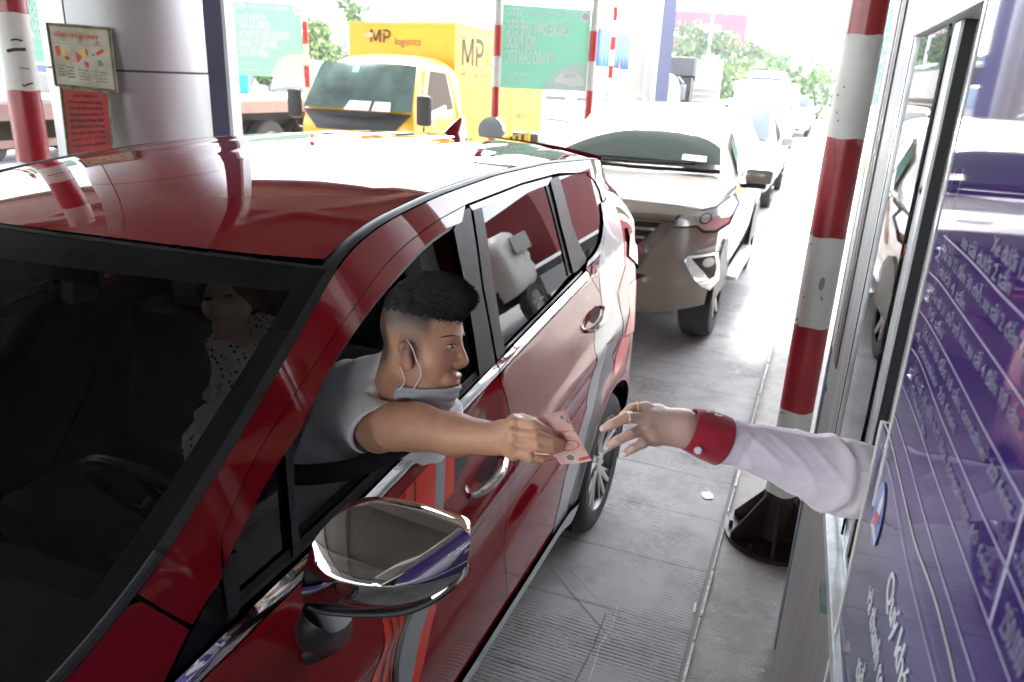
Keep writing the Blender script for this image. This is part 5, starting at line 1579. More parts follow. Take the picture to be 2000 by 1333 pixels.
# cord with red float and hook on the jamb
bm = bmesh.new(); tube(bm, [Wp(1810, 372, -.02), Wp(1800, 430, -.02), Wp(1779, 484, -.02)], .002, 6); from_bm('pull_cord', bm, M_dark, booth)
ball('cord_knob', Wp(1781, 492, -.02), .016, mat('knob_red', (.45, .02, .01), .3, coat=.5), booth)
bm = bmesh.new(); c = Wp(1775, 511, -.02); tube(bm, [c+np.array([0, .010*math.cos(a), .006*math.sin(a)]) for a in np.linspace(0, 2*PI, 17)], .0012, 5, cap=False); from_bm('cord_ring', bm, M_dark, booth)
ball('cord_hook', Wp(1811, 372, -.015), .012, M_dark, booth)
# rest of the cabin: far end wall with window, floor, back wall, roof
box('end_wall', .17, 2.3, YC-.09, YC-.045, .094, 1.10, M_bin, booth)
box('end_wall', .17, 2.3, YC-.09, YC-.045, 2.15, 3.2, M_bin, booth)
box('end_wall', .17, .26, YC-.088, YC-.047, 1.102, 2.148, M_bin, booth)
box('end_window', .262, 2.1, YC-.07, YC-.064, 1.102, 2.148, M_pane, booth)
box('back_wall', 2.3, 2.35, -2.6, YC-.045, .094, 3.2, M_bin, booth)
box('near_wall', .30, 2.3, -2.65, -2.6, .094, 3.2, M_bin, booth)
box('booth_roof', .02, 2.45, -2.75, YC+.12, 3.202, 3.3, M_bwhite, booth)
box('booth_floor', .24, 2.3, -2.6, YC-.09, .096, .14, M_bin, booth)
desk = box('counter', .30, .95, .3, 2.3, .98, 1.02, mat('counter_grey', (.45, .44, .42), .5), booth)
chairb = thing('desk_monitor', 'dark screen and cable inside the booth seen through the window gap', 'monitor', (.55, 1.75, 1.02))
box('screen', .50, .54, 1.55, 1.95, 1.12, 1.42, M_dark, chairb, .01); box('stand', .52, .56, 1.70, 1.80, 1.02, 1.13, M_dark, chairb)
# fixed acrylic pane with the printed tariff sheet
M_post = mat('poster_purple', (.040, .017, .105), .6, spec=0., coat=.9, coat_rough=.03, bump=.00030, bscale=130, col2=(.034, .017, .095), nscale=3.)
M_post2 = mat('poster_low_violet', (.060, .045, .13), .6, spec=0., coat=.9, coat_rough=.03, bump=.0002, bscale=110, col2=(.050, .040, .12), nscale=4.)
M_acr = mat('acrylic_edge', (.70, .70, .64), .2, coat=.6)
poster = thing('tariff_poster', 'glossy purple printed tariff sheet on the booth window pane', 'poster', Wa(.6, 1.5))
def wpoly(name, pts, off, mt, par=poster, raw=False):
    bm = bmesh.new(); bm.faces.new([bm.verts.new(p if raw else Wp(p[0], p[1], off)) for p in pts])
    return from_bm(name, bm, mt, par)
edge_pts = [(1.185, 2.30), (1.185, 1.44)]
YU = float(np.mean([Wp(a, b, .0165)[1] for a, b in ((1935, 0), (1845, 345), (1775, 700))])); YL = float(np.mean([Wp(a, b, .0165)[1] for a, b in ((1712, 870), (1650, 1090), (1626, 1333))])); ZSP = float(Wp(1722, 820, .0165)[2])
wbox('upper_sheet', -.5, YU, ZSP+.0015, 2.6, .0165, .006, M_post, poster)
wbox('lower_sheet', -.5, YL, .62, ZSP-.0015, .0155, .006, M_post2, poster)
wbox('pane_edge', YU+.001, YU+.010, 1.40, 2.6, .018, .002, M_acr, poster)
wbox('pane_edge', YL+.001, YL+.009, .62, ZSP-.0015, .018, .002, M_acr, poster)
M_pl = mat('poster_line', (.34, .33, .44), .35, coat=.8); M_ptx = mat('poster_text', (.16, .15, .24), .4, coat=.8)
M_pwh = mat('poster_white', (.70, .72, .74), .35, coat=.8)
OFFP = .0172
def wline(pts, w, mt=M_pl, nm='ruled_line', off=OFFP):
    pts = catmull([Wp(a, b, off) for a, b in pts], 4) if len(pts) > 2 else [Wp(a, b, off) for a, b in pts]
    bm = bmesh.new(); rows = []
    for i, p in enumerate(pts):
        t = _nrm(pts[min(i+1, len(pts)-1)]-pts[max(i-1, 0)]); s_ = np.cross(t, WN)*w*.5
        rows.append([bm.verts.new(p+s_), bm.verts.new(p-s_)])
    for a, b in zip(rows, rows[1:]): bm.faces.new((a[0], a[1], b[1], b[0]))
    return from_bm(nm, bm, mt, poster)
wline([(1843, 460), (1894, 508), (1951, 571), (2000, 620), (2040, 662)], .0022)
wline([(1814, 531), (1834, 551), (1865, 594), (1903, 648), (1951, 716), (2000, 788), (2030, 832)], .0022)
wline([(1796, 607), (1811, 628), (1843, 685), (1874, 745), (1920, 835), (1960, 910), (2000, 985), (2030, 1040)], .0022)
wline([(1780, 681), (1797, 708), (1835, 809), (1897, 956), (1963, 1103), (2000, 1189), (2025, 1250)], .0022)
wline([(1761, 750), (1787, 814), (1825, 928), (1873, 1061), (1930, 1217), (1973, 1333)], .0022)
wline([(1742, 795), (1768, 876), (1806, 1013), (1844, 1141), (1904, 1333)], .0026)
wline([(1725, 822), (1740, 861), (1764, 966), (1787, 1061), (1821, 1156), (1849, 1260), (1868, 1345)], .0040, mat('tape_olive', (.40, .39, .36), .35, coat=.5))
wline([(1720, 872), (1740, 937), (1768, 1089), (1797, 1213), (1829, 1340)], .0020)
wline([(1720, 872), (1700, 945), (1668, 1080), (1640, 1200)], .0016)
wline([(1858, 330), (1823, 467), (1780, 645), (1742, 795)], .0016); wline([(1866, 330), (1828, 467), (1786, 645), (1768, 706)], .0012); wline([(1882, 330), (1847, 467), (1780, 742), (1771, 762)], .0014)
wline([(2010, 960), (1999, 994), (1932, 1222)], .0060)
def wtext(a, b, s, h, mt=M_ptx, par=poster, off=OFFP+.0004, bold=.00015, nm='lettering'):
    A, B = Wp(*a, off), Wp(*b, off); ux = _nrm(B-A); uy = _nrm(np.cross(-WN, ux)); 
    if uy[2] < 0: uy = -uy
    o = txt(s, h, mt, None, Matrix.Identity(4), bold=bold, name=nm)
    L = max(v.co.x for v in o.data.vertices); k = np.linalg.norm(B-A)/max(L, 1e-3)
    F_ = frame(A-uy*h*.35, ux, uy)
    o.data.transform(F_ @ Matrix.Diagonal((k, 1, 1, 1))); setpar(o, par); return o
wtext((1843, 491), (2030, 718), 'Xe từ 12 đến 30 chỗ; xe tải 2 đến 4 tấn', .019)
wtext((1836, 525), (1885, 597), 'dưới 4 tấn', .017)
wtext((1823, 575), (1990, 826), 'Xe từ 31 chỗ trở lên; xe tải 4 đến 10 tấn', .018)
wtext((1814, 607), (1841, 654), '10 tấn', .016)
wtext((1806, 648), (1977, 999), 'Xe tải 10 đến 18 tấn; container 20 feet', .017)
wtext((1797, 676), (1866, 838), 'container 20 feet', .016)
wtext((1786, 725), (1935, 1132), 'Xe tải 18 tấn trở lên; container 40 feet', .017)
wtext((1780, 753), (1806, 849), '40 feet trở lên', .015)
wtext((1880, 468), (1974, 562), 'xe tải dưới 2 tấn', .020)
wtext((1940, 474), (2040, 562), 'Xe dưới 12 chỗ', .022)
for s, a in (('2', (1828, 491)), ('3', (1807, 573)), ('4', (1789, 650)), ('5', (1774, 724))):
    A = Wp(*a, OFFP); o = wtext(a, (a[0]+9, a[1]+12), s, .020)
wtext((1960, 1200), (2000, 1300), '250.000', .034); wtext((1995, 1080), (2020, 1150), '35.000', .034)
wtext((1736, 1128), (1768, 1345), 'Quý khá', .054, M_pwh, bold=.0002)
wtext((1698, 1150), (1722, 1345), 'và thanh to', .050, M_pwh, bold=.0002)
wtext((1676, 1290), (1682, 1345), 'tiề', .050, M_pwh, bold=.0002)
# round blue emblem with a white and red blade shape
lc = (Wp(1722, 930, OFFP)+Wp(1706, 1080, OFFP))/2; lc = np.array(lc)
cy_, cz_ = lc[1], lc[2]
def ell_pts(ry, rz, off, n=32): return [Wa(cy_+ry*math.cos(a), cz_+rz*math.sin(a), off) for a in np.linspace(0, 2*PI, n, endpoint=False)]
wpoly('emblem', ell_pts(.036, .046, OFFP), 0, mat('emblem_blue', (.06, .17, .55), .3, coat=.8), raw=True)
wpoly('emblem_blade', [Wp(1726, 957, OFFP+.0006), Wp(1724, 985, OFFP+.0006), Wp(1716, 1012, OFFP+.0006), Wp(1712, 1000, OFFP+.0006)], 0, M_pwh, raw=True)
wpoly('emblem_blade', [Wp(1712, 995, OFFP+.0008), Wp(1717, 1010, OFFP+.0008), Wp(1713, 1026, OFFP+.0008), Wp(1699, 1022, OFFP+.0008)], 0, mat('emblem_red', (.45, .03, .08), .3, coat=.8), raw=True)
wpoly('emblem_blade', [Wp(1700, 1022, OFFP+.0006), Wp(1707, 1022, OFFP+.0006), Wp(1710, 1050, OFFP+.0006), Wp(1708, 1068, OFFP+.0006)], 0, M_pwh, raw=True)

# ------------------------------------------------------------------ striped posts
def oncyl(px, py, cx, cy, r):
    r_ = ray(px, py); d_ = np.array([r_[0], r_[1]]); o_ = np.array([-cx, -cy]); A = d_@d_; B = 2*(d_@o_); C_ = o_@o_-r*r
    return CAM+r_*((-B-math.sqrt(max(0, B*B-4*A*C_)))/(2*A))
M_pred = mat('post_red', (.28, .012, .018), .38, coat=.3, noise=.15, nscale=6, rnoise=.1)
M_pwhite = mat('post_white', (.60, .60, .56), .45, noise=.1, nscale=5, rnoise=.1, col2=(.50, .50, .47))
M_maroon = mat('post_base_maroon', (.016, .007, .007), .45, noise=.3, nscale=12)
def striped(name, x, y, r, zs, cols, par, seg=32):
    """zs ascending boundaries, cols one per interval"""
    me = bpy.data.meshes.new(name); vs = []; fs = []; mi = []
    order = []
    for c in cols:
        if c not in order: order.append(c)
    for i in range(len(cols)):
        n = max(1, int((zs[i+1]-zs[i])/.15))
        for j in range(n+1):
            z = zs[i]+(zs[i+1]-zs[i])*j/n
            rr = r+(.0006 if cols[i] is M_pwhite else 0)
            b = len(vs)
            for k in range(seg):
                a = 2*PI*k/seg; vs.append((x+rr*math.cos(a), y+rr*math.sin(a), z+(.003*math.sin(a*5+z*9) if 0 < j < n or n == 1 else .0025*math.sin(a*4+z*31))))
            if j:
                for k in range(seg): fs.append((b-seg+k, b-seg+(k+1) % seg, b+(k+1) % seg, b+k)); mi.append(order.index(cols[i]))
    me.from_pydata(vs, [], fs); me.update(); me.polygons.foreach_set('use_smooth', [True]*len(fs))
    for m in order: me.materials.append(m)
    me.polygons.foreach_set('material_index', mi)
    o = bpy.data.objects.new(name, me); COL.objects.link(o); setpar(o, par); return o
PX_, PY_ = .045, 3.12
def zq(px, py): return float(at(px, py, 1, PY_)[2])
post = thing('striped_post', 'thick red and white striped steel post with flanged base beside the booth', 'post', (PX_, PY_, .094))
zbs = [.11, zq(1535, 960), zq(1556, 797), zq(1587, 634), zq(1618, 461), zq(1652, 270), zq(1690, 70), 3.1]
striped('pipe', PX_, PY_, .066, zbs, [M_maroon, M_pwhite, M_pred, M_pwhite, M_pred, M_pwhite, M_pred], post)
bm = bmesh.new(); tube(bm, [(PX_, PY_, .094), (PX_, PY_, .112)], .21, 44); from_bm('base_plate', bm, M_maroon, post, smooth=True)
for k in range(6):
    a = k*PI/3+.55; c_, s_ = math.cos(a), math.sin(a); n_ = np.array([-s_, c_, 0])*.005
    bm = bmesh.new(); prism(bm, [np.array([PX_+c_*.064, PY_+s_*.064, .1125])-n_, np.array([PX_+c_*.205, PY_+s_*.205, .1125])-n_, np.array([PX_+c_*.205, PY_+s_*.205, .135])-n_, np.array([PX_+c_*.072, PY_+s_*.072, .31])-n_, np.array([PX_+c_*.064, PY_+s_*.064, .31])-n_], n_*2)
    from_bm('gusset', bm, M_maroon, post)
for k in range(6):
    a = k*PI/3+.02; bm = bmesh.new(); tube(bm, [(PX_+.185*math.cos(a), PY_+.185*math.sin(a), .112), (PX_+.185*math.cos(a), PY_+.185*math.sin(a), .140)], .010, 6); from_bm('anchor_bolt', bm, M_dark, post)
# paint chip on the white band
M_chip = mat('bare_steel_grey', (.24, .24, .22), .6)
bm = bmesh.new()
for cpt in ([(1606, 541), (1612, 545), (1611, 556), (1607, 566), (1601, 569), (1598, 560), (1601, 549)], [(1603, 577), (1608, 584), (1605, 590), (1602, 584)]):
    q = []
    for a, b in cpt:
        r_ = ray(a, b); d_ = np.array([r_[0], r_[1]]); o_ = np.array([-PX_, -PY_]); A = d_@d_; B = 2*(d_@o_); C_ = o_@o_-.0675**2
        t = (-B-math.sqrt(max(0, B*B-4*A*C_)))/(2*A); q.append(CAM+r_*t)
    bm.faces.new([bm.verts.new(p) for p in q])
from_bm('paint_chip', bm, M_chip, post)
M_rust = mat('rust_spot', (.10, .055, .035), .8)
rc_ = random.Random(12)
for k in range(26):                        # knocks and rust spots in the paint
    py = rc_.uniform(20, 900); xc_ = 1690-(py-70)*.187+(0 if py < 465 else -2); px = xc_+rc_.choice([-1, -1, 1])*rc_.uniform(16, 33)
    if 835 < py < 1000: continue
    q = []
    for a in np.linspace(0, 2*PI, 7, endpoint=False):
        rr_ = rc_.uniform(1.0, 2.6)
        try: q.append(oncyl(px+rr_*math.cos(a), py+rr_*1.4*math.sin(a), PX_, PY_, .0672))
        except Exception: pass
    if len(q) > 4:
        bm = bmesh.new(); bm.faces.new([bm.verts.new(p) for p in q]); from_bm('paint_knock', bm, M_rust, post)
# left post
LX, LY = -3.50, 2.56
def zl(px, py): return float(at(px, py, 1, LY)[2])
post2 = thing('striped_post', 'scuffed red and white striped post at the left edge in front of the silver column', 'post', (LX, LY, .13))
striped('pipe', LX, LY, .070, [.13, .55, .95, zl(70, 316), zl(40, 176), zl(15, 26), 2.6, 3.0], [M_pwhite, M_pred, M_pwhite, M_pred, M_pwhite, M_pred, M_pwhite], post2)
bm = bmesh.new(); tube(bm, [(LX, LY, .13), (LX, LY, .15)], .2, 36); from_bm('base_plate', bm, M_maroon, post2)
M_scuff = mat('tyre_scuff', (.05, .045, .04), .8)
bm = bmesh.new()
for l, w in ((((21, 79), (30, 77), (44, 80)), .004), (((14, 100), (28, 97), (50, 97)), .007), (((38, 133), (48, 134), (58, 135)), .002), (((44, 165), (48, 169), (55, 165), (64, 163)), .004)):
    pts = [oncyl(a, b, LX, LY, .0715) for a, b in l]; bm = bmesh.new(); tube(bm, pts, w, 5); from_bm('scuff_mark', bm, M_scuff, post2)

# ------------------------------------------------------------------ clad column, dark column, fire boards
M_clad = mat('clad_silver', (.38, .385, .395), .42, metal=.55, rnoise=.08, nscale=3)
CX0, CY0, CR = -4.14, 3.76, .455
colm = thing('clad_column', 'large round silver clad column behind the red car', 'column', (CX0, CY0, .13))
zj = float(oncyl(300, 141, CX0, CY0, CR)[2])
aj = math.atan2(oncyl(124, 20, CX0, CY0, CR)[1]-CY0, oncyl(124, 20, CX0, CY0, CR)[0]-CX0)
def cpanel(z0, z1, a0, a1):
    bm = bmesh.new(); n = 24; A = []; B = []
    for k in range(n+1):
        a = a0+(a1-a0)*k/n; A.append(bm.verts.new((CX0+CR*math.cos(a), CY0+CR*math.sin(a), z0))); B.append(bm.verts.new((CX0+CR*math.cos(a), CY0+CR*math.sin(a), z1)))
    for k in range(n): bm.faces.new((A[k], A[k+1], B[k+1], B[k]))
    from_bm('cladding_panel', bm, M_clad, colm, smooth=True)
g = .006/CR
cpanel(.13, zj-.006, aj+g-PI, aj-g); cpanel(.13, zj-.006, aj+g, aj+PI-g)
cpanel(zj+.006, 2.62, aj+g-PI*.9, aj-g); cpanel(zj+.006, 2.62, aj+g, aj+PI*1.1-g)
cpanel(2.63, 5.6, aj+g-PI, aj-g); cpanel(2.63, 5.6, aj+g, aj+PI-g)
bm = bmesh.new(); tube(bm, [(CX0, CY0, .13), (CX0, CY0, 5.6)], CR-.008, 48, cap=False); from_bm('column_core', bm, M_scuff, colm, smooth=True)
M_dpur = mat('dark_purple_panel', (.045, .04, .085), .35, coat=.3)
c1 = P(421, 130, 5.5)
pc_ = thing('sign_column', 'flat dark purple column with pale edge right behind the silver column', 'column', (c1[0], c1[1], .13))
u_ = _nrm(np.array([RM[0][0], RM[1][0], 0])); v_ = np.array([-u_[1], u_[0], 0])
def ubox(name, c, hw, hd, z0, z1, mt, par):
    bm = bmesh.new(); c = np.array([c[0], c[1], 0.])
    prism(bm, [c-u_*hw-v_*hd+np.array([0, 0, z0]), c+u_*hw-v_*hd+np.array([0, 0, z0]), c+u_*hw+v_*hd+np.array([0, 0, z0]), c-u_*hw+v_*hd+np.array([0, 0, z0])], (0, 0, z1-z0))
    return from_bm(name, bm, mt, par)
ubox('panel', c1, .105, .10, .13, 5.5, M_dpur, pc_)
ubox('edge_strip', c1+u_*.118, .012, .10, .13, 5.5, mat('edge_pale', (.6, .62, .64), .4), pc_)

colm_added = copy_tree(colm, (5.45, .35, 0)); colm_added['label'] = 'added silver clad column, unseen behind the toll booth, screening sky from the car pillar'  # column copy added out of view to keep bright sky off the pillar paint
colm_added['group'] = colm['group'] = 'silver clad columns of the toll plaza'
def quad_frame(TL, TR, BL):
    ux = _nrm(TR-TL); n = _nrm(np.cross(TR-TL, TL-BL)); uy = np.cross(n, ux)
    return ux, uy, n
M_board = mat('board_dirty_cream', (.42, .40, .32), .6, noise=.25, nscale=9, col2=(.30, .28, .20))
M_boardfr = mat('board_frame_rust', (.16, .14, .09), .8, noise=.4, nscale=25)
M_redtx = mat('board_red_print', (.50, .06, .03), .6); M_blktx = mat('board_grey_print', (.16, .18, .17), .7); M_yel = mat('board_yellow_print', (.50, .40, .12), .6)
def board(name, label, c4, dd, base, fr, cat='sign'):
    TL, TR, BR, BL = [P(a, b, dd+e) for (a, b), e in zip(c4, (.0, .0, .0, .0))]
    t = thing(name, label, cat, BL)
    n = _nrm(np.cross(TR-TL, BL-TL)); 
    if n@(CAM-TL) < 0: n = -n
    bm = bmesh.new(); prism(bm, [TL-n*.014, TR-n*.014, BR-n*.014, BL-n*.014], n*.012); from_bm('backing', bm, fr, t)
    k = .035
    bil = lambda u, v, o=0: (TL*(1-u)+TR*u)*(1-v)+(BL*(1-u)+BR*u)*v+n*o
    bm = bmesh.new(); bm.faces.new([bm.verts.new(bil(u, v, .001)) for u, v in ((k, k), (1-k, k), (1-k, 1-k), (k, 1-k))]); from_bm('sheet', bm, base, t)
    bm = bmesh.new()
    for (a, b) in (((0, 0), (1, 0)), ((1, 0), (1, 1)), ((1, 1), (0, 1)), ((0, 1), (0, 0))):
        tube(bm, [bil(*a, .0), bil(*b, .0)], .007, 6)
    from_bm('edge_rim', bm, fr, t)
    return t, bil, n
fb, bil, n_ = board('fire_notice', 'weathered cream fire fighting notice with red heading fixed to the silver column', ((91, 46), (214, 56), (229, 180), (109, 167)), 4.22, M_board, M_boardfr)
def bpoly(pts, mt, o=.0025, par=None, bl=None, nm='print'):
    bm = bmesh.new(); bm.faces.new([bm.verts.new((bl or bil)(u, v, o)) for u, v in pts]); bmesh.ops.triangulate(bm, faces=bm.faces[:]); return from_bm(nm, bm, mt, par or fb)
def btext(s, u, v, u2, v2, h, mt, par=None, bl=None, bold=.0007, o=.003):
    bl = bl or bil; A, B = bl(u, v, o), bl(u2, v2, o); ux = _nrm(B-A); up = _nrm(bl(u, v-.1, o)-bl(u, v, o)); up = _nrm(up-ux*(up@ux))
    t = txt(s, h, mt, None, Matrix.Identity(4), bold=bold); L = max(q.co.x for q in t.data.vertices); k = np.linalg.norm(B-A)/L
    F_ = frame(A, ux, up)
    if np.cross(ux, up)@(CAM-A) < 0: pass
    t.data.transform(F_ @ Matrix.Diagonal((k, 1, 1, 1))); setpar(t, par or fb); return t
btext('LỆNH CHỮA CHÁY', .09, .19, .80, .20, .032, M_redtx)
for s, u, v, mt in (('2', .24, .22, M_blktx), ('3', .49, .24, M_redtx), ('4', .76, .26, M_redtx)):
    cc_ = [(u+.05*math.cos(a), v+.045*math.sin(a)) for a in np.linspace(0, 2*PI, 20, endpoint=False)]
    bpoly(cc_, M_blktx, .0022); bpoly([((a-u)*.8+u, (b-v)*.8+v) for a, b in cc_], M_board, .0027); btext(s, u-.022, v+.025, u+.018, v+.025, .026, mt, o=.0032)
for u0, u1 in ((.05, .36), (.39, .62), (.65, .92)):
    for a, b in (((u0, .30), (u1, .31)), ((u1, .31), (u1, .92)), ((u0, .93), (u1, .92))):
        bpoly([(a[0]-.003, a[1]-.003), (b[0]+.003, b[1]-.003), (b[0]+.003, b[1]+.003), (a[0]-.003, a[1]+.003)], M_blktx)
for pts, mt in (([(.08, .36), (.15, .35), (.16, .50), (.09, .52)], M_redtx), ([(.19, .36), (.25, .36), (.24, .50), (.31, .55), (.30, .60), (.20, .52)], M_yel), ([(.22, .50), (.30, .52), (.28, .58), (.21, .55)], M_redtx),
                ([(.40, .42), (.50, .50), (.44, .58), (.41, .60)], M_redtx), ([(.46, .40), (.56, .36), (.60, .46), (.52, .54)], M_yel), ([(.55, .36), (.60, .38), (.60, .46), (.56, .44)], M_redtx), ([(.52, .56), (.60, .58), (.59, .66), (.54, .66)], M_redtx),
                ([(.72, .42), (.84, .34), (.88, .37), (.76, .46)], M_redtx), ([(.66, .44), (.71, .42), (.71, .46), (.67, .47)], M_blktx), ([(.74, .54), (.80, .52), (.84, .60), (.76, .63)], M_blktx)):
    bpoly(pts, mt)
for u0, u1, v0 in ((.08, .20, .68), (.22, .34, .70), (.41, .58, .72), (.67, .86, .73)):
    for k, s in enumerate(('Rút chốt', 'an toàn ra', 'hướng vòi', 'vào gốc lửa')[:4]): btext(s, u0, v0+.05*k, u1, v0+.05*k, .014, M_blktx, bold=.0003)
rb, bil2, n2_ = board('fire_rules_board', 'faded red board with illegible black rules below the fire notice', ((118, 170), (211, 179), (222, 296), (134, 309)), 4.20, mat('board_faded_red', (.34, .022, .02), .6, noise=.3, nscale=7, col2=(.17, .03, .02)), M_boardfr)
for k, s in enumerate(('QUY ĐỊNH', 'phòng cháy chữa cháy', 'cấm lửa cấm hút thuốc', 'không mang chất nổ', 'để đúng nơi quy định', 'giữ lối thoát thông', 'báo ngay khi có cháy', 'gọi số 114', 'chấp hành nghiêm')):
    btext(s, .12+.12*(k == 0), .13+.092*k, .86-.12*(k == 0), .13+.092*k, .024, mat('rules_dark', (.10, .02, .015), .7), par=rb, bl=bil2, bold=.0006)
# ------------------------------------------------------------------ generic lofted vehicles
M_glassdk = mat('vehicle_glass', (.035, .05, .05), .04, coat=1., coat_rough=.01)
M_tyre = mat('vehicle_tyre', (.035, .035, .034), .8)
def loft_body(name, secs, mt, par, xc, y0, sub=1, smooth=True):
    """secs: (dy, zbot, w, zwaist, wt, ztop): half sections; dy from y0 backwards (+y)"""
    vs = []; fs = []; ring = 13
    for (dy, zb_, w, zw, wt, ztp) in secs:
        half = [(0, zb_), (w*.80, zb_), (w*.97, zb_+.10), (w, zb_+(zw-zb_)*.45), (w*.985, zw), (wt+(w-wt)*.25, zw+(ztp-zw)*.62), (wt*.9, ztp-.015)]
        pts = [(-p[0], p[1]) for p in half[:0:-1]]
        full = [(-half[k][0], half[k][1]) for k in range(6, 0, -1)]+[(0, zb_)]
        # ring order: roof centre, right side down, bottom centre, left side up
        rr = [(0, ztp)]+[(half[k][0], half[k][1]) for k in (6, 5, 4, 3, 2, 1)]+[(-half[k][0], half[k][1]) for k in (1, 2, 3, 4, 5, 6)]
        for (x, z) in rr: vs.append((xc+x, y0+dy, z))
    n = len(secs)
    for i in range(n-1):
        for k in range(ring):
            fs.append((i*ring+k, i*ring+(k+1) % ring, (i+1)*ring+(k+1) % ring, (i+1)*ring+k))
    fs.append(tuple(range(ring))); fs.append(tuple((n-1)*ring+k for k in range(ring-1, -1, -1)))
    o = mk(name, vs, fs, mt, par, smooth)
    bmn = bmesh.new(); bmn.from_mesh(o.data); bmesh.ops.recalc_face_normals(bmn, faces=bmn.faces[:]); bmn.to_mesh(o.data); bmn.free()
    o.data.polygons.foreach_set('use_smooth', [smooth]*len(o.data.polygons))
    if sub:
        m = o.modifiers.new('sub', 'SUBSURF'); m.levels = sub; m.render_levels = sub
    return o
def quadp(name, c, mt, par, nu=8, nv=6, bulge=0., off=0.):
    """bilinear patch from 4 corners TL TR BR BL bulging along its normal, 4 mm thick look"""
    TL, TR, BR, BL = [np.array(p, float) for p in c]
    n = _nrm(np.cross(TR-TL, BL-TL))
    def f(u, v): return (TL*(1-u)+TR*u)*(1-v)+(BL*(1-u)+BR*u)*v-n*(off+bulge*(1-(2*u-1)**2)*(1-(2*v-1)**2*.5))
    return sheet(name, f, nu, nv, mt, par, flip=True)
def wheel(par, x, y, r, w, side, mt_rim=None):
    b = bmesh.new(); lathe(b, [(x+side*h, q) for h, q in [(.004, r*.62), (.012, r*.8), (0, r*.95), (-.03, r), (-w+.03, r), (-w, r*.9), (-w, r*.5)]], (0, y, r), 'x', 32)
    wr_ = from_bm('wheel', b, M_tyre, par, smooth=True)
    b = bmesh.new()
    lathe(b, [(x-side*.03, r*.64), (x-side*.05, r*.5), (x-side*.06, 0)], (0, y, r), 'x', 24)
    for k in range(6):
        a = k*PI/3; tube(b, [(x-side*.03, y+.04*math.cos(a), r+.04*math.sin(a)), (x-side*.0, y+r*.6*math.cos(a), r+r*.6*math.sin(a))], [.035, .022], 6, flat=.5, upv=(1, 0, 0))
    o = from_bm('rim', b, mt_rim or M_alloy2, None, smooth=True); setpar(o, wr_)
M_alloy2 = mat('rim_grey', (.35, .35, .35), .35, metal=.7)
M_lampc = mat('headlamp_clear', (.55, .56, .56), .08, metal=.4, coat=1.)
M_amber = mat('amber_lens', (.75, .22, .03), .2, coat=.8)
M_plate = mat('number_plate', (.75, .75, .72), .5)

# ---- SUV behind the red car
M_bronze = mat('bronze_grey_paint', (.24, .215, .18), .34, metal=.25, spec=.2, coat=1., coat_rough=.02)
SX, SY = -1.585, 5.28
suv = thing('suv', 'bronze grey off road wagon waiting directly behind the red car', 'car', (SX, 7.6, 0))
secs = [(.34, .40, .82, .78, .74, .98), (.46, .30, .90, .90, .84, 1.10), (.60, .30, .925, 1.02, .86, 1.17), (1.1, .30, .925, 1.08, .84, 1.20), (1.50, .30, .925, 1.12, .80, 1.235),
        (1.66, .30, .925, 1.14, .775, 1.30), (2.10, .30, .925, 1.15, .70, 1.60), (2.38, .30, .925, 1.155, .665, 1.75), (2.8, .30, .925, 1.16, .655, 1.80), (3.5, .30, .925, 1.17, .65, 1.81), (4.1, .30, .92, 1.18, .64, 1.79), (4.5, .34, .90, 1.19, .62, 1.70), (4.72, .40, .86, 1.10, .60, 1.45), (4.80, .45, .80, 1.0, .60, 1.15)]
loft_body('body', secs, M_bronze, suv, SX, SY, 2)
def YF(x, z):
    s = abs(x-SX)/.93
    y = SY+.02+.30*max(0, s)**4.2+.05*s*s
    if z > .80: y += .10*((z-.80)/.3)**1.6
    if z > 1.07: y += 1.2*(z-1.07)
    y += .10*max(0, (.50-z)/.2)**2
    y += .012*math.exp(-((z-.66)/.05)**2)
    return y
def FH(px, py):
    r = ray(px, py); y = SY+.05
    for _ in range(30):
        t = y/r[1]; x = r[0]*t; z = CAM[2]+r[2]*t; y = .6*y+.4*YF(min(max(x, SX-.93), SX+.93), z)
    return (x, z)
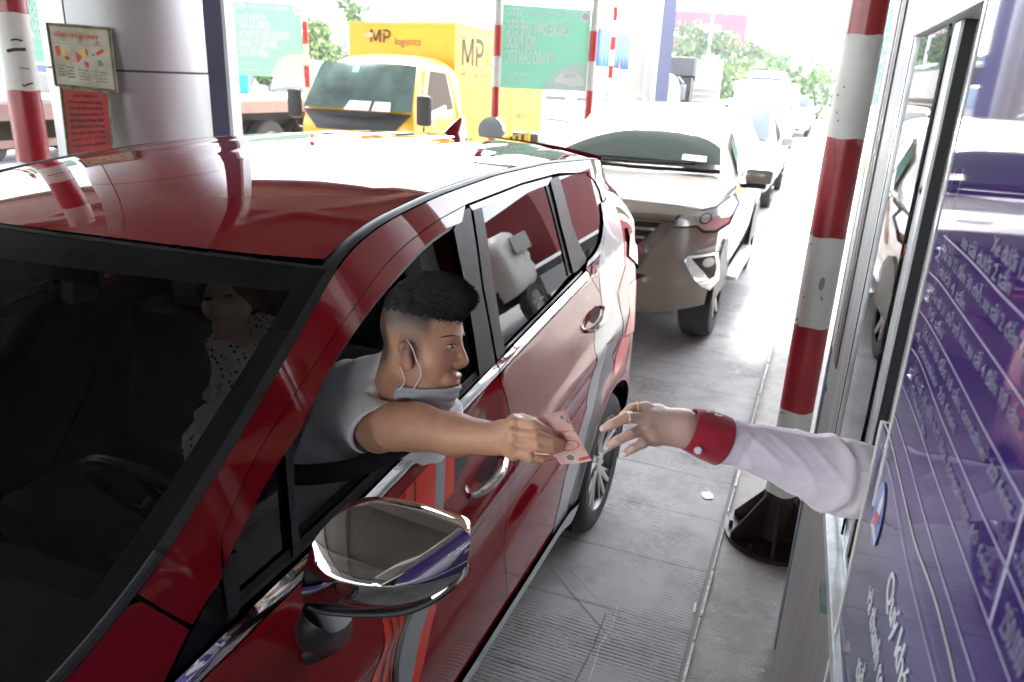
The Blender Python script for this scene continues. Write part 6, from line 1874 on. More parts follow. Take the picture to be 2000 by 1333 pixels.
def fpanel(name, poly, mt, off=0., h=.04, rim=.02, mirror=True, raw=False, par=None):
    poly = [tuple(p) for p in poly] if raw else [FH(*p) for p in poly]
    pd = densify(poly, h); vs = [Vector(p) for p in pd]; n = len(vs); es = [(i, (i+1) % n) for i in range(n)]
    xs = [p[0] for p in pd]; zs = [p[1] for p in pd]
    for z in np.arange(min(zs)+h/2, max(zs), h):
        for x in np.arange(min(xs)+h/2, max(xs), h):
            if inside((x, z), pd): vs.append(Vector((x, z)))
    r = geometry.delaunay_2d_cdt(vs, es, [list(range(n))], 1, 1e-5); V, F = r[0], r[2]
    F = [f for f in F if inside(sum((V[i] for i in f), Vector((0, 0)))/len(f), pd)]
    out = []
    for sg in ((1, -1) if mirror else (1,)):
        vs3 = []; ns = []; e = .004
        for p in V:
            y = YF(p.x, p.y)-off; gx = (YF(p.x+e, p.y)-YF(p.x-e, p.y))/(2*e); gz = (YF(p.x, p.y+e)-YF(p.x, p.y-e))/(2*e)
            nn = _nrm(np.array([gx, -1, gz])); x = p.x if sg > 0 else 2*SX-p.x
            if sg < 0: nn[0] *= -1
            vs3.append((x, y, p.y)); ns.append(nn)
        fs = []; ec = {}
        for f in F:
            g = list(f); a = sum(V[g[i]].x*V[g[(i+1) % 3]].y-V[g[(i+1) % 3]].x*V[g[i]].y for i in range(3))
            if (a < 0) == (sg > 0): g = g[::-1]
            fs.append(tuple(g))
            for i in range(3): ec[(g[i], g[(i+1) % 3])] = 1
        for (a, b) in [k for k in ec if (k[1], k[0]) not in ec]:
            i0 = len(vs3); vs3 += [vs3[a], vs3[b], tuple(np.array(vs3[b])+np.array([0, rim, 0])), tuple(np.array(vs3[a])+np.array([0, rim, 0]))]
            nn = _nrm(np.cross(np.array(vs3[b])-np.array(vs3[a]), np.array([0, 1., 0]))+1e-9); ns += [nn]*4; fs.append((i0+1, i0, i0+3, i0+2))
        out.append(mk(name, vs3, fs, mt, par or suv, True, ns))
    return out[0]
W_ = .915
def xz(x, z): return (SX+x, z)
# bumper skin (full width), bonnet lip
fpanel('front_bumper', [xz(x, z) for x, z in ((-.90, .42), (-.5, .355), (0, .345), (.5, .355), (.90, .42), (.925, .70), (.925, .97), (.86, 1.02), (.5, 1.045), (0, 1.055), (-.5, 1.045), (-.86, 1.02), (-.925, .97), (-.925, .70))], M_bronze, .0, mirror=False, raw=True, h=.05)
fpanel('bonnet_lip', [xz(x, z) for x, z in ((-.84, 1.03), (-.5, 1.055), (0, 1.065), (.5, 1.055), (.84, 1.03), (.85, 1.10), (.6, 1.14), (0, 1.15), (-.6, 1.14), (-.85, 1.10))], M_bronze, .012, mirror=False, raw=True)
fpanel('grille', [xz(x, z) for x, z in ((-.56, 1.03), (.56, 1.03), (.50, .96), (.36, .80), (-.36, .80), (-.50, .96))], M_dark, .006, mirror=False, raw=True)
for z, a in ((.985, .515), (.925, .455), (.865, .405), (.815, .36)):
    fpanel('grille_bar', [xz(-a, z-.010), xz(a, z-.010), xz(a+.01, z+.010), xz(-a-.01, z+.010)], mat('slat_chrome', (.7, .69, .66), .2, metal=.9), .020, mirror=False, raw=True)
fpanel('grille_wing', [xz(x, z) for x, z in ((.565, 1.04), (.66, 1.035), (.50, .82), (.44, .70), (.40, .705), (.37, .79))], mat('wing_satin', (.16, .155, .14), .28, metal=.7, coat=.5), .026, raw=True)
fpanel('lower_intake', [(2*SX-p[0], p[1]) if 0 else p for p in [xz(x, z) for x, z in ((-.42, .66), (.42, .66), (.50, .655), (.30, .53), (-.30, .53), (-.50, .655))]], M_dark, .008, mirror=False, raw=True)
fpanel('headlamp_bezel', [(1305, 445), (1326, 418), (1360, 411), (1399, 402), (1434, 378), (1441, 402), (1423, 442), (1399, 455), (1374, 456), (1360, 445)], M_dark, .008, h=.02)
fpanel('headlamp', [(1311, 443), (1330, 422), (1360, 416), (1399, 407), (1431, 384), (1437, 400), (1420, 437), (1398, 449), (1376, 450), (1362, 440)], mat('headlamp_smoked', (.62, .62, .60), .10, metal=.55, coat=1.), .012, h=.02)
for px, py, r, m in ((1379, 427, .038, M_dark), (1379, 427, .028, M_lampc), (1352, 428, .020, M_lampc), (1402, 420, .030, M_lampc)):
    x0, z0 = FH(px, py)
    o_ = .016 if m is M_dark else .020
    fpanel('lamp_projector', [(x0+r*math.cos(a), z0+r*math.sin(a)) for a in np.linspace(0, 2*PI, 20, endpoint=False)], m, o_, h=.02, raw=True)
fpanel('fog_bezel', [(1336, 508), (1345, 500), (1402, 492), (1405, 520), (1402, 550), (1387, 567), (1370, 560), (1352, 540)], M_chrome, .012, h=.02)
fpanel('fog_recess', [(1352, 505), (1397, 498), (1399, 520), (1396, 540), (1386, 545), (1374, 530)], M_dark, .016, h=.02)
x0, z0 = FH(1385, 512); fpanel('fog_lamp', [(x0+.036*math.cos(a), z0+.036*math.sin(a)) for a in np.linspace(0, 2*PI, 20, endpoint=False)], M_lampc, .022, h=.02, raw=True)
b = bmesh.new(); bx(b, SX-.24, SX+.24, SY-.03, SY-.015, .60, .70); from_bm('number_plate', b, M_plate, suv)
# windscreen and side glass laid on the loft
ws4 = [(SX-.585, SY+2.36, 1.735), (SX+.585, SY+2.36, 1.735), (SX+.735, SY+1.60, 1.275), (SX-.735, SY+1.60, 1.275)]
quadp('windshield', ws4, mat('suv_windshield', (.045, .06, .058), .03, coat=1., coat_rough=.01), suv, 16, 10, .035, .062)
b = bmesh.new(); tube(b, [(SX-.74, SY+1.575, 1.275), (SX, SY+1.47, 1.275), (SX+.74, SY+1.575, 1.275)], .02, 8); from_bm('cowl', b, M_dark, suv, smooth=True)
b = bmesh.new(); tube(b, [(SX-.1, SY+1.52, 1.305), (SX+.52, SY+1.58, 1.325)], .008, 6); tube(b, [(SX-.66, SY+1.54, 1.305), (SX-.05, SY+1.50, 1.315)], .008, 6); from_bm('wiper', b, M_dark, suv)
quadp('windscreen_sticker', [(SX+.40, SY+1.62, 1.372), (SX+.60, SY+1.64, 1.365), (SX+.61, SY+1.57, 1.325), (SX+.405, SY+1.55, 1.332)], mat('sticker_white', (.8, .8, .78), .5), suv, 2, 2, 0, .03)
quadp('sticker_print', [(SX+.45, SY+1.625, 1.368), (SX+.59, SY+1.637, 1.362), (SX+.59, SY+1.613, 1.350), (SX+.45, SY+1.600, 1.356)], mat('sticker_red', (.7, .1, .08), .5), suv, 2, 2, 0, .033)
for s in (1, -1):
    def sp(dy, z, s=s):
        # follow the loft side above the waist
        import bisect
        ys_ = [q[0] for q in secs]; i = min(len(secs)-2, max(0, bisect.bisect(ys_, dy)-1)); f = (dy-ys_[i])/(ys_[i+1]-ys_[i]); f = min(1, max(0, f))
        q = [secs[i][k]*(1-f)+secs[i+1][k]*f for k in range(6)]
        w, zw, wt, ztp = q[2], q[3], q[4], q[5]; t = (z-zw)/(ztp-zw)
        x = (w*.985)*(1-t/.62)+(wt+(w-wt)*.25)*(t/.62) if t < .62 else (wt+(w-wt)*.25)*(1-(t-.62)/.38)+wt*.93*((t-.62)/.38)
        return (SX+s*(x+.006), SY+dy, z)
    for nm, c in (('side_window', [(2.10, 1.48), (2.72, 1.68), (2.70, 1.20), (1.85, 1.20)]), ('side_window', [(2.80, 1.685), (3.52, 1.69), (3.50, 1.21), (2.78, 1.20)]), ('side_window', [(3.60, 1.69), (4.25, 1.64), (4.35, 1.24), (3.58, 1.21)])):
        q = [sp(*p) for p in c]; q = q if s > 0 else [q[1], q[0], q[3], q[2]]
        quadp(nm, q, M_glassdk, suv, 4, 4, .01, .01)
    b = bmesh.new(); tube(b, [sp(dy, 1.17) for dy in (1.75, 2.4, 3.2, 4.4)], .012, 6); from_bm('waist_chrome', b, M_chrome, suv)
    b = bmesh.new(); tube(b, [(SX+s*.60, SY+2.55, 1.80), (SX+s*.59, SY+2.75, 1.85), (SX+s*.58, SY+3.9, 1.855), (SX+s*.57, SY+4.2, 1.80)], .018, 8); from_bm('roof_rail', b, M_steel, suv, smooth=True)
    for yc in (.955, 3.70):
        wheel(suv, SX+s*.915, SY+yc, .385, .25, s)
        b = bmesh.new(); n = 14; A = [b.verts.new((SX+s*.934, SY+yc+.45*math.cos(PI*k/n), .37+.45*math.sin(PI*k/n))) for k in range(n+1)]; B = [b.verts.new((SX+s*.934, SY+yc+.40*math.cos(PI*k/n), .37+.40*math.sin(PI*k/n))) for k in range(n+1)]
        for k in range(n): b.faces.new((A[k], A[k+1], B[k+1], B[k]))
        vb = [b.verts.new((SX+s*.930, SY+yc+.402*math.cos(PI*k/n), .37+.402*math.sin(PI*k/n))) for k in range(n+1)]; b.faces.new(vb)
        from_bm('arch_flare', b, M_dark if 1 else M_bronze, suv)
    b = bmesh.new(); bx(b, min(SX+s*.88, SX+s*1.0), max(SX+s*.88, SX+s*1.0), SY+1.55, SY+3.1, .34, .39, .015); from_bm('running_board', b, M_steel, suv, smooth=True)
    # mirror
    b = bmesh.new(); bx(b, min(SX+s*.93, SX+s*1.17), max(SX+s*.93, SX+s*1.17), SY+1.76, SY+1.90, 1.17, 1.31, .045)
    o = from_bm('door_mirror', b, M_bronze, suv, smooth=True)
    b = bmesh.new(); bx(b, min(SX+s*.90, SX+s*1.12), max(SX+s*.90, SX+s*1.12), SY+1.78, SY+1.88, 1.135, 1.172, .01); oo = from_bm('mirror_base', b, M_dark, None); setpar(oo, o)

def simple_car(name, label, xc, y0, L, W, H, paint, kind='mpv', cat='car', group=None, mirrors=True, shade=None, dark_front=False):
    t = thing(name, label, cat, (xc, y0+L/2, 0), group)
    w = W/2
    k = dict(mpv=(.62, .95, 1.02, .20, .34), suv=(.62, 1.05, 1.12, .26, .38), van=(.45, 1.05, 1.25, .10, .24), sedan=(.62, .90, .93, .25, .40), pickup=(.62, 1.08, 1.14, .27, .36))[kind]
    hz, nose, hood, fa, fb = k; hood = min(hood, H*.66)
    ya, yb = L*fa, L*fb
    wt = w*.78 if kind != 'van' else w*.86
    s_ = [(.0, .34, w*.88, .60, w*.84, hood*.80), (.14, .24, w*.97, .75, w*.90, hood*.93), (ya*.6, .22, w, hood*.86, w*.9, hood*.98), (ya, .22, w, hood*.92, w*.86, hood+.03), (yb, .22, w, hood*.95, wt, H-.04), (yb+.25, .22, w, hood*.96, wt, H)]
    tail = L*.96 if kind != 'pickup' else L*.62
    s_ += [(tail*.8, .22, w, hood*.97, wt, H), (tail-.12, .24, w, hood*.97, wt*.98, H-.05)]
    if kind == 'sedan': s_[-2:] = [(L*.66, .22, w, hood*.97, wt, H-.02), (L*.84, .24, w, hood*.97, w*.86, hood+.05), (L*.97, .28, w*.95, .8, w*.84, hood)]
    elif kind == 'pickup': s_ += [(tail, .24, w, hood, w*.9, hood+.02), (L-.05, .28, w, hood, w*.9, hood+.02), (L, .4, w*.95, .8, w*.88, hood-.05)]
    else: s_ += [(L, .36, w*.93, .95, wt*.93, H*.72)]
    loft_body('body', s_, paint, t, xc, y0, 2)
    g = M_glassdk
    quadp('windshield', [(xc-wt*.90, y0+yb-.02, H-.10), (xc+wt*.90, y0+yb-.02, H-.10), (xc+w*.80, y0+ya+.06, hood+.09), (xc-w*.80, y0+ya+.06, hood+.09)], shade or g, t, 8, 6, .05, .045)
    for s in (1, -1):
        x1, x2 = xc+s*(w*1.0), xc+s*(wt+.05)
        yy = [yb+.02, yb+.02+(tail-yb)*.46, yb+.08+(tail-yb)*.46, tail-.25]
        for a, b_ in ((yy[0], yy[1]), (yy[2], yy[3])):
            c = [(x2, y0+a+.15*(a == yy[0]), H-.14), (x2, y0+b_, H-.14), (x1, y0+b_, hood+.03), (x1, y0+a-.15*(a == yy[0]), hood+.03)]
            if s < 0: c = [c[1], c[0], c[3], c[2]]
            quadp('side_window', c, g, t, 3, 3, .01, .01)
        for yc in (L*.19, L*.80): wheel(t, xc+s*(w-.005), y0+yc, .33 if kind in ('mpv', 'sedan', 'van') else .38, .22, s)
        b = bmesh.new(); bx(b, min(xc+s*w*.52, xc+s*w*.92), max(xc+s*w*.52, xc+s*w*.92), y0-.01, y0+.20, hood*.66, hood*.82, .04); from_bm('headlamp', b, M_lampc, t, smooth=True)
        b = bmesh.new(); bx(b, min(xc+s*w*.62, xc+s*w*.85), max(xc+s*w*.62, xc+s*w*.85), y0-.012, y0+.1, .42, .50, .02); from_bm('fog_lamp', b, M_amber if kind == 'mpv' else M_lampc, t, smooth=True)
        if mirrors:
            b = bmesh.new(); bx(b, min(xc+s*w*1.0, xc+s*(w+.22)), max(xc+s*w*1.0, xc+s*(w+.22)), y0+ya+.28, y0+ya+.42, hood+.02, hood+.17, .04); from_bm('door_mirror', b, paint, t, smooth=True)
    b = bmesh.new(); bx(b, xc-w*.42, xc+w*.42, y0-.03, y0+.1, hood*.55, hood*.78, .03); from_bm('grille', b, M_dark if not dark_front else M_dark, t, smooth=True)
    b = bmesh.new(); bx(b, xc-w*.55, xc+w*.55, y0-.02, y0+.12, .26, .38, .02); from_bm('intake', b, M_dark, t, smooth=True)
    b = bmesh.new(); bx(b, xc-.23, xc+.23, y0-.045, y0-.032, .46, .56); from_bm('number_plate', b, M_plate, t)
    return t
M_vsil = mat('silver_paint', (.30, .30, .295), .28, metal=.4, coat=1.); M_vwhite = mat('vehicle_white', (.58, .58, .59), .25, coat=1.); M_vdark = mat('vehicle_grey', (.10, .11, .12), .25, coat=1.)
simple_car('silver_car', 'silver people carrier in the queue just behind the bronze wagon', -1.73, 13.4, 4.6, 1.80, 1.78, M_vsil, 'mpv')
v = simple_car('white_van', 'tall white minibus with roof unit waiting behind the silver car', -2.35, 26.0, 5.8, 2.05, 2.35, M_vwhite, 'van', 'van', shade=mat('van_windscreen', (.42, .44, .50), .1, coat=1.))
b = bmesh.new(); bx(b, -2.95, -1.75, 27.6, 29.3, 2.34, 2.56, .09); o = from_bm('roof_unit', b, M_vwhite, v, smooth=True)
simple_car('pickup_truck', 'white pickup with black lower bumper farther back right of the minibus', -1.98, 38.5, 5.2, 1.86, 1.80, M_vwhite, 'pickup', 'pickup')
simple_car('white_car', 'white car in the distance behind the pickup', -2.8, 52, 4.6, 1.85, 1.85, M_vwhite, 'suv')
simple_car('dark_suv', 'dark grey car far away near the vanishing point of the road', -2.2, 66, 4.6, 1.85, 1.8, M_vdark, 'suv')
simple_car('white_sedan', 'white car partly hidden between the bronze wagon roof and yellow truck', -6.7, 17.3, 4.5, 1.78, 1.50, M_vwhite, 'sedan')
v = simple_car('white_minibus', 'white minibus seen through the truck windscreen beyond the flatbed trailer', -14.2, 15.0, 5.3, 2.0, 2.25, M_vwhite, 'van', 'van')
v = simple_car('white_suv', 'white car standing left beyond the flatbed trailer deck', -15.6, 9.0, 4.6, 1.9, 1.9, M_vwhite, 'suv')

# ---- yellow box truck
M_yell = mat('truck_yellow', (.70, .38, .02), .35, coat=.4, noise=.04, nscale=3); M_yell2 = mat('box_yellow', (.68, .38, .025), .45, noise=.05, nscale=2)
TX, TY, TW = -6.215, 9.38, 1.86
tr = thing('yellow_truck', 'yellow box truck with MP logistics lettering in the lane beyond', 'truck', (TX, TY+3, 0))
tx0, tx1 = TX-TW/2, TX+TW/2
# cab
cs = [(0., .40, .90, 1.0, .88, 1.24), (.03, .34, .93, 1.15, .90, 1.40), (.10, .34, .93, 1.27, .89, 1.56), (.34, .34, .93, 1.35, .84, 2.0), (.50, .34, .93, 1.37, .80, 2.15), (.72, .34, .93, 1.37, .79, 2.22), (1.3, .34, .93, 1.37, .79, 2.24), (1.60, .34, .93, 1.37, .80, 2.20), (1.64, .34, .90, 1.37, .78, 2.12)]
loft_body('cab', cs, M_yell, tr, TX, TY, 2)
M_twg = mat('truck_windscreen', (.10, .15, .14), .04, coat=1., coat_rough=.01, col2=(.05, .075, .07), nscale=2.2)
quadp('windshield', [(TX-.78, TY+.42, 2.05), (TX+.78, TY+.42, 2.05), (TX+.89, TY+.075, 1.44), (TX-.89, TY+.075, 1.44)], M_twg, tr, 16, 10, .07, .05)
quadp('windscreen_panel', [(TX-.89, TY+.07, 1.43), (TX+.89, TY+.07, 1.43), (TX+.62, TY-.0, 1.17), (TX-.62, TY-.0, 1.17)], M_dark, tr, 14, 5, .06, .035)
for a, b_ in ((-.45, .0), (.05, .50)):
    b = bmesh.new(); tube(b, [(TX+a, TY-.03, 1.36), (TX+b_, TY-.04, 1.41)], .010, 6); from_bm('wiper', b, M_dark, tr)
quadp('paper_on_dash', [(TX-.05, TY+.02, 1.56), (TX+.30, TY+.02, 1.56), (TX+.28, TY-.04, 1.44), (TX-.12, TY-.04, 1.44)], M_paper, tr, 2, 2, 0, .06)
quadp('paper_on_dash', [(TX+.34, TY+.03, 1.56), (TX+.58, TY+.05, 1.56), (TX+.60, TY-.01, 1.44), (TX+.32, TY-.03, 1.44)], M_paper, tr, 2, 2, 0, .06)
quadp('windscreen_sticker', [(TX-.15, TY+.36, 2.02), (TX-.05, TY+.36, 2.02), (TX-.05, TY+.29, 1.90), (TX-.15, TY+.29, 1.90)], mat('sticker_teal', (.35, .75, .72), .5), tr, 2, 2, 0, .12)
# cab door with window
xs_ = TX+.93
def cabx(y, z): return TX+(.928 if z < 1.37 else .928-.17*(z-1.37)/.8)+.012
def tside(name, pts, mt, off=0., inn=False):
    b = bmesh.new(); b.faces.new([b.verts.new((cabx(y, z)+off, y, z)) for y, z in pts]); return from_bm(name, b, mt, tr)
tside('cab_door', [(TY+.28, .62), (TY+1.36, .62), (TY+1.40, 1.40), (TY+1.30, 2.09), (TY+.62, 2.11), (TY+.30, 1.55)], M_yell, .002)
tside('door_window', [(TY+.42, 1.45), (TY+1.24, 1.50), (TY+1.18, 2.0), (TY+.70, 2.02), (TY+.46, 1.65)], mat('cab_dark_opening', (.05, .03, .015), .7), .006)
tside('door_window', [(TY+.42, 1.34), (TY+1.0, 1.48), (TY+1.0, 1.56), (TY+.42, 1.46)], mat('glass_pale', (.55, .6, .62), .2), .010)
tside('door_handle', [(TY+1.16, 1.02), (TY+1.30, 1.02), (TY+1.30, 1.08), (TY+1.16, 1.08)], M_steel, .008)
tside('door_swoosh', [(TY+.40, .95), (TY+.85, 1.0), (TY+1.12, 1.30), (TY+.80, 1.10)], M_white, .008)
for x, s in ((tx1, 1), (tx0, -1)):
    b = bmesh.new(); bx(b, x+s*.02 if s > 0 else x-.24, x+.24 if s > 0 else x-.02*1, TY+.02, TY+.12, 1.30, 1.70, .05)
    mo = from_bm('door_mirror', b, M_satin, tr, smooth=True)
    b = bmesh.new(); tube(b, [(x+s*.13, TY+.07, 1.29), (x+s*.10, TY+.1, 1.18), (x-s*.04, TY+.2, 1.12)], .014, 6); o = from_bm('mirror_arm', b, M_dark, None); setpar(o, mo)
for s in (1, -1):
    b = bmesh.new(); bx(b, min(TX+s*.58, TX+s*.88), max(TX+s*.58, TX+s*.88), TY-.02, TY+.1, .66, .84, .03); from_bm('headlamp', b, M_lampc, tr, smooth=True)
    b = bmesh.new(); bx(b, min(TX+s*.80, TX+s*.91), max(TX+s*.80, TX+s*.91), TY-.015, TY+.1, .88, .98, .02); from_bm('indicator', b, M_amber, tr, smooth=True)
    wheel(tr, TX+s*.90, TY+.95, .36, .22, s); wheel(tr, TX+s*.92, TY+4.2, .36, .40, s)
b = bmesh.new(); bx(b, TX-.90, TX+.90, TY-.06, TY+.12, .42, .62, .03); from_bm('bumper', b, M_yell, tr, smooth=True)
# cargo box
BX0, BX1, BY0, BY1, BZ0, BZ1 = -7.44, -5.53, 11.1, 15.1, .92, 2.71
bxo = box('cargo_box', BX0, BX1, BY0, BY1, BZ0, BZ1, M_yell2, tr, .02)
for (x0, x1, y0, y1, z0, z1) in ((BX0-.008, BX1+.008, BY0-.008, BY0+.05, BZ1-.03, BZ1+.012), (BX1-.02, BX1+.012, BY0, BY1, BZ1-.03, BZ1+.012), (BX1-.03, BX1+.012, BY0-.008, BY0+.03, BZ0, BZ1-.03), (BX0, BX1+.012, BY0-.012, BY0+.02, BZ0-.02, BZ0+.05)):
    box('corner_rail', x0, x1, y0, y1, z0, z1, mat('box_edge', (.62, .40, .06), .5), tr)
box('side_rail', BX1-.03, BX1+.012, BY0, BY1, BZ0-.06, BZ0+.05, mat('side_rail_yellow', (.62, .36, .03), .5), tr)
for z in (1.75,): box('panel_seam', BX1+.0005, BX1+.003, BY0+.05, BY1, z, z+.012, mat('seam_brown', (.35, .2, .03), .6), tr)
for y in (BY0+2.3,): box('side_door_frame', BX1+.0005, BX1+.006, y, y+.02, BZ0+.06, BZ1-.05, mat('seam_brown', (.35, .2, .03), .6), tr)
box('rear_guard', BX1-.12, BX1, BY1-.35, BY1-.1, .5, .92, mat('box_edge', (.62, .40, .06), .5), tr)
for dx in (-.82, .82): box('marker_lamp', TX+dx-.075, TX+dx+.075, BY0-.035, BY0-.012, BZ1-.22, BZ1-.15, M_amber, tr)
box('roof_fan_box', BX0+.3, BX1-.3, BY0+1.2, BY0+3.0, BZ1, BZ1+.22, mat('pale_grey_box', (.55, .56, .57), .5), tr)
M_logo = mat('logo_dark', (.05, .05, .045), .6); M_logo2 = mat('logo_grey', (.09, .085, .07), .6)
def mp_logo(M_, h, par):
    bm = bmesh.new(); t = .17*h
    def bar(a, b, w=t):
        a = Vector((a[0]*h, a[1]*h, 0)); b = Vector((b[0]*h, b[1]*h, 0)); d = (b-a).normalized(); n_ = Vector((-d.y, d.x, 0))*w/2
        prism(bm, [a+n_, b+n_, b-n_, a-n_], (0, 0, .003))
    bar((.09, 0), (.09, 1)); bar((.95, 0), (.95, 1)); bar((.13, .94), (.52, .12)); bar((.91, .94), (.52, .12))
    bar((1.32, -.02), (1.32, .72)); bar((1.24, .92), (1.62, .92)); bar((1.62, .40), (1.42, .40))
    for k in range(8):
        a0, a1 = PI/2-PI*k/8, PI/2-PI*(k+1)/8+.0; bar((1.62+.26*math.cos(a0), .66+.26*math.sin(a0)), (1.62+.26*math.cos(a1), .66+.26*math.sin(a1)))
    me = bpy.data.meshes.new('lettering'); bm.to_mesh(me); bm.free(); me.transform(M_); me.materials.append(M_logo)
    o = bpy.data.objects.new('lettering', me); COL.objects.link(o); setpar(o, par); return o
mp_logo(frame((BX0+.42, BY0-.016, BZ1-.29), (1, 0, 0), (0, 0, 1)), .19, tr)
txt('logistics', .165, M_logo2, tr, frame((BX0+.86, BY0-.013, BZ1-.32), (.9, 0, 0), (0, 0, 1)))
mp_logo(frame((BX1+.004, 11.34, 2.13), (0, 1., 0), (0, 0, 1)), .42, tr)
txt('logistics', .42, M_logo2, tr, frame((BX1+.004, 12.28, 2.13), (0, 1.2, 0), (0, 0, 1)))
for k, ch in enumerate('MINHPHÚ'): txt(ch, .17, M_logo2, tr, frame((BX1+.004, 11.34+.235*k, 1.93), (0, 1.1, 0), (0, 0, 1)), name='letter')
txt('0903 822 117', .14, M_logo2, tr, frame((BX1+.004, BY0+2.6, BZ1-1.45), (0, 1, 0), (0, 0, 1)))
box('chassis', TX-.4, TX+.4, TY+1.0, TY+5.6, .55, .9, M_dark, tr)
# ---- flatbed semi trailer
fl = thing('flatbed_trailer', 'rusty pink brown flatbed trailer on twin wheels behind the yellow truck', 'trailer', (-11.3, 9, 0))
M_fl = mat('trailer_brown', (.27, .17, .155), .6, noise=.2, nscale=1.5); M_fl2 = mat('trailer_grey', (.40, .36, .34), .6, noise=.2, nscale=2)
FX0, FX1 = -12.5, -10.05
box('deck', FX0, FX1, 2.0, 18.0, 1.36, 1.42, M_fl2, fl); box('side_beam', FX1-.03, FX1+.02, 2.0, 18, 1.16, 1.365, M_fl, fl)
box('main_beam', -10.8, -10.6, 2.4, 17.6, .72, 1.15, M_dark, fl); box('main_beam', -12.0, -11.8, 2.4, 17.6, .72, 1.15, M_dark, fl)
y = 5.0
box('lower_rail', -10.2, -10.12, 3.6, 10.6, .80, .90, M_fl, fl)
for y in (4.2, 5.6, 7.2, 8.8, 10.4): box('stay', -10.2, -10.12, y, y+.13, .35 if y < 9 else .8, 1.16, M_fl2, fl)
for y in (4.9, 9.6): box('landing_leg', -10.6, -10.45, y, y+.16, .1, 1.1, M_dark, fl)
box('low_beam', -10.25, -10.12, 3.6, 7.4, .30, .42, M_fl2, fl)
for y in (12.35, 13.75, 15.2):
    wheel(fl, -10.1, y, .50, .26, 1, mat('dusty_rim', (.42, .38, .34), .7)); wheel(fl, -10.42, y, .50, .26, 1, mat('dusty_rim', (.42, .38, .34), .7)); wheel(fl, -12.3, y, .50, .26, -1)
MATS['vehicle_tyre_dusty'] = None
b = bmesh.new(); tube(b, catmull([np.array([-10.02, 10.9, 1.38]), np.array([-9.98, 11.1, 1.2]), np.array([-10.0, 11.35, .98]), np.array([-10.1, 11.3, .9])], 5), .02, 6); from_bm('ratchet_strap', b, mat('strap_tan', (.35, .25, .15), .8), fl)
# ---- blue container truck and tarpaulin truck
M_cont = mat('container_blue', (.02, .07, .22), .5, noise=.08, nscale=2); M_cont2 = mat('container_blue_side', (.05, .14, .30), .5)
ct = thing('container_truck', 'truck carrying a blue corrugated shipping container behind the striped posts', 'truck', (-9.6, 33, 0))
b = bmesh.new(); X0, X1, Y0, Y1 = -10.75, -8.32, 28.4, 40.2
bx(b, X0, X1-.04, Y0, Y1, 1.35, 3.85); from_bm('container', b, M_cont, ct)
b = bmesh.new(); n = 90; prv = None
for k in range(n+1):
    yy = Y0+.1+(Y1-Y0-.2)*k/n; xx = X1-.035+(.035 if (k//2) % 2 else 0)
    c = (b.verts.new((xx, yy, 1.45)), b.verts.new((xx, yy, 3.78)))
    if prv: b.faces.new((prv[0], c[0], c[1], prv[1]))
    prv = c
from_bm('corrugated_side', b, M_cont2, ct)
box('top_rail', X1-.05, X1+.01, Y0, Y1, 3.782, 3.86, M_cont, ct); box('bottom_rail', X1-.05, X1+.01, Y0, Y1, 1.33, 1.448, M_steel, ct); box('corner_post', X1-.06, X1+.012, Y0-.01, Y0+.095, 1.45, 3.78, M_cont, ct)
box('chassis', X0+.3, X1-.3, Y0-2, Y1, .7, 1.3, M_dark, ct)
cc = loft_body('cab', [(0, .5, 1.15, 1.4, 1.1, 1.9), (.1, .5, 1.2, 1.6, 1.12, 2.4), (.4, .5, 1.2, 1.7, 1.1, 2.95), (1.9, .5, 1.2, 1.7, 1.1, 3.0)], M_vwhite, ct, -9.55, 26.0, 1)
quadp('windshield', [(-10.5, 26.3, 2.75), (-8.6, 26.3, 2.75), (-8.5, 26.02, 1.9), (-10.6, 26.02, 1.9)], M_glassdk, ct, 6, 4, .05, .08)
for y in (26.9, 30, 36, 37.3, 38.6): wheel(ct, -8.4, y, .5, .3, 1); wheel(ct, -10.7, y, .5, .3, -1)
txt('A', 1.0, mat('container_logo', (.7, .25, .22), .5), ct, frame((X1+.012, Y0+2.6, 2.1), (0, 1, 0), (0, 0, 1)), bold=.05)
tp = thing('tarp_truck', 'cargo truck with white cab and dark tarpaulin over a slatted body in the next lane', 'truck', (-6.4, 32, 0))
M_tarp = mat('tarp_grey', (.05, .05, .055), .7, bump=.01, bscale=3, noise=.15, nscale=2); M_tarp2 = mat('tarp_pale', (.40, .38, .36), .7, bump=.01, bscale=3)
QX0, QX1, QY0, QY1 = -7.45, -5.15, 30.2, 37.0
b = bmesh.new(); bx(b, QX0, QX1, QY0, QY1, 2.35, 3.02, .08); from_bm('tarpaulin', b, M_tarp, tp, smooth=True)
box('tarp_side', QX1-.01, QX1+.03, QY0+.5, QY1-.05, 1.98, 2.92, M_tarp2, tp)
b = bmesh.new()
for y in np.arange(QY0+.4, QY1, .45): bx(b, QX1-.04, QX1, y, y+.05, 1.3, 2.2)
for z in (1.5, 1.72, 1.94): bx(b, QX1-.03, QX1+.012, QY0+.3, QY1, z, z+.04)
from_bm('slatted_side', b, mat('slat_tan', (.45, .40, .33), .7), tp)
box('cargo_bed', QX0, QX1-.045, QY0, QY1, 1.1, 2.3, M_dark, tp); box('tail_frame', QX1, QX1+.07, QY1-.05, QY1+.25, 1.2, 3.2, mat('frame_blue', (.45, .66, .78), .5), tp)
box('top_frame', QX1, QX1+.07, QY0+1.6, QY1+.2, 3.06, 3.16, mat('frame_blue', (.45, .66, .78), .5), tp)
loft_body('cab', [(0, .5, 1.05, 1.2, 1.02, 1.6), (.08, .5, 1.08, 1.3, 1.02, 1.95), (.4, .5, 1.08, 1.35, .96, 2.40), (.6, .5, 1.08, 1.36, .92, 2.46), (1.9, .5, 1.08, 1.36, .92, 2.46)], M_vwhite, tp, -6.35, 28.0, 2)
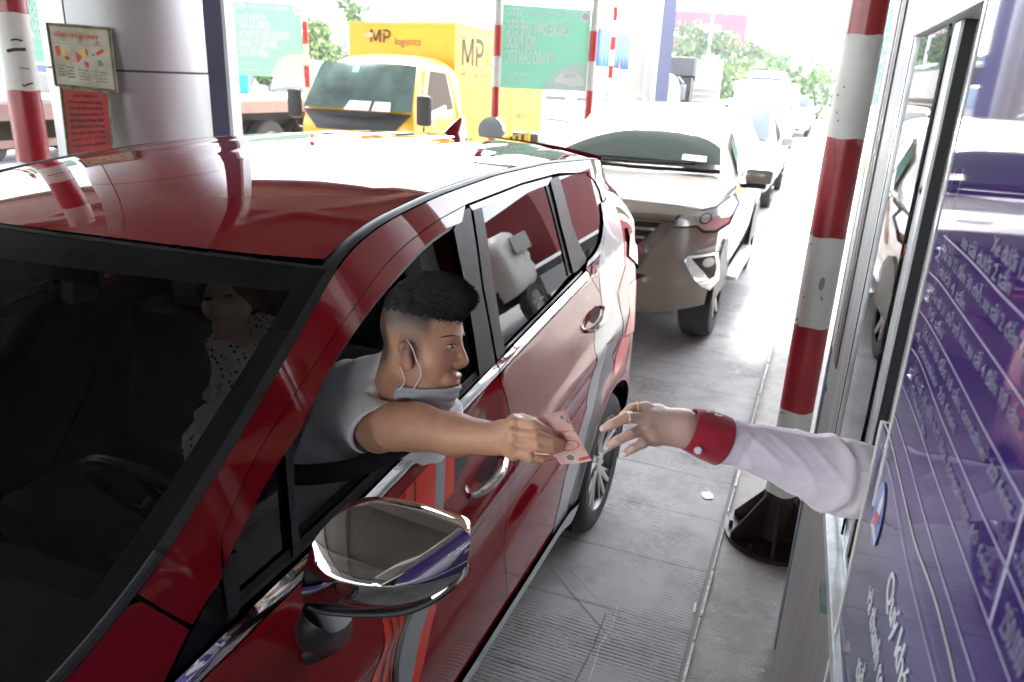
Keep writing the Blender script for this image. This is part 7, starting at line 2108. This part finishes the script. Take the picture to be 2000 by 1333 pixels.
quadp('windshield', [(-7.25, 28.38, 2.3), (-5.45, 28.38, 2.3), (-5.35, 28.06, 1.68), (-7.35, 28.06, 1.68)], mat('cab_glass_blue', (.22, .30, .36), .08, coat=1.), tp, 6, 4, .05, .07)
b = bmesh.new(); bx(b, -5.2, -5.02, 28.1, 28.2, 1.55, 2.05, .03); tube(b, [(-5.1, 28.15, 2.1), (-5.35, 28.4, 2.3)], .02, 6); from_bm('door_mirror', b, M_vdark, tp, smooth=True)
for y in (29.0, 35.0): wheel(tp, -5.25, y, .48, .3, 1); wheel(tp, -7.4, y, .48, .3, -1)
# ---- white truck tail with grille slots between yellow truck and post
wt_ = thing('white_lorry', 'white lorry front with dark grille slots just right of the yellow box', 'truck', (-7.3, 22, 0))
b = bmesh.new(); bx(b, -8.5, -6.25, 22, 27, .55, 2.4, .12); from_bm('cab', b, M_vwhite, wt_, smooth=True)
for z in (1.46, 1.26): box('grille_slot', -7.95, -7.35, 21.96, 22.0, z, z+.09, M_vdark, wt_)
box('grille_slot', -7.0, -6.5, 21.96, 22.0, 1.46, 1.55, M_vdark, wt_)
for s in (-8.3, -6.4): box('headlamp', s-.12, s+.12, 21.95, 22.0, .95, 1.12, M_amber, wt_, .02)
for y in (23, 26): wheel(wt_, -6.3, y, .45, .3, 1); wheel(wt_, -8.45, y, .45, .3, -1)
# ---- lorry passing on the far side of the booth (mirrored in the rear side glass)
lo = thing('red_container_lorry', 'white tractor unit with red container beyond the booth, mirrored in the car windows', 'truck', (7.6, 19, 0))
M_lw = mat('lorry_white', (.55, .55, .52), .4); 
loft_body('cab', [(0, .9, 1.15, 1.7, 1.1, 2.3), (.15, .9, 1.2, 1.8, 1.1, 2.9), (.4, .9, 1.2, 1.9, 1.05, 3.3), (2.2, .9, 1.2, 1.9, 1.05, 3.3)], M_lw, lo, 7.6, 15.0, 1)
box('side_glass', 6.36, 6.40, 15.6, 16.5, 2.1, 2.75, M_glassdk, lo)
box('side_skirt', 6.42, 6.6, 16.4, 19.4, .5, 1.1, mat('skirt_grey', (.2, .2, .21), .5), lo)
box('container', 6.40, 8.8, 17.8, 31, 1.5, 4.1, mat('container_red', (.20, .02, .025), .5), lo); box('chassis', 6.9, 8.3, 15, 31, .7, 1.35, M_dark, lo)
for y in (15.9, 20.2, 28, 29.3): wheel(lo, 6.45, y, .52, .3, -1); wheel(lo, 8.75, y, .52, .3, 1)

lo_added = copy_tree(lo, (0, -17, 0)); lo_added['label'] = 'unseen lorry copy added beside the booth to darken reflections in the car door and pillar'; lo_added['group'] = lo['group'] = 'red container lorries in the lane beyond the booth'  # lorry copy added out of view to cover the bright horizon in reflections
# ------------------------------------------------------------------ light haze over the road
hz = bpy.data.materials.new('haze'); hz.use_nodes = True
hz.node_tree.nodes.clear(); _o = hz.node_tree.nodes.new('ShaderNodeOutputMaterial'); _v = hz.node_tree.nodes.new('ShaderNodeVolumePrincipled')
_v.inputs['Color'].default_value = (.93, .95, 1., 1); _v.inputs['Density'].default_value = .0006; _v.inputs['Anisotropy'].default_value = .3
hz.node_tree.links.new(_v.outputs[0], _o.inputs['Volume'])
tag(box('haze', -720, 720, -320, 1520, -2.0, 24, hz), kind='stuff')
# ------------------------------------------------------------------ banners on striped goal posts
def translucent(name, col):
    m = bpy.data.materials.new(name); m.use_nodes = True; N = m.node_tree.nodes; L = m.node_tree.links; b = N['Principled BSDF']
    b.inputs['Base Color'].default_value = col+(1,); b.inputs['Roughness'].default_value = .6
    t = N.new('ShaderNodeBsdfTranslucent'); t.inputs[0].default_value = col+(1,); x = N.new('ShaderNodeMixShader'); x.inputs[0].default_value = .28
    L.new(b.outputs[0], x.inputs[1]); L.new(t.outputs[0], x.inputs[2]); L.new(x.outputs[0], N['Material Output'].inputs[0]); return m
M_ban = translucent('banner_green', (.34, .62, .51)); M_bwt = translucent('banner_white', (.86, .88, .87)); M_bpale = translucent('banner_pale', (.66, .74, .72))
M_pr2 = mat('thin_post_red', (.42, .02, .02), .4, coat=.2)
def banner(label, pL, pR, dL, dR, ztop, zbot, lines, reds, r=.045, right_cut=1., extra=True):
    A = P(*pL, dL); B = P(*pR, dR)
    t = thing('banner_stand', label, 'banner', ((A[0]+B[0])/2, (A[1]+B[1])/2, .13))
    for q, ph in ((A, 0), (B, 1)):
        zs = [.13]; cols = []; z = .13; i = ph*0
        st = .33; zz = reds
        cut = [zz-k*st for k in range(8, -8, -1)]
        cut = [c for c in cut if .2 < c < 3.25]
        zs = [.13]+cut+[3.3]
        idx = [round((zz-c)/st) for c in cut]
        cols = []
        for k in range(len(zs)-1):
            ref = idx[k] if k < len(idx) else idx[-1]-1
            cols.append(M_pr2 if ref % 2 == 0 else M_pwhite)
        striped('post', q[0], q[1], r, zs, cols, t, 16)
    b = bmesh.new(); tube(b, catmull([np.array([A[0], A[1], 3.28]), np.array([A[0]*.93+B[0]*.07, A[1]*.93+B[1]*.07, 3.40]), np.array([A[0]*.5+B[0]*.5, A[1]*.5+B[1]*.5, 3.42]), np.array([A[0]*.07+B[0]*.93, A[1]*.07+B[1]*.93, 3.40]), np.array([B[0], B[1], 3.28])], 5), r, 12)
    from_bm('top_bar', b, M_pwhite, t, smooth=True)
    d = _nrm(np.array([B[0]-A[0], B[1]-A[1], 0])); W = math.hypot(B[0]-A[0], B[1]-A[1])-2*r-.01
    o = np.array([A[0], A[1], 0])+d*(r+.005); n = _nrm(np.cross(d, np.array([0, 0, 1.])))
    if n@(CAM-o) < 0: n = -n
    Hh = ztop-zbot
    def bp(u, v, off=0.): return o+d*(W*u)+np.array([0, 0, ztop-Hh*v])+n*off
    bm = bmesh.new(); prism(bm, [bp(0, 0, -.004), bp(1, 0, -.004), bp(1, 1, -.004), bp(0, 1, -.004)], n*.004); from_bm('banner_sheet', bm, M_ban, t)
    # seen from behind, so the lettering runs backwards
    for s, u, v, h, w in lines:
        tx = txt(s, h, M_bwt, None, Matrix.Identity(4), bold=h*.03); L = max(q.co.x for q in tx.data.vertices)
        k = w*W/L
        Fm = frame(bp(u+w, v, .003), -d, (0, 0, 1))
        tx.data.transform(Fm @ Matrix.Diagonal((k, 1, 1, 1))); setpar(tx, t)
    def poly(pts, mt, off): 
        bm = bmesh.new(); bm.faces.new([bm.verts.new(bp(u, v, off)) for u, v in pts]); bmesh.ops.triangulate(bm, faces=bm.faces[:]); from_bm('print', bm, mt, t)
    if extra:
        poly([(.60, .80), (.72, .70), (1, .66), (1, 1), (.48, 1)], M_bpale, .002)
        poly([(.62, .86), (.70, .78), (.86, .76), (.97, .84), (.98, .93), (.64, .95)], M_bwt, .003)
        poly([(.64, .91), (.78, .92), (.77, .96), (.65, .95)], M_bpale, .004); poly([(.73, .79), (.85, .78), (.88, .83), (.72, .85)], M_bpale, .004)
        poly([(.935+.055*math.cos(a), .085+.060*math.sin(a)) for a in np.linspace(0, 2*PI, 24, endpoint=False)], M_bwt, .003)
        poly([(.935+.040*math.cos(a), .085+.044*math.sin(a)) for a in np.linspace(0, 2*PI, 24, endpoint=False)], mat('banner_seal', (.5, .45, .6), .6), .004)
    return t
def zat(px, py, d): return float(P(px, py, d)[2])
banner('pale green banner on red and white posts right of the yellow truck, lettering reversed', (971, 90), (1158, 90), 8.6, 8.9, zat(1065, 16, 8.75), zat(1065, 176, 8.75),
       [('CHỈ XE DÁN THẺ ETC', .05, .335, .20, .72), ('MỚI ĐƯỢC', .05, .51, .20, .33), ('ĐI VÀO LÀN ETC', .05, .69, .20, .54), ('VETC', .05, .125, .11, .17), ('HỆ THỐNG THU PHÍ TỰ ĐỘNG KHÔNG DỪNG', .26, .10, .05, .58), ('Hotline: 1900 6010', .06, .83, .045, .26), ('www.vetc.com.vn', .06, .91, .045, .24)],
       zat(965, 51, 8.7))
banner('pale green banner on striped posts between the dark column and the yellow truck', (453, 90), (597, 90), 11.9, 12.2, zat(525, 7, 12), zat(525, 150, 12),
       [('HỆ THỐNG THU PHÍ', .05, .235, .10, .42), ('DỪNG 3-5 GIÂY', .05, .36, .17, .48), ('XE KHÔNG DỪNG TẠI TRẠM THU', .05, .49, .17, .75), ('DÁN THẺ ETC NHANH', .05, .61, .17, .57), ('GIẢM ÙN TẮC', .05, .73, .17, .44), ('VETC', .03, .11, .13, .16), ('HỆ THỐNG THU PHÍ TỰ ĐỘNG', .22, .09, .06, .6), ('Hotline: 1900 6010', .07, .84, .05, .25), ('www.vetc.com.vn', .07, .93, .05, .25)],
       zat(455, 36, 12))
banner('pale green banner at the far left edge between the left post and the silver column', (-60, 60), (118, 60), 10.4, 10.6, zat(60, -40, 10.5), zat(60, 122, 10.5),
       [('DỪNG 3-5 GIÂY', .30, .36, .17, .5), ('XE KHÔNG DỪNG TẠI TRẠM', .28, .49, .17, .65), ('DÁN THẺ ETC', .35, .61, .17, .55), ('GIẢM ÙN TẮC', .40, .73, .17, .44), ('Hotline: 1900 6010', .6, .84, .05, .25)], 2.5, extra=False)
banner('green banner seen in the slit between the thick striped post and the booth', (1668, 110), (1795, 110), 9.6, 9.9, zat(1735, 20, 9.8), zat(1735, 208, 9.8),
       [('ĐÃ NẠP TIỀN', .30, .28, .06, .5), ('GẤP LÀN', .35, .42, .18, .5), ('BỊ HOÀN', .40, .57, .18, .5), ('XỬ LÝ', .42, .72, .18, .45), ('TỪ CHỐI', .40, .87, .16, .45)], 2.4, extra=False)
# single thin striped post behind
q = P(1196, 100, 13.5)
sp_ = thing('thin_striped_post', 'thin red and white post in front of the blue container', 'post', (q[0], q[1], .0))
zq2 = [float(P(1196, y_, 13.5)[2]) for y_ in (250, 212, 185, 153, 129, 98, 73, 42, 17, -40)]
striped('pipe', q[0], q[1], .048, [0.]+zq2[1:], [M_pr2, M_pr2, M_pwhite, M_pr2, M_pwhite, M_pr2, M_pwhite, M_pr2, M_pwhite], sp_, 16)
# round silver and purple pillar further down the plaza
q = P(1253, 100, 16.5)
pl_ = thing('silver_pillar', 'round silver pillar beside a purple one behind the bronze wagon roof', 'column', (q[0], q[1], 0))
bm = bmesh.new(); tube(bm, [(q[0], q[1], 0), (q[0], q[1], 7.5)], .25, 32); tube(bm, [(q[0]+.22, q[1]-.05, 0), (q[0]+.22, q[1]-.05, 7.5)], .17, 24); from_bm('shaft', bm, M_clad, pl_, smooth=True)
q = P(1298, 100, 17.2)
pp_ = thing('purple_pillar', 'purple blue pillar right of the round silver pillar', 'column', (q[0], q[1], 0))
ubox('shaft', q, .15, .15, 0, 7.5, mat('pillar_blue', (.12, .13, .20), .4), pp_)
# barriers
M_by = mat('barrier_yellow', (.72, .50, .06), .6); M_bk = mat('barrier_black', (.04, .04, .035), .6)
def barrier(label, x, y, z, w, h, dep):
    t = thing('concrete_barrier', label, 'barrier', (x, y, z)); 
    box('block', x-w/2, x+w/2, y, y+dep, z, z+h, M_by, t, .02)
    k = 0; st = []
    for i in range(5):
        xx = x-w/2+.06+i*(w-.1)/5
        b = bmesh.new(); b.faces.new([b.verts.new(p) for p in ((xx, y-.004, z+.04), (xx+.06, y-.004, z+.04), (xx+.10, y-.004, z+h-.05), (xx+.04, y-.004, z+h-.05))]); from_bm('stripe', b, M_bk, t)
        b = bmesh.new(); yy = y+.05+i*(dep-.1)/5; b.faces.new([b.verts.new(p) for p in ((x-w/2-.004, yy, z+.04), (x-w/2-.004, yy+.1, z+.04), (x-w/2-.004, yy+.2, z+h-.05), (x-w/2-.004, yy+.1, z+h-.05))]); from_bm('stripe', b, M_bk, t)
q = at(1692, 350, 2, .1)
barrier('yellow and black striped concrete barrier on the island beyond the thick striped post', q[0]+.35, q[1], .09, .9, .62, 1.4)
q = P(985, 245, 8.8)
gm = thing('barrier_gate_motor', 'dark barrier motor with round disc and yellow striped arm beside the left banner post', 'barrier', (q[0]+.2, q[1], .13))
box('housing', q[0]+.10, q[0]+.42, q[1], q[1]+.3, .13, 1.38, M_vdark, gm, .02); cyl('disc', (q[0]-.12, q[1]-.12, 1.38), (q[0]-.12, q[1]-.06, 1.38), .16, M_vdark, gm)
b = bmesh.new(); prism(b, [(q[0]-.1, q[1]-.1, 1.20), (q[0]+.35, q[1]-.1, 1.28), (q[0]+.35, q[1]-.1, 1.40), (q[0]-.1, q[1]-.1, 1.28)], (0, .05, 0)); from_bm('arm', b, M_by, gm)
for i in range(5): box('stripe', q[0]-.02+i*.07, q[0]+.01+i*.07, q[1]-.106, q[1]-.102, 1.215+.012*i, 1.29+.02*i, M_bk, gm)
q = P(468, 163, 14.8)
bs = thing('blue_sign', 'small blue sign board under the green banner left of the yellow truck', 'sign', q)
ubox('panel', q, .17, .02, q[2]-.2, q[2]+.55, mat('sign_blue', (.03, .30, .62), .5), bs); ubox('pole', q+u_*.1, .02, .03, 0, q[2]-.2, M_steel, bs)
q = P(88, 140, 12.5)
bd = thing('blue_cab', 'bright blue lorry cab glimpsed under the left banner behind the trailer', 'truck', (q[0], q[1], 0))
b = bmesh.new(); bx(b, q[0]-.42, q[0]+.42, q[1], q[1]+1.5, 1.0, q[2]+.12, .08); from_bm('cab', b, mat('cab_blue', (.03, .06, .55), .4), bd, smooth=True)
box('seat_shape', q[0]-.12, q[0]+.22, q[1]-.06, q[1]-.01, 1.3, q[2]-.0, M_vdark, bd, .03)
# ------------------------------------------------------------------ vegetation
M_leafs = [mat('leaf_dark', (.055, .10, .035), .6), mat('leaf_mid', (.085, .15, .045), .6), mat('leaf_light', (.14, .20, .06), .6)]
M_bark = mat('bark', (.14, .11, .08), .9, noise=.3, nscale=5)
def crown(name, blobs, n, leaf, par, seed, kind=None):
    rs = np.random.RandomState(seed); C_ = []; R_ = []
    for c, r in blobs: C_.append(c); R_.append(r)
    wts = np.array([r[0]*r[2] for r in R_], float); wts /= wts.sum()
    ids = rs.choice(len(C_), n, p=wts)
    d = rs.normal(size=(n, 3)); d /= np.linalg.norm(d, axis=1)[:, None]
    rad = rs.uniform(.45, 1.05, n)**.6
    lump = 1+.22*np.sin(d[:, 0]*7+ids)+.18*np.cos(d[:, 2]*9+ids*2)
    p = np.array(C_)[ids]+d*np.array(R_)[ids]*(rad*lump)[:, None]
    a = rs.normal(size=(n, 3)); a /= np.linalg.norm(a, axis=1)[:, None]; b = np.cross(a, rs.normal(size=(n, 3))); b /= np.linalg.norm(b, axis=1)[:, None]
    s = leaf*rs.uniform(.6, 1.5, n)[:, None]
    vs = np.stack([p-a*s, p+b*s*.6, p+a*s, p-b*s*.6], 1).reshape(-1, 3)
    F = np.arange(4*n).reshape(n, 4)
    o = np_mesh(name, vs, F, M_leafs[0], par)
    for m in M_leafs[1:]: o.data.materials.append(m)
    clump = (np.sin(p[:, 0]*1.1+seed)+np.cos(p[:, 2]*1.7)+np.sin(p[:, 1]*.9)+rs.normal(size=n)*.8)
    mi = np.digitize(clump, [-.6, .9]).astype(np.int32); o.data.polygons.foreach_set('material_index', mi)
    o.data.polygons.foreach_set('use_smooth', np.zeros(n, bool))
    if kind: o['kind'] = kind
    return o
def tree(label, px, py, d, w, h, seed, n=5000, leaf=.22, name='tree', trunk=True, group=None):
    c = P(px, py, d); t = thing(name, label, 'tree', (c[0], c[1], 0), group)
    rs = random.Random(seed); bl = []
    for k in range(7):
        bl.append((np.array([c[0]+rs.uniform(-.5, .5)*w, c[1]+rs.uniform(-.3, .3)*w, c[2]+rs.uniform(-.4, .35)*h]), np.array([w*.32, w*.3, h*.26])))
    crown('crown', bl, n, leaf, t, seed)
    b = bmesh.new(); base = Vector((c[0], c[1], 0)); top = Vector((c[0], c[1], c[2]))
    tube(b, [base, base*.5+top*.5+Vector((.15, 0, 0)), top], [.05*w+.1, .04*w+.06, .04], 8)
    for k in range(4):
        e = Vector(bl[k][0]); m = base*.45+top*.55; tube(b, [m, m*.4+e*.6+Vector((0, 0, .2)), e], [.03*w+.03, .02*w+.02, .01], 6)
    from_bm('trunk', b, M_bark, t, smooth=True)
    return t
tree('dark green tree in front of the pink billboard', 1378, 88, 95, 6.5, 5.0, 3)
tree('taller round tree right of the lamp post in front of the billboard', 1420, 118, 96, 6.0, 5.0, 4)
tree('low light green tree behind the tarpaulin truck', 1425, 150, 80, 5.0, 3.6, 5)
tree('leafy tree above the minibus roof', 1470, 135, 110, 9.0, 5.0, 6)
tree('middle tree in the row behind the minibus', 1515, 137, 125, 8.5, 4.6, 7)
tree('dark tree at the right end of the tree row', 1560, 148, 140, 9.0, 4.0, 8)
tree('last low tree of the row beside the road end', 1588, 155, 170, 6.5, 3.0, 9)
tree('tree top with thin branches above the yellow truck box', 690, 30, 42, 1.9, 2.2, 10, n=1100, leaf=.10)
tree('palm like tree left above the yellow truck cab', 628, 88, 34, 1.7, 1.9, 11, n=1500, leaf=.13)
tree('bushy tree behind the yellow truck cab', 655, 110, 36, 1.5, 1.2, 13, n=1300, leaf=.12)
tree('bright green bush under the green banner', 512, 160, 19, .55, .45, 12, n=900, leaf=.07, name='bush')
tree('green bush seen through the truck windscreen', 700, 150, 24, 1.1, .8, 14, n=900, leaf=.08, name='bush')
# distant hedge mass behind the trees
bl = []
rs = random.Random(5)
for k in range(26):
    px = 1395+k*8.2; q = P(px, 170-.1*k, 150); bl.append((np.array([q[0], q[1]+rs.uniform(-3, 3), 1.6]), np.array([3.2, 3.0, 1.7+rs.uniform(-.5, .9)])))
hd = crown('hedge', bl, 16000, .32, None, 21); tag(hd, kind='stuff')
bl = []
for k in range(40):
    x = -60+k*1.5; bl.append((np.array([x, 62+rs.uniform(-3, 3), 2.0]), np.array([2.6, 2.4, 1.8+rs.uniform(-.5, .9)])))
hd = crown('shrubbery', bl, 14000, .22, None, 22); tag(hd, kind='stuff')
# billboard and lamps
A, B = P(1306, 66, 120), P(1457, 70, 122)
bb = thing('billboard', 'pink roadside billboard with a white phone number above the trees', 'billboard', ((A[0]+B[0])/2, (A[1]+B[1])/2, 0))
zt_, zb_ = zat(1380, 25, 121), zat(1380, 106, 121)
d = _nrm(np.array([B[0]-A[0], B[1]-A[1], 0])); n = np.array([d[1], -d[0], 0])
if n@(CAM-A) < 0: n = -n
bm = bmesh.new(); prism(bm, [np.array([A[0], A[1], zb_]), np.array([B[0], B[1], zb_]), np.array([B[0], B[1], zt_]), np.array([A[0], A[1], zt_])], -n*.3); from_bm('panel', bm, mat('billboard_pink', (.16, .02, .045), .6), bb)
M_bbw = mat('billboard_white', (.85, .85, .85), .6)
Wd = math.hypot(B[0]-A[0], B[1]-A[1])
def bbt(s, u, v, w, h):
    t = txt(s, h, M_bbw, None, Matrix.Identity(4), bold=h*.03); L = max(q.co.x for q in t.data.vertices)
    o = np.array([A[0], A[1], 0])+d*Wd*u+np.array([0, 0, zb_+(zt_-zb_)*v])+n*.05
    t.data.transform(frame(o, d, (0, 0, 1)) @ Matrix.Diagonal((w*Wd/L, 1, 1, 1))); setpar(t, bb)
bbt('0908 63 7777', .06, .36, .76, 2.0); bbt('LIÊN HỆ QUẢNG CÁO', .26, .62, .40, .75)
for u in (.2, .8):
    o = np.array([A[0], A[1], 0])+d*Wd*u-n*.5; bm = bmesh.new(); tube(bm, [(o[0], o[1], 0), (o[0], o[1], zb_+.5)], .3, 10); from_bm('leg', bm, M_steel, bb)
M_lampst = mat('lamp_post_grey', (.55, .57, .58), .5)
for lb, a, b_, d_, r in (('tall grey lamp post in front of the billboard', (1383, 112), (1394, 28), 70, .16), ('far grey lamp post above the tree row', (1524, 146), (1527, 122), 120, .22)):
    q0 = P(*a, d_); t = thing('lamp_post', lb, 'lamp post', (q0[0], q0[1], 0)); ztp = float(P(*b_, d_)[2])
    bm = bmesh.new(); tube(bm, [(q0[0], q0[1], 0), (q0[0], q0[1], ztp)], [r, r*.6], 10); from_bm('pole', bm, M_lampst, t)
    bm = bmesh.new(); tube(bm, [(q0[0], q0[1], ztp), (q0[0]+1.5, q0[1]-.5, ztp+.4)], r*.5, 8); bx(bm, q0[0]+1.4, q0[0]+2.4, q0[1]-.8, q0[1]-.3, ztp+.3, ztp+.5); from_bm('lamp_head', bm, M_lampst, t)
# faint far buildings
for lb, px, d_, w, h in (('pale low building far off left of the dark column', 560, 70, 14, 3.4), ('low grey roof at the far end of the road', 1612, 260, 14, 4.2)):
    q = P(px, 170, d_); t = thing('far_building', lb, 'building', (q[0], q[1], 0))
    box('wall', q[0]-w/2, q[0]+w/2, q[1], q[1]+8, 0, h, mat('far_wall', (.55, .53, .50), .8), t); box('roof', q[0]-w/2-.4, q[0]+w/2+.4, q[1]-.4, q[1]+8.4, h, h+.35, mat('far_roof', (.35, .37, .40), .7), t)
    for k in range(4): box('window', q[0]-w/2+1.2+k*w/4, q[0]-w/2+2.4+k*w/4, q[1]-.03, q[1]-.005, 1.1, 2.3, M_glassdk, t)
# roof beacon / aerial on truck
q = P(740, 18, 14.5)
ae = thing('red_white_pole', 'thin red and white pole sticking up behind the yellow truck', 'post', (q[0], q[1], 0)); striped('pipe', q[0], q[1], .045, [0, 1.5, 3.2, float(P(740, 12, 14.5)[2])], [M_pwhite, M_pwhite, M_pr2], ae, 12)
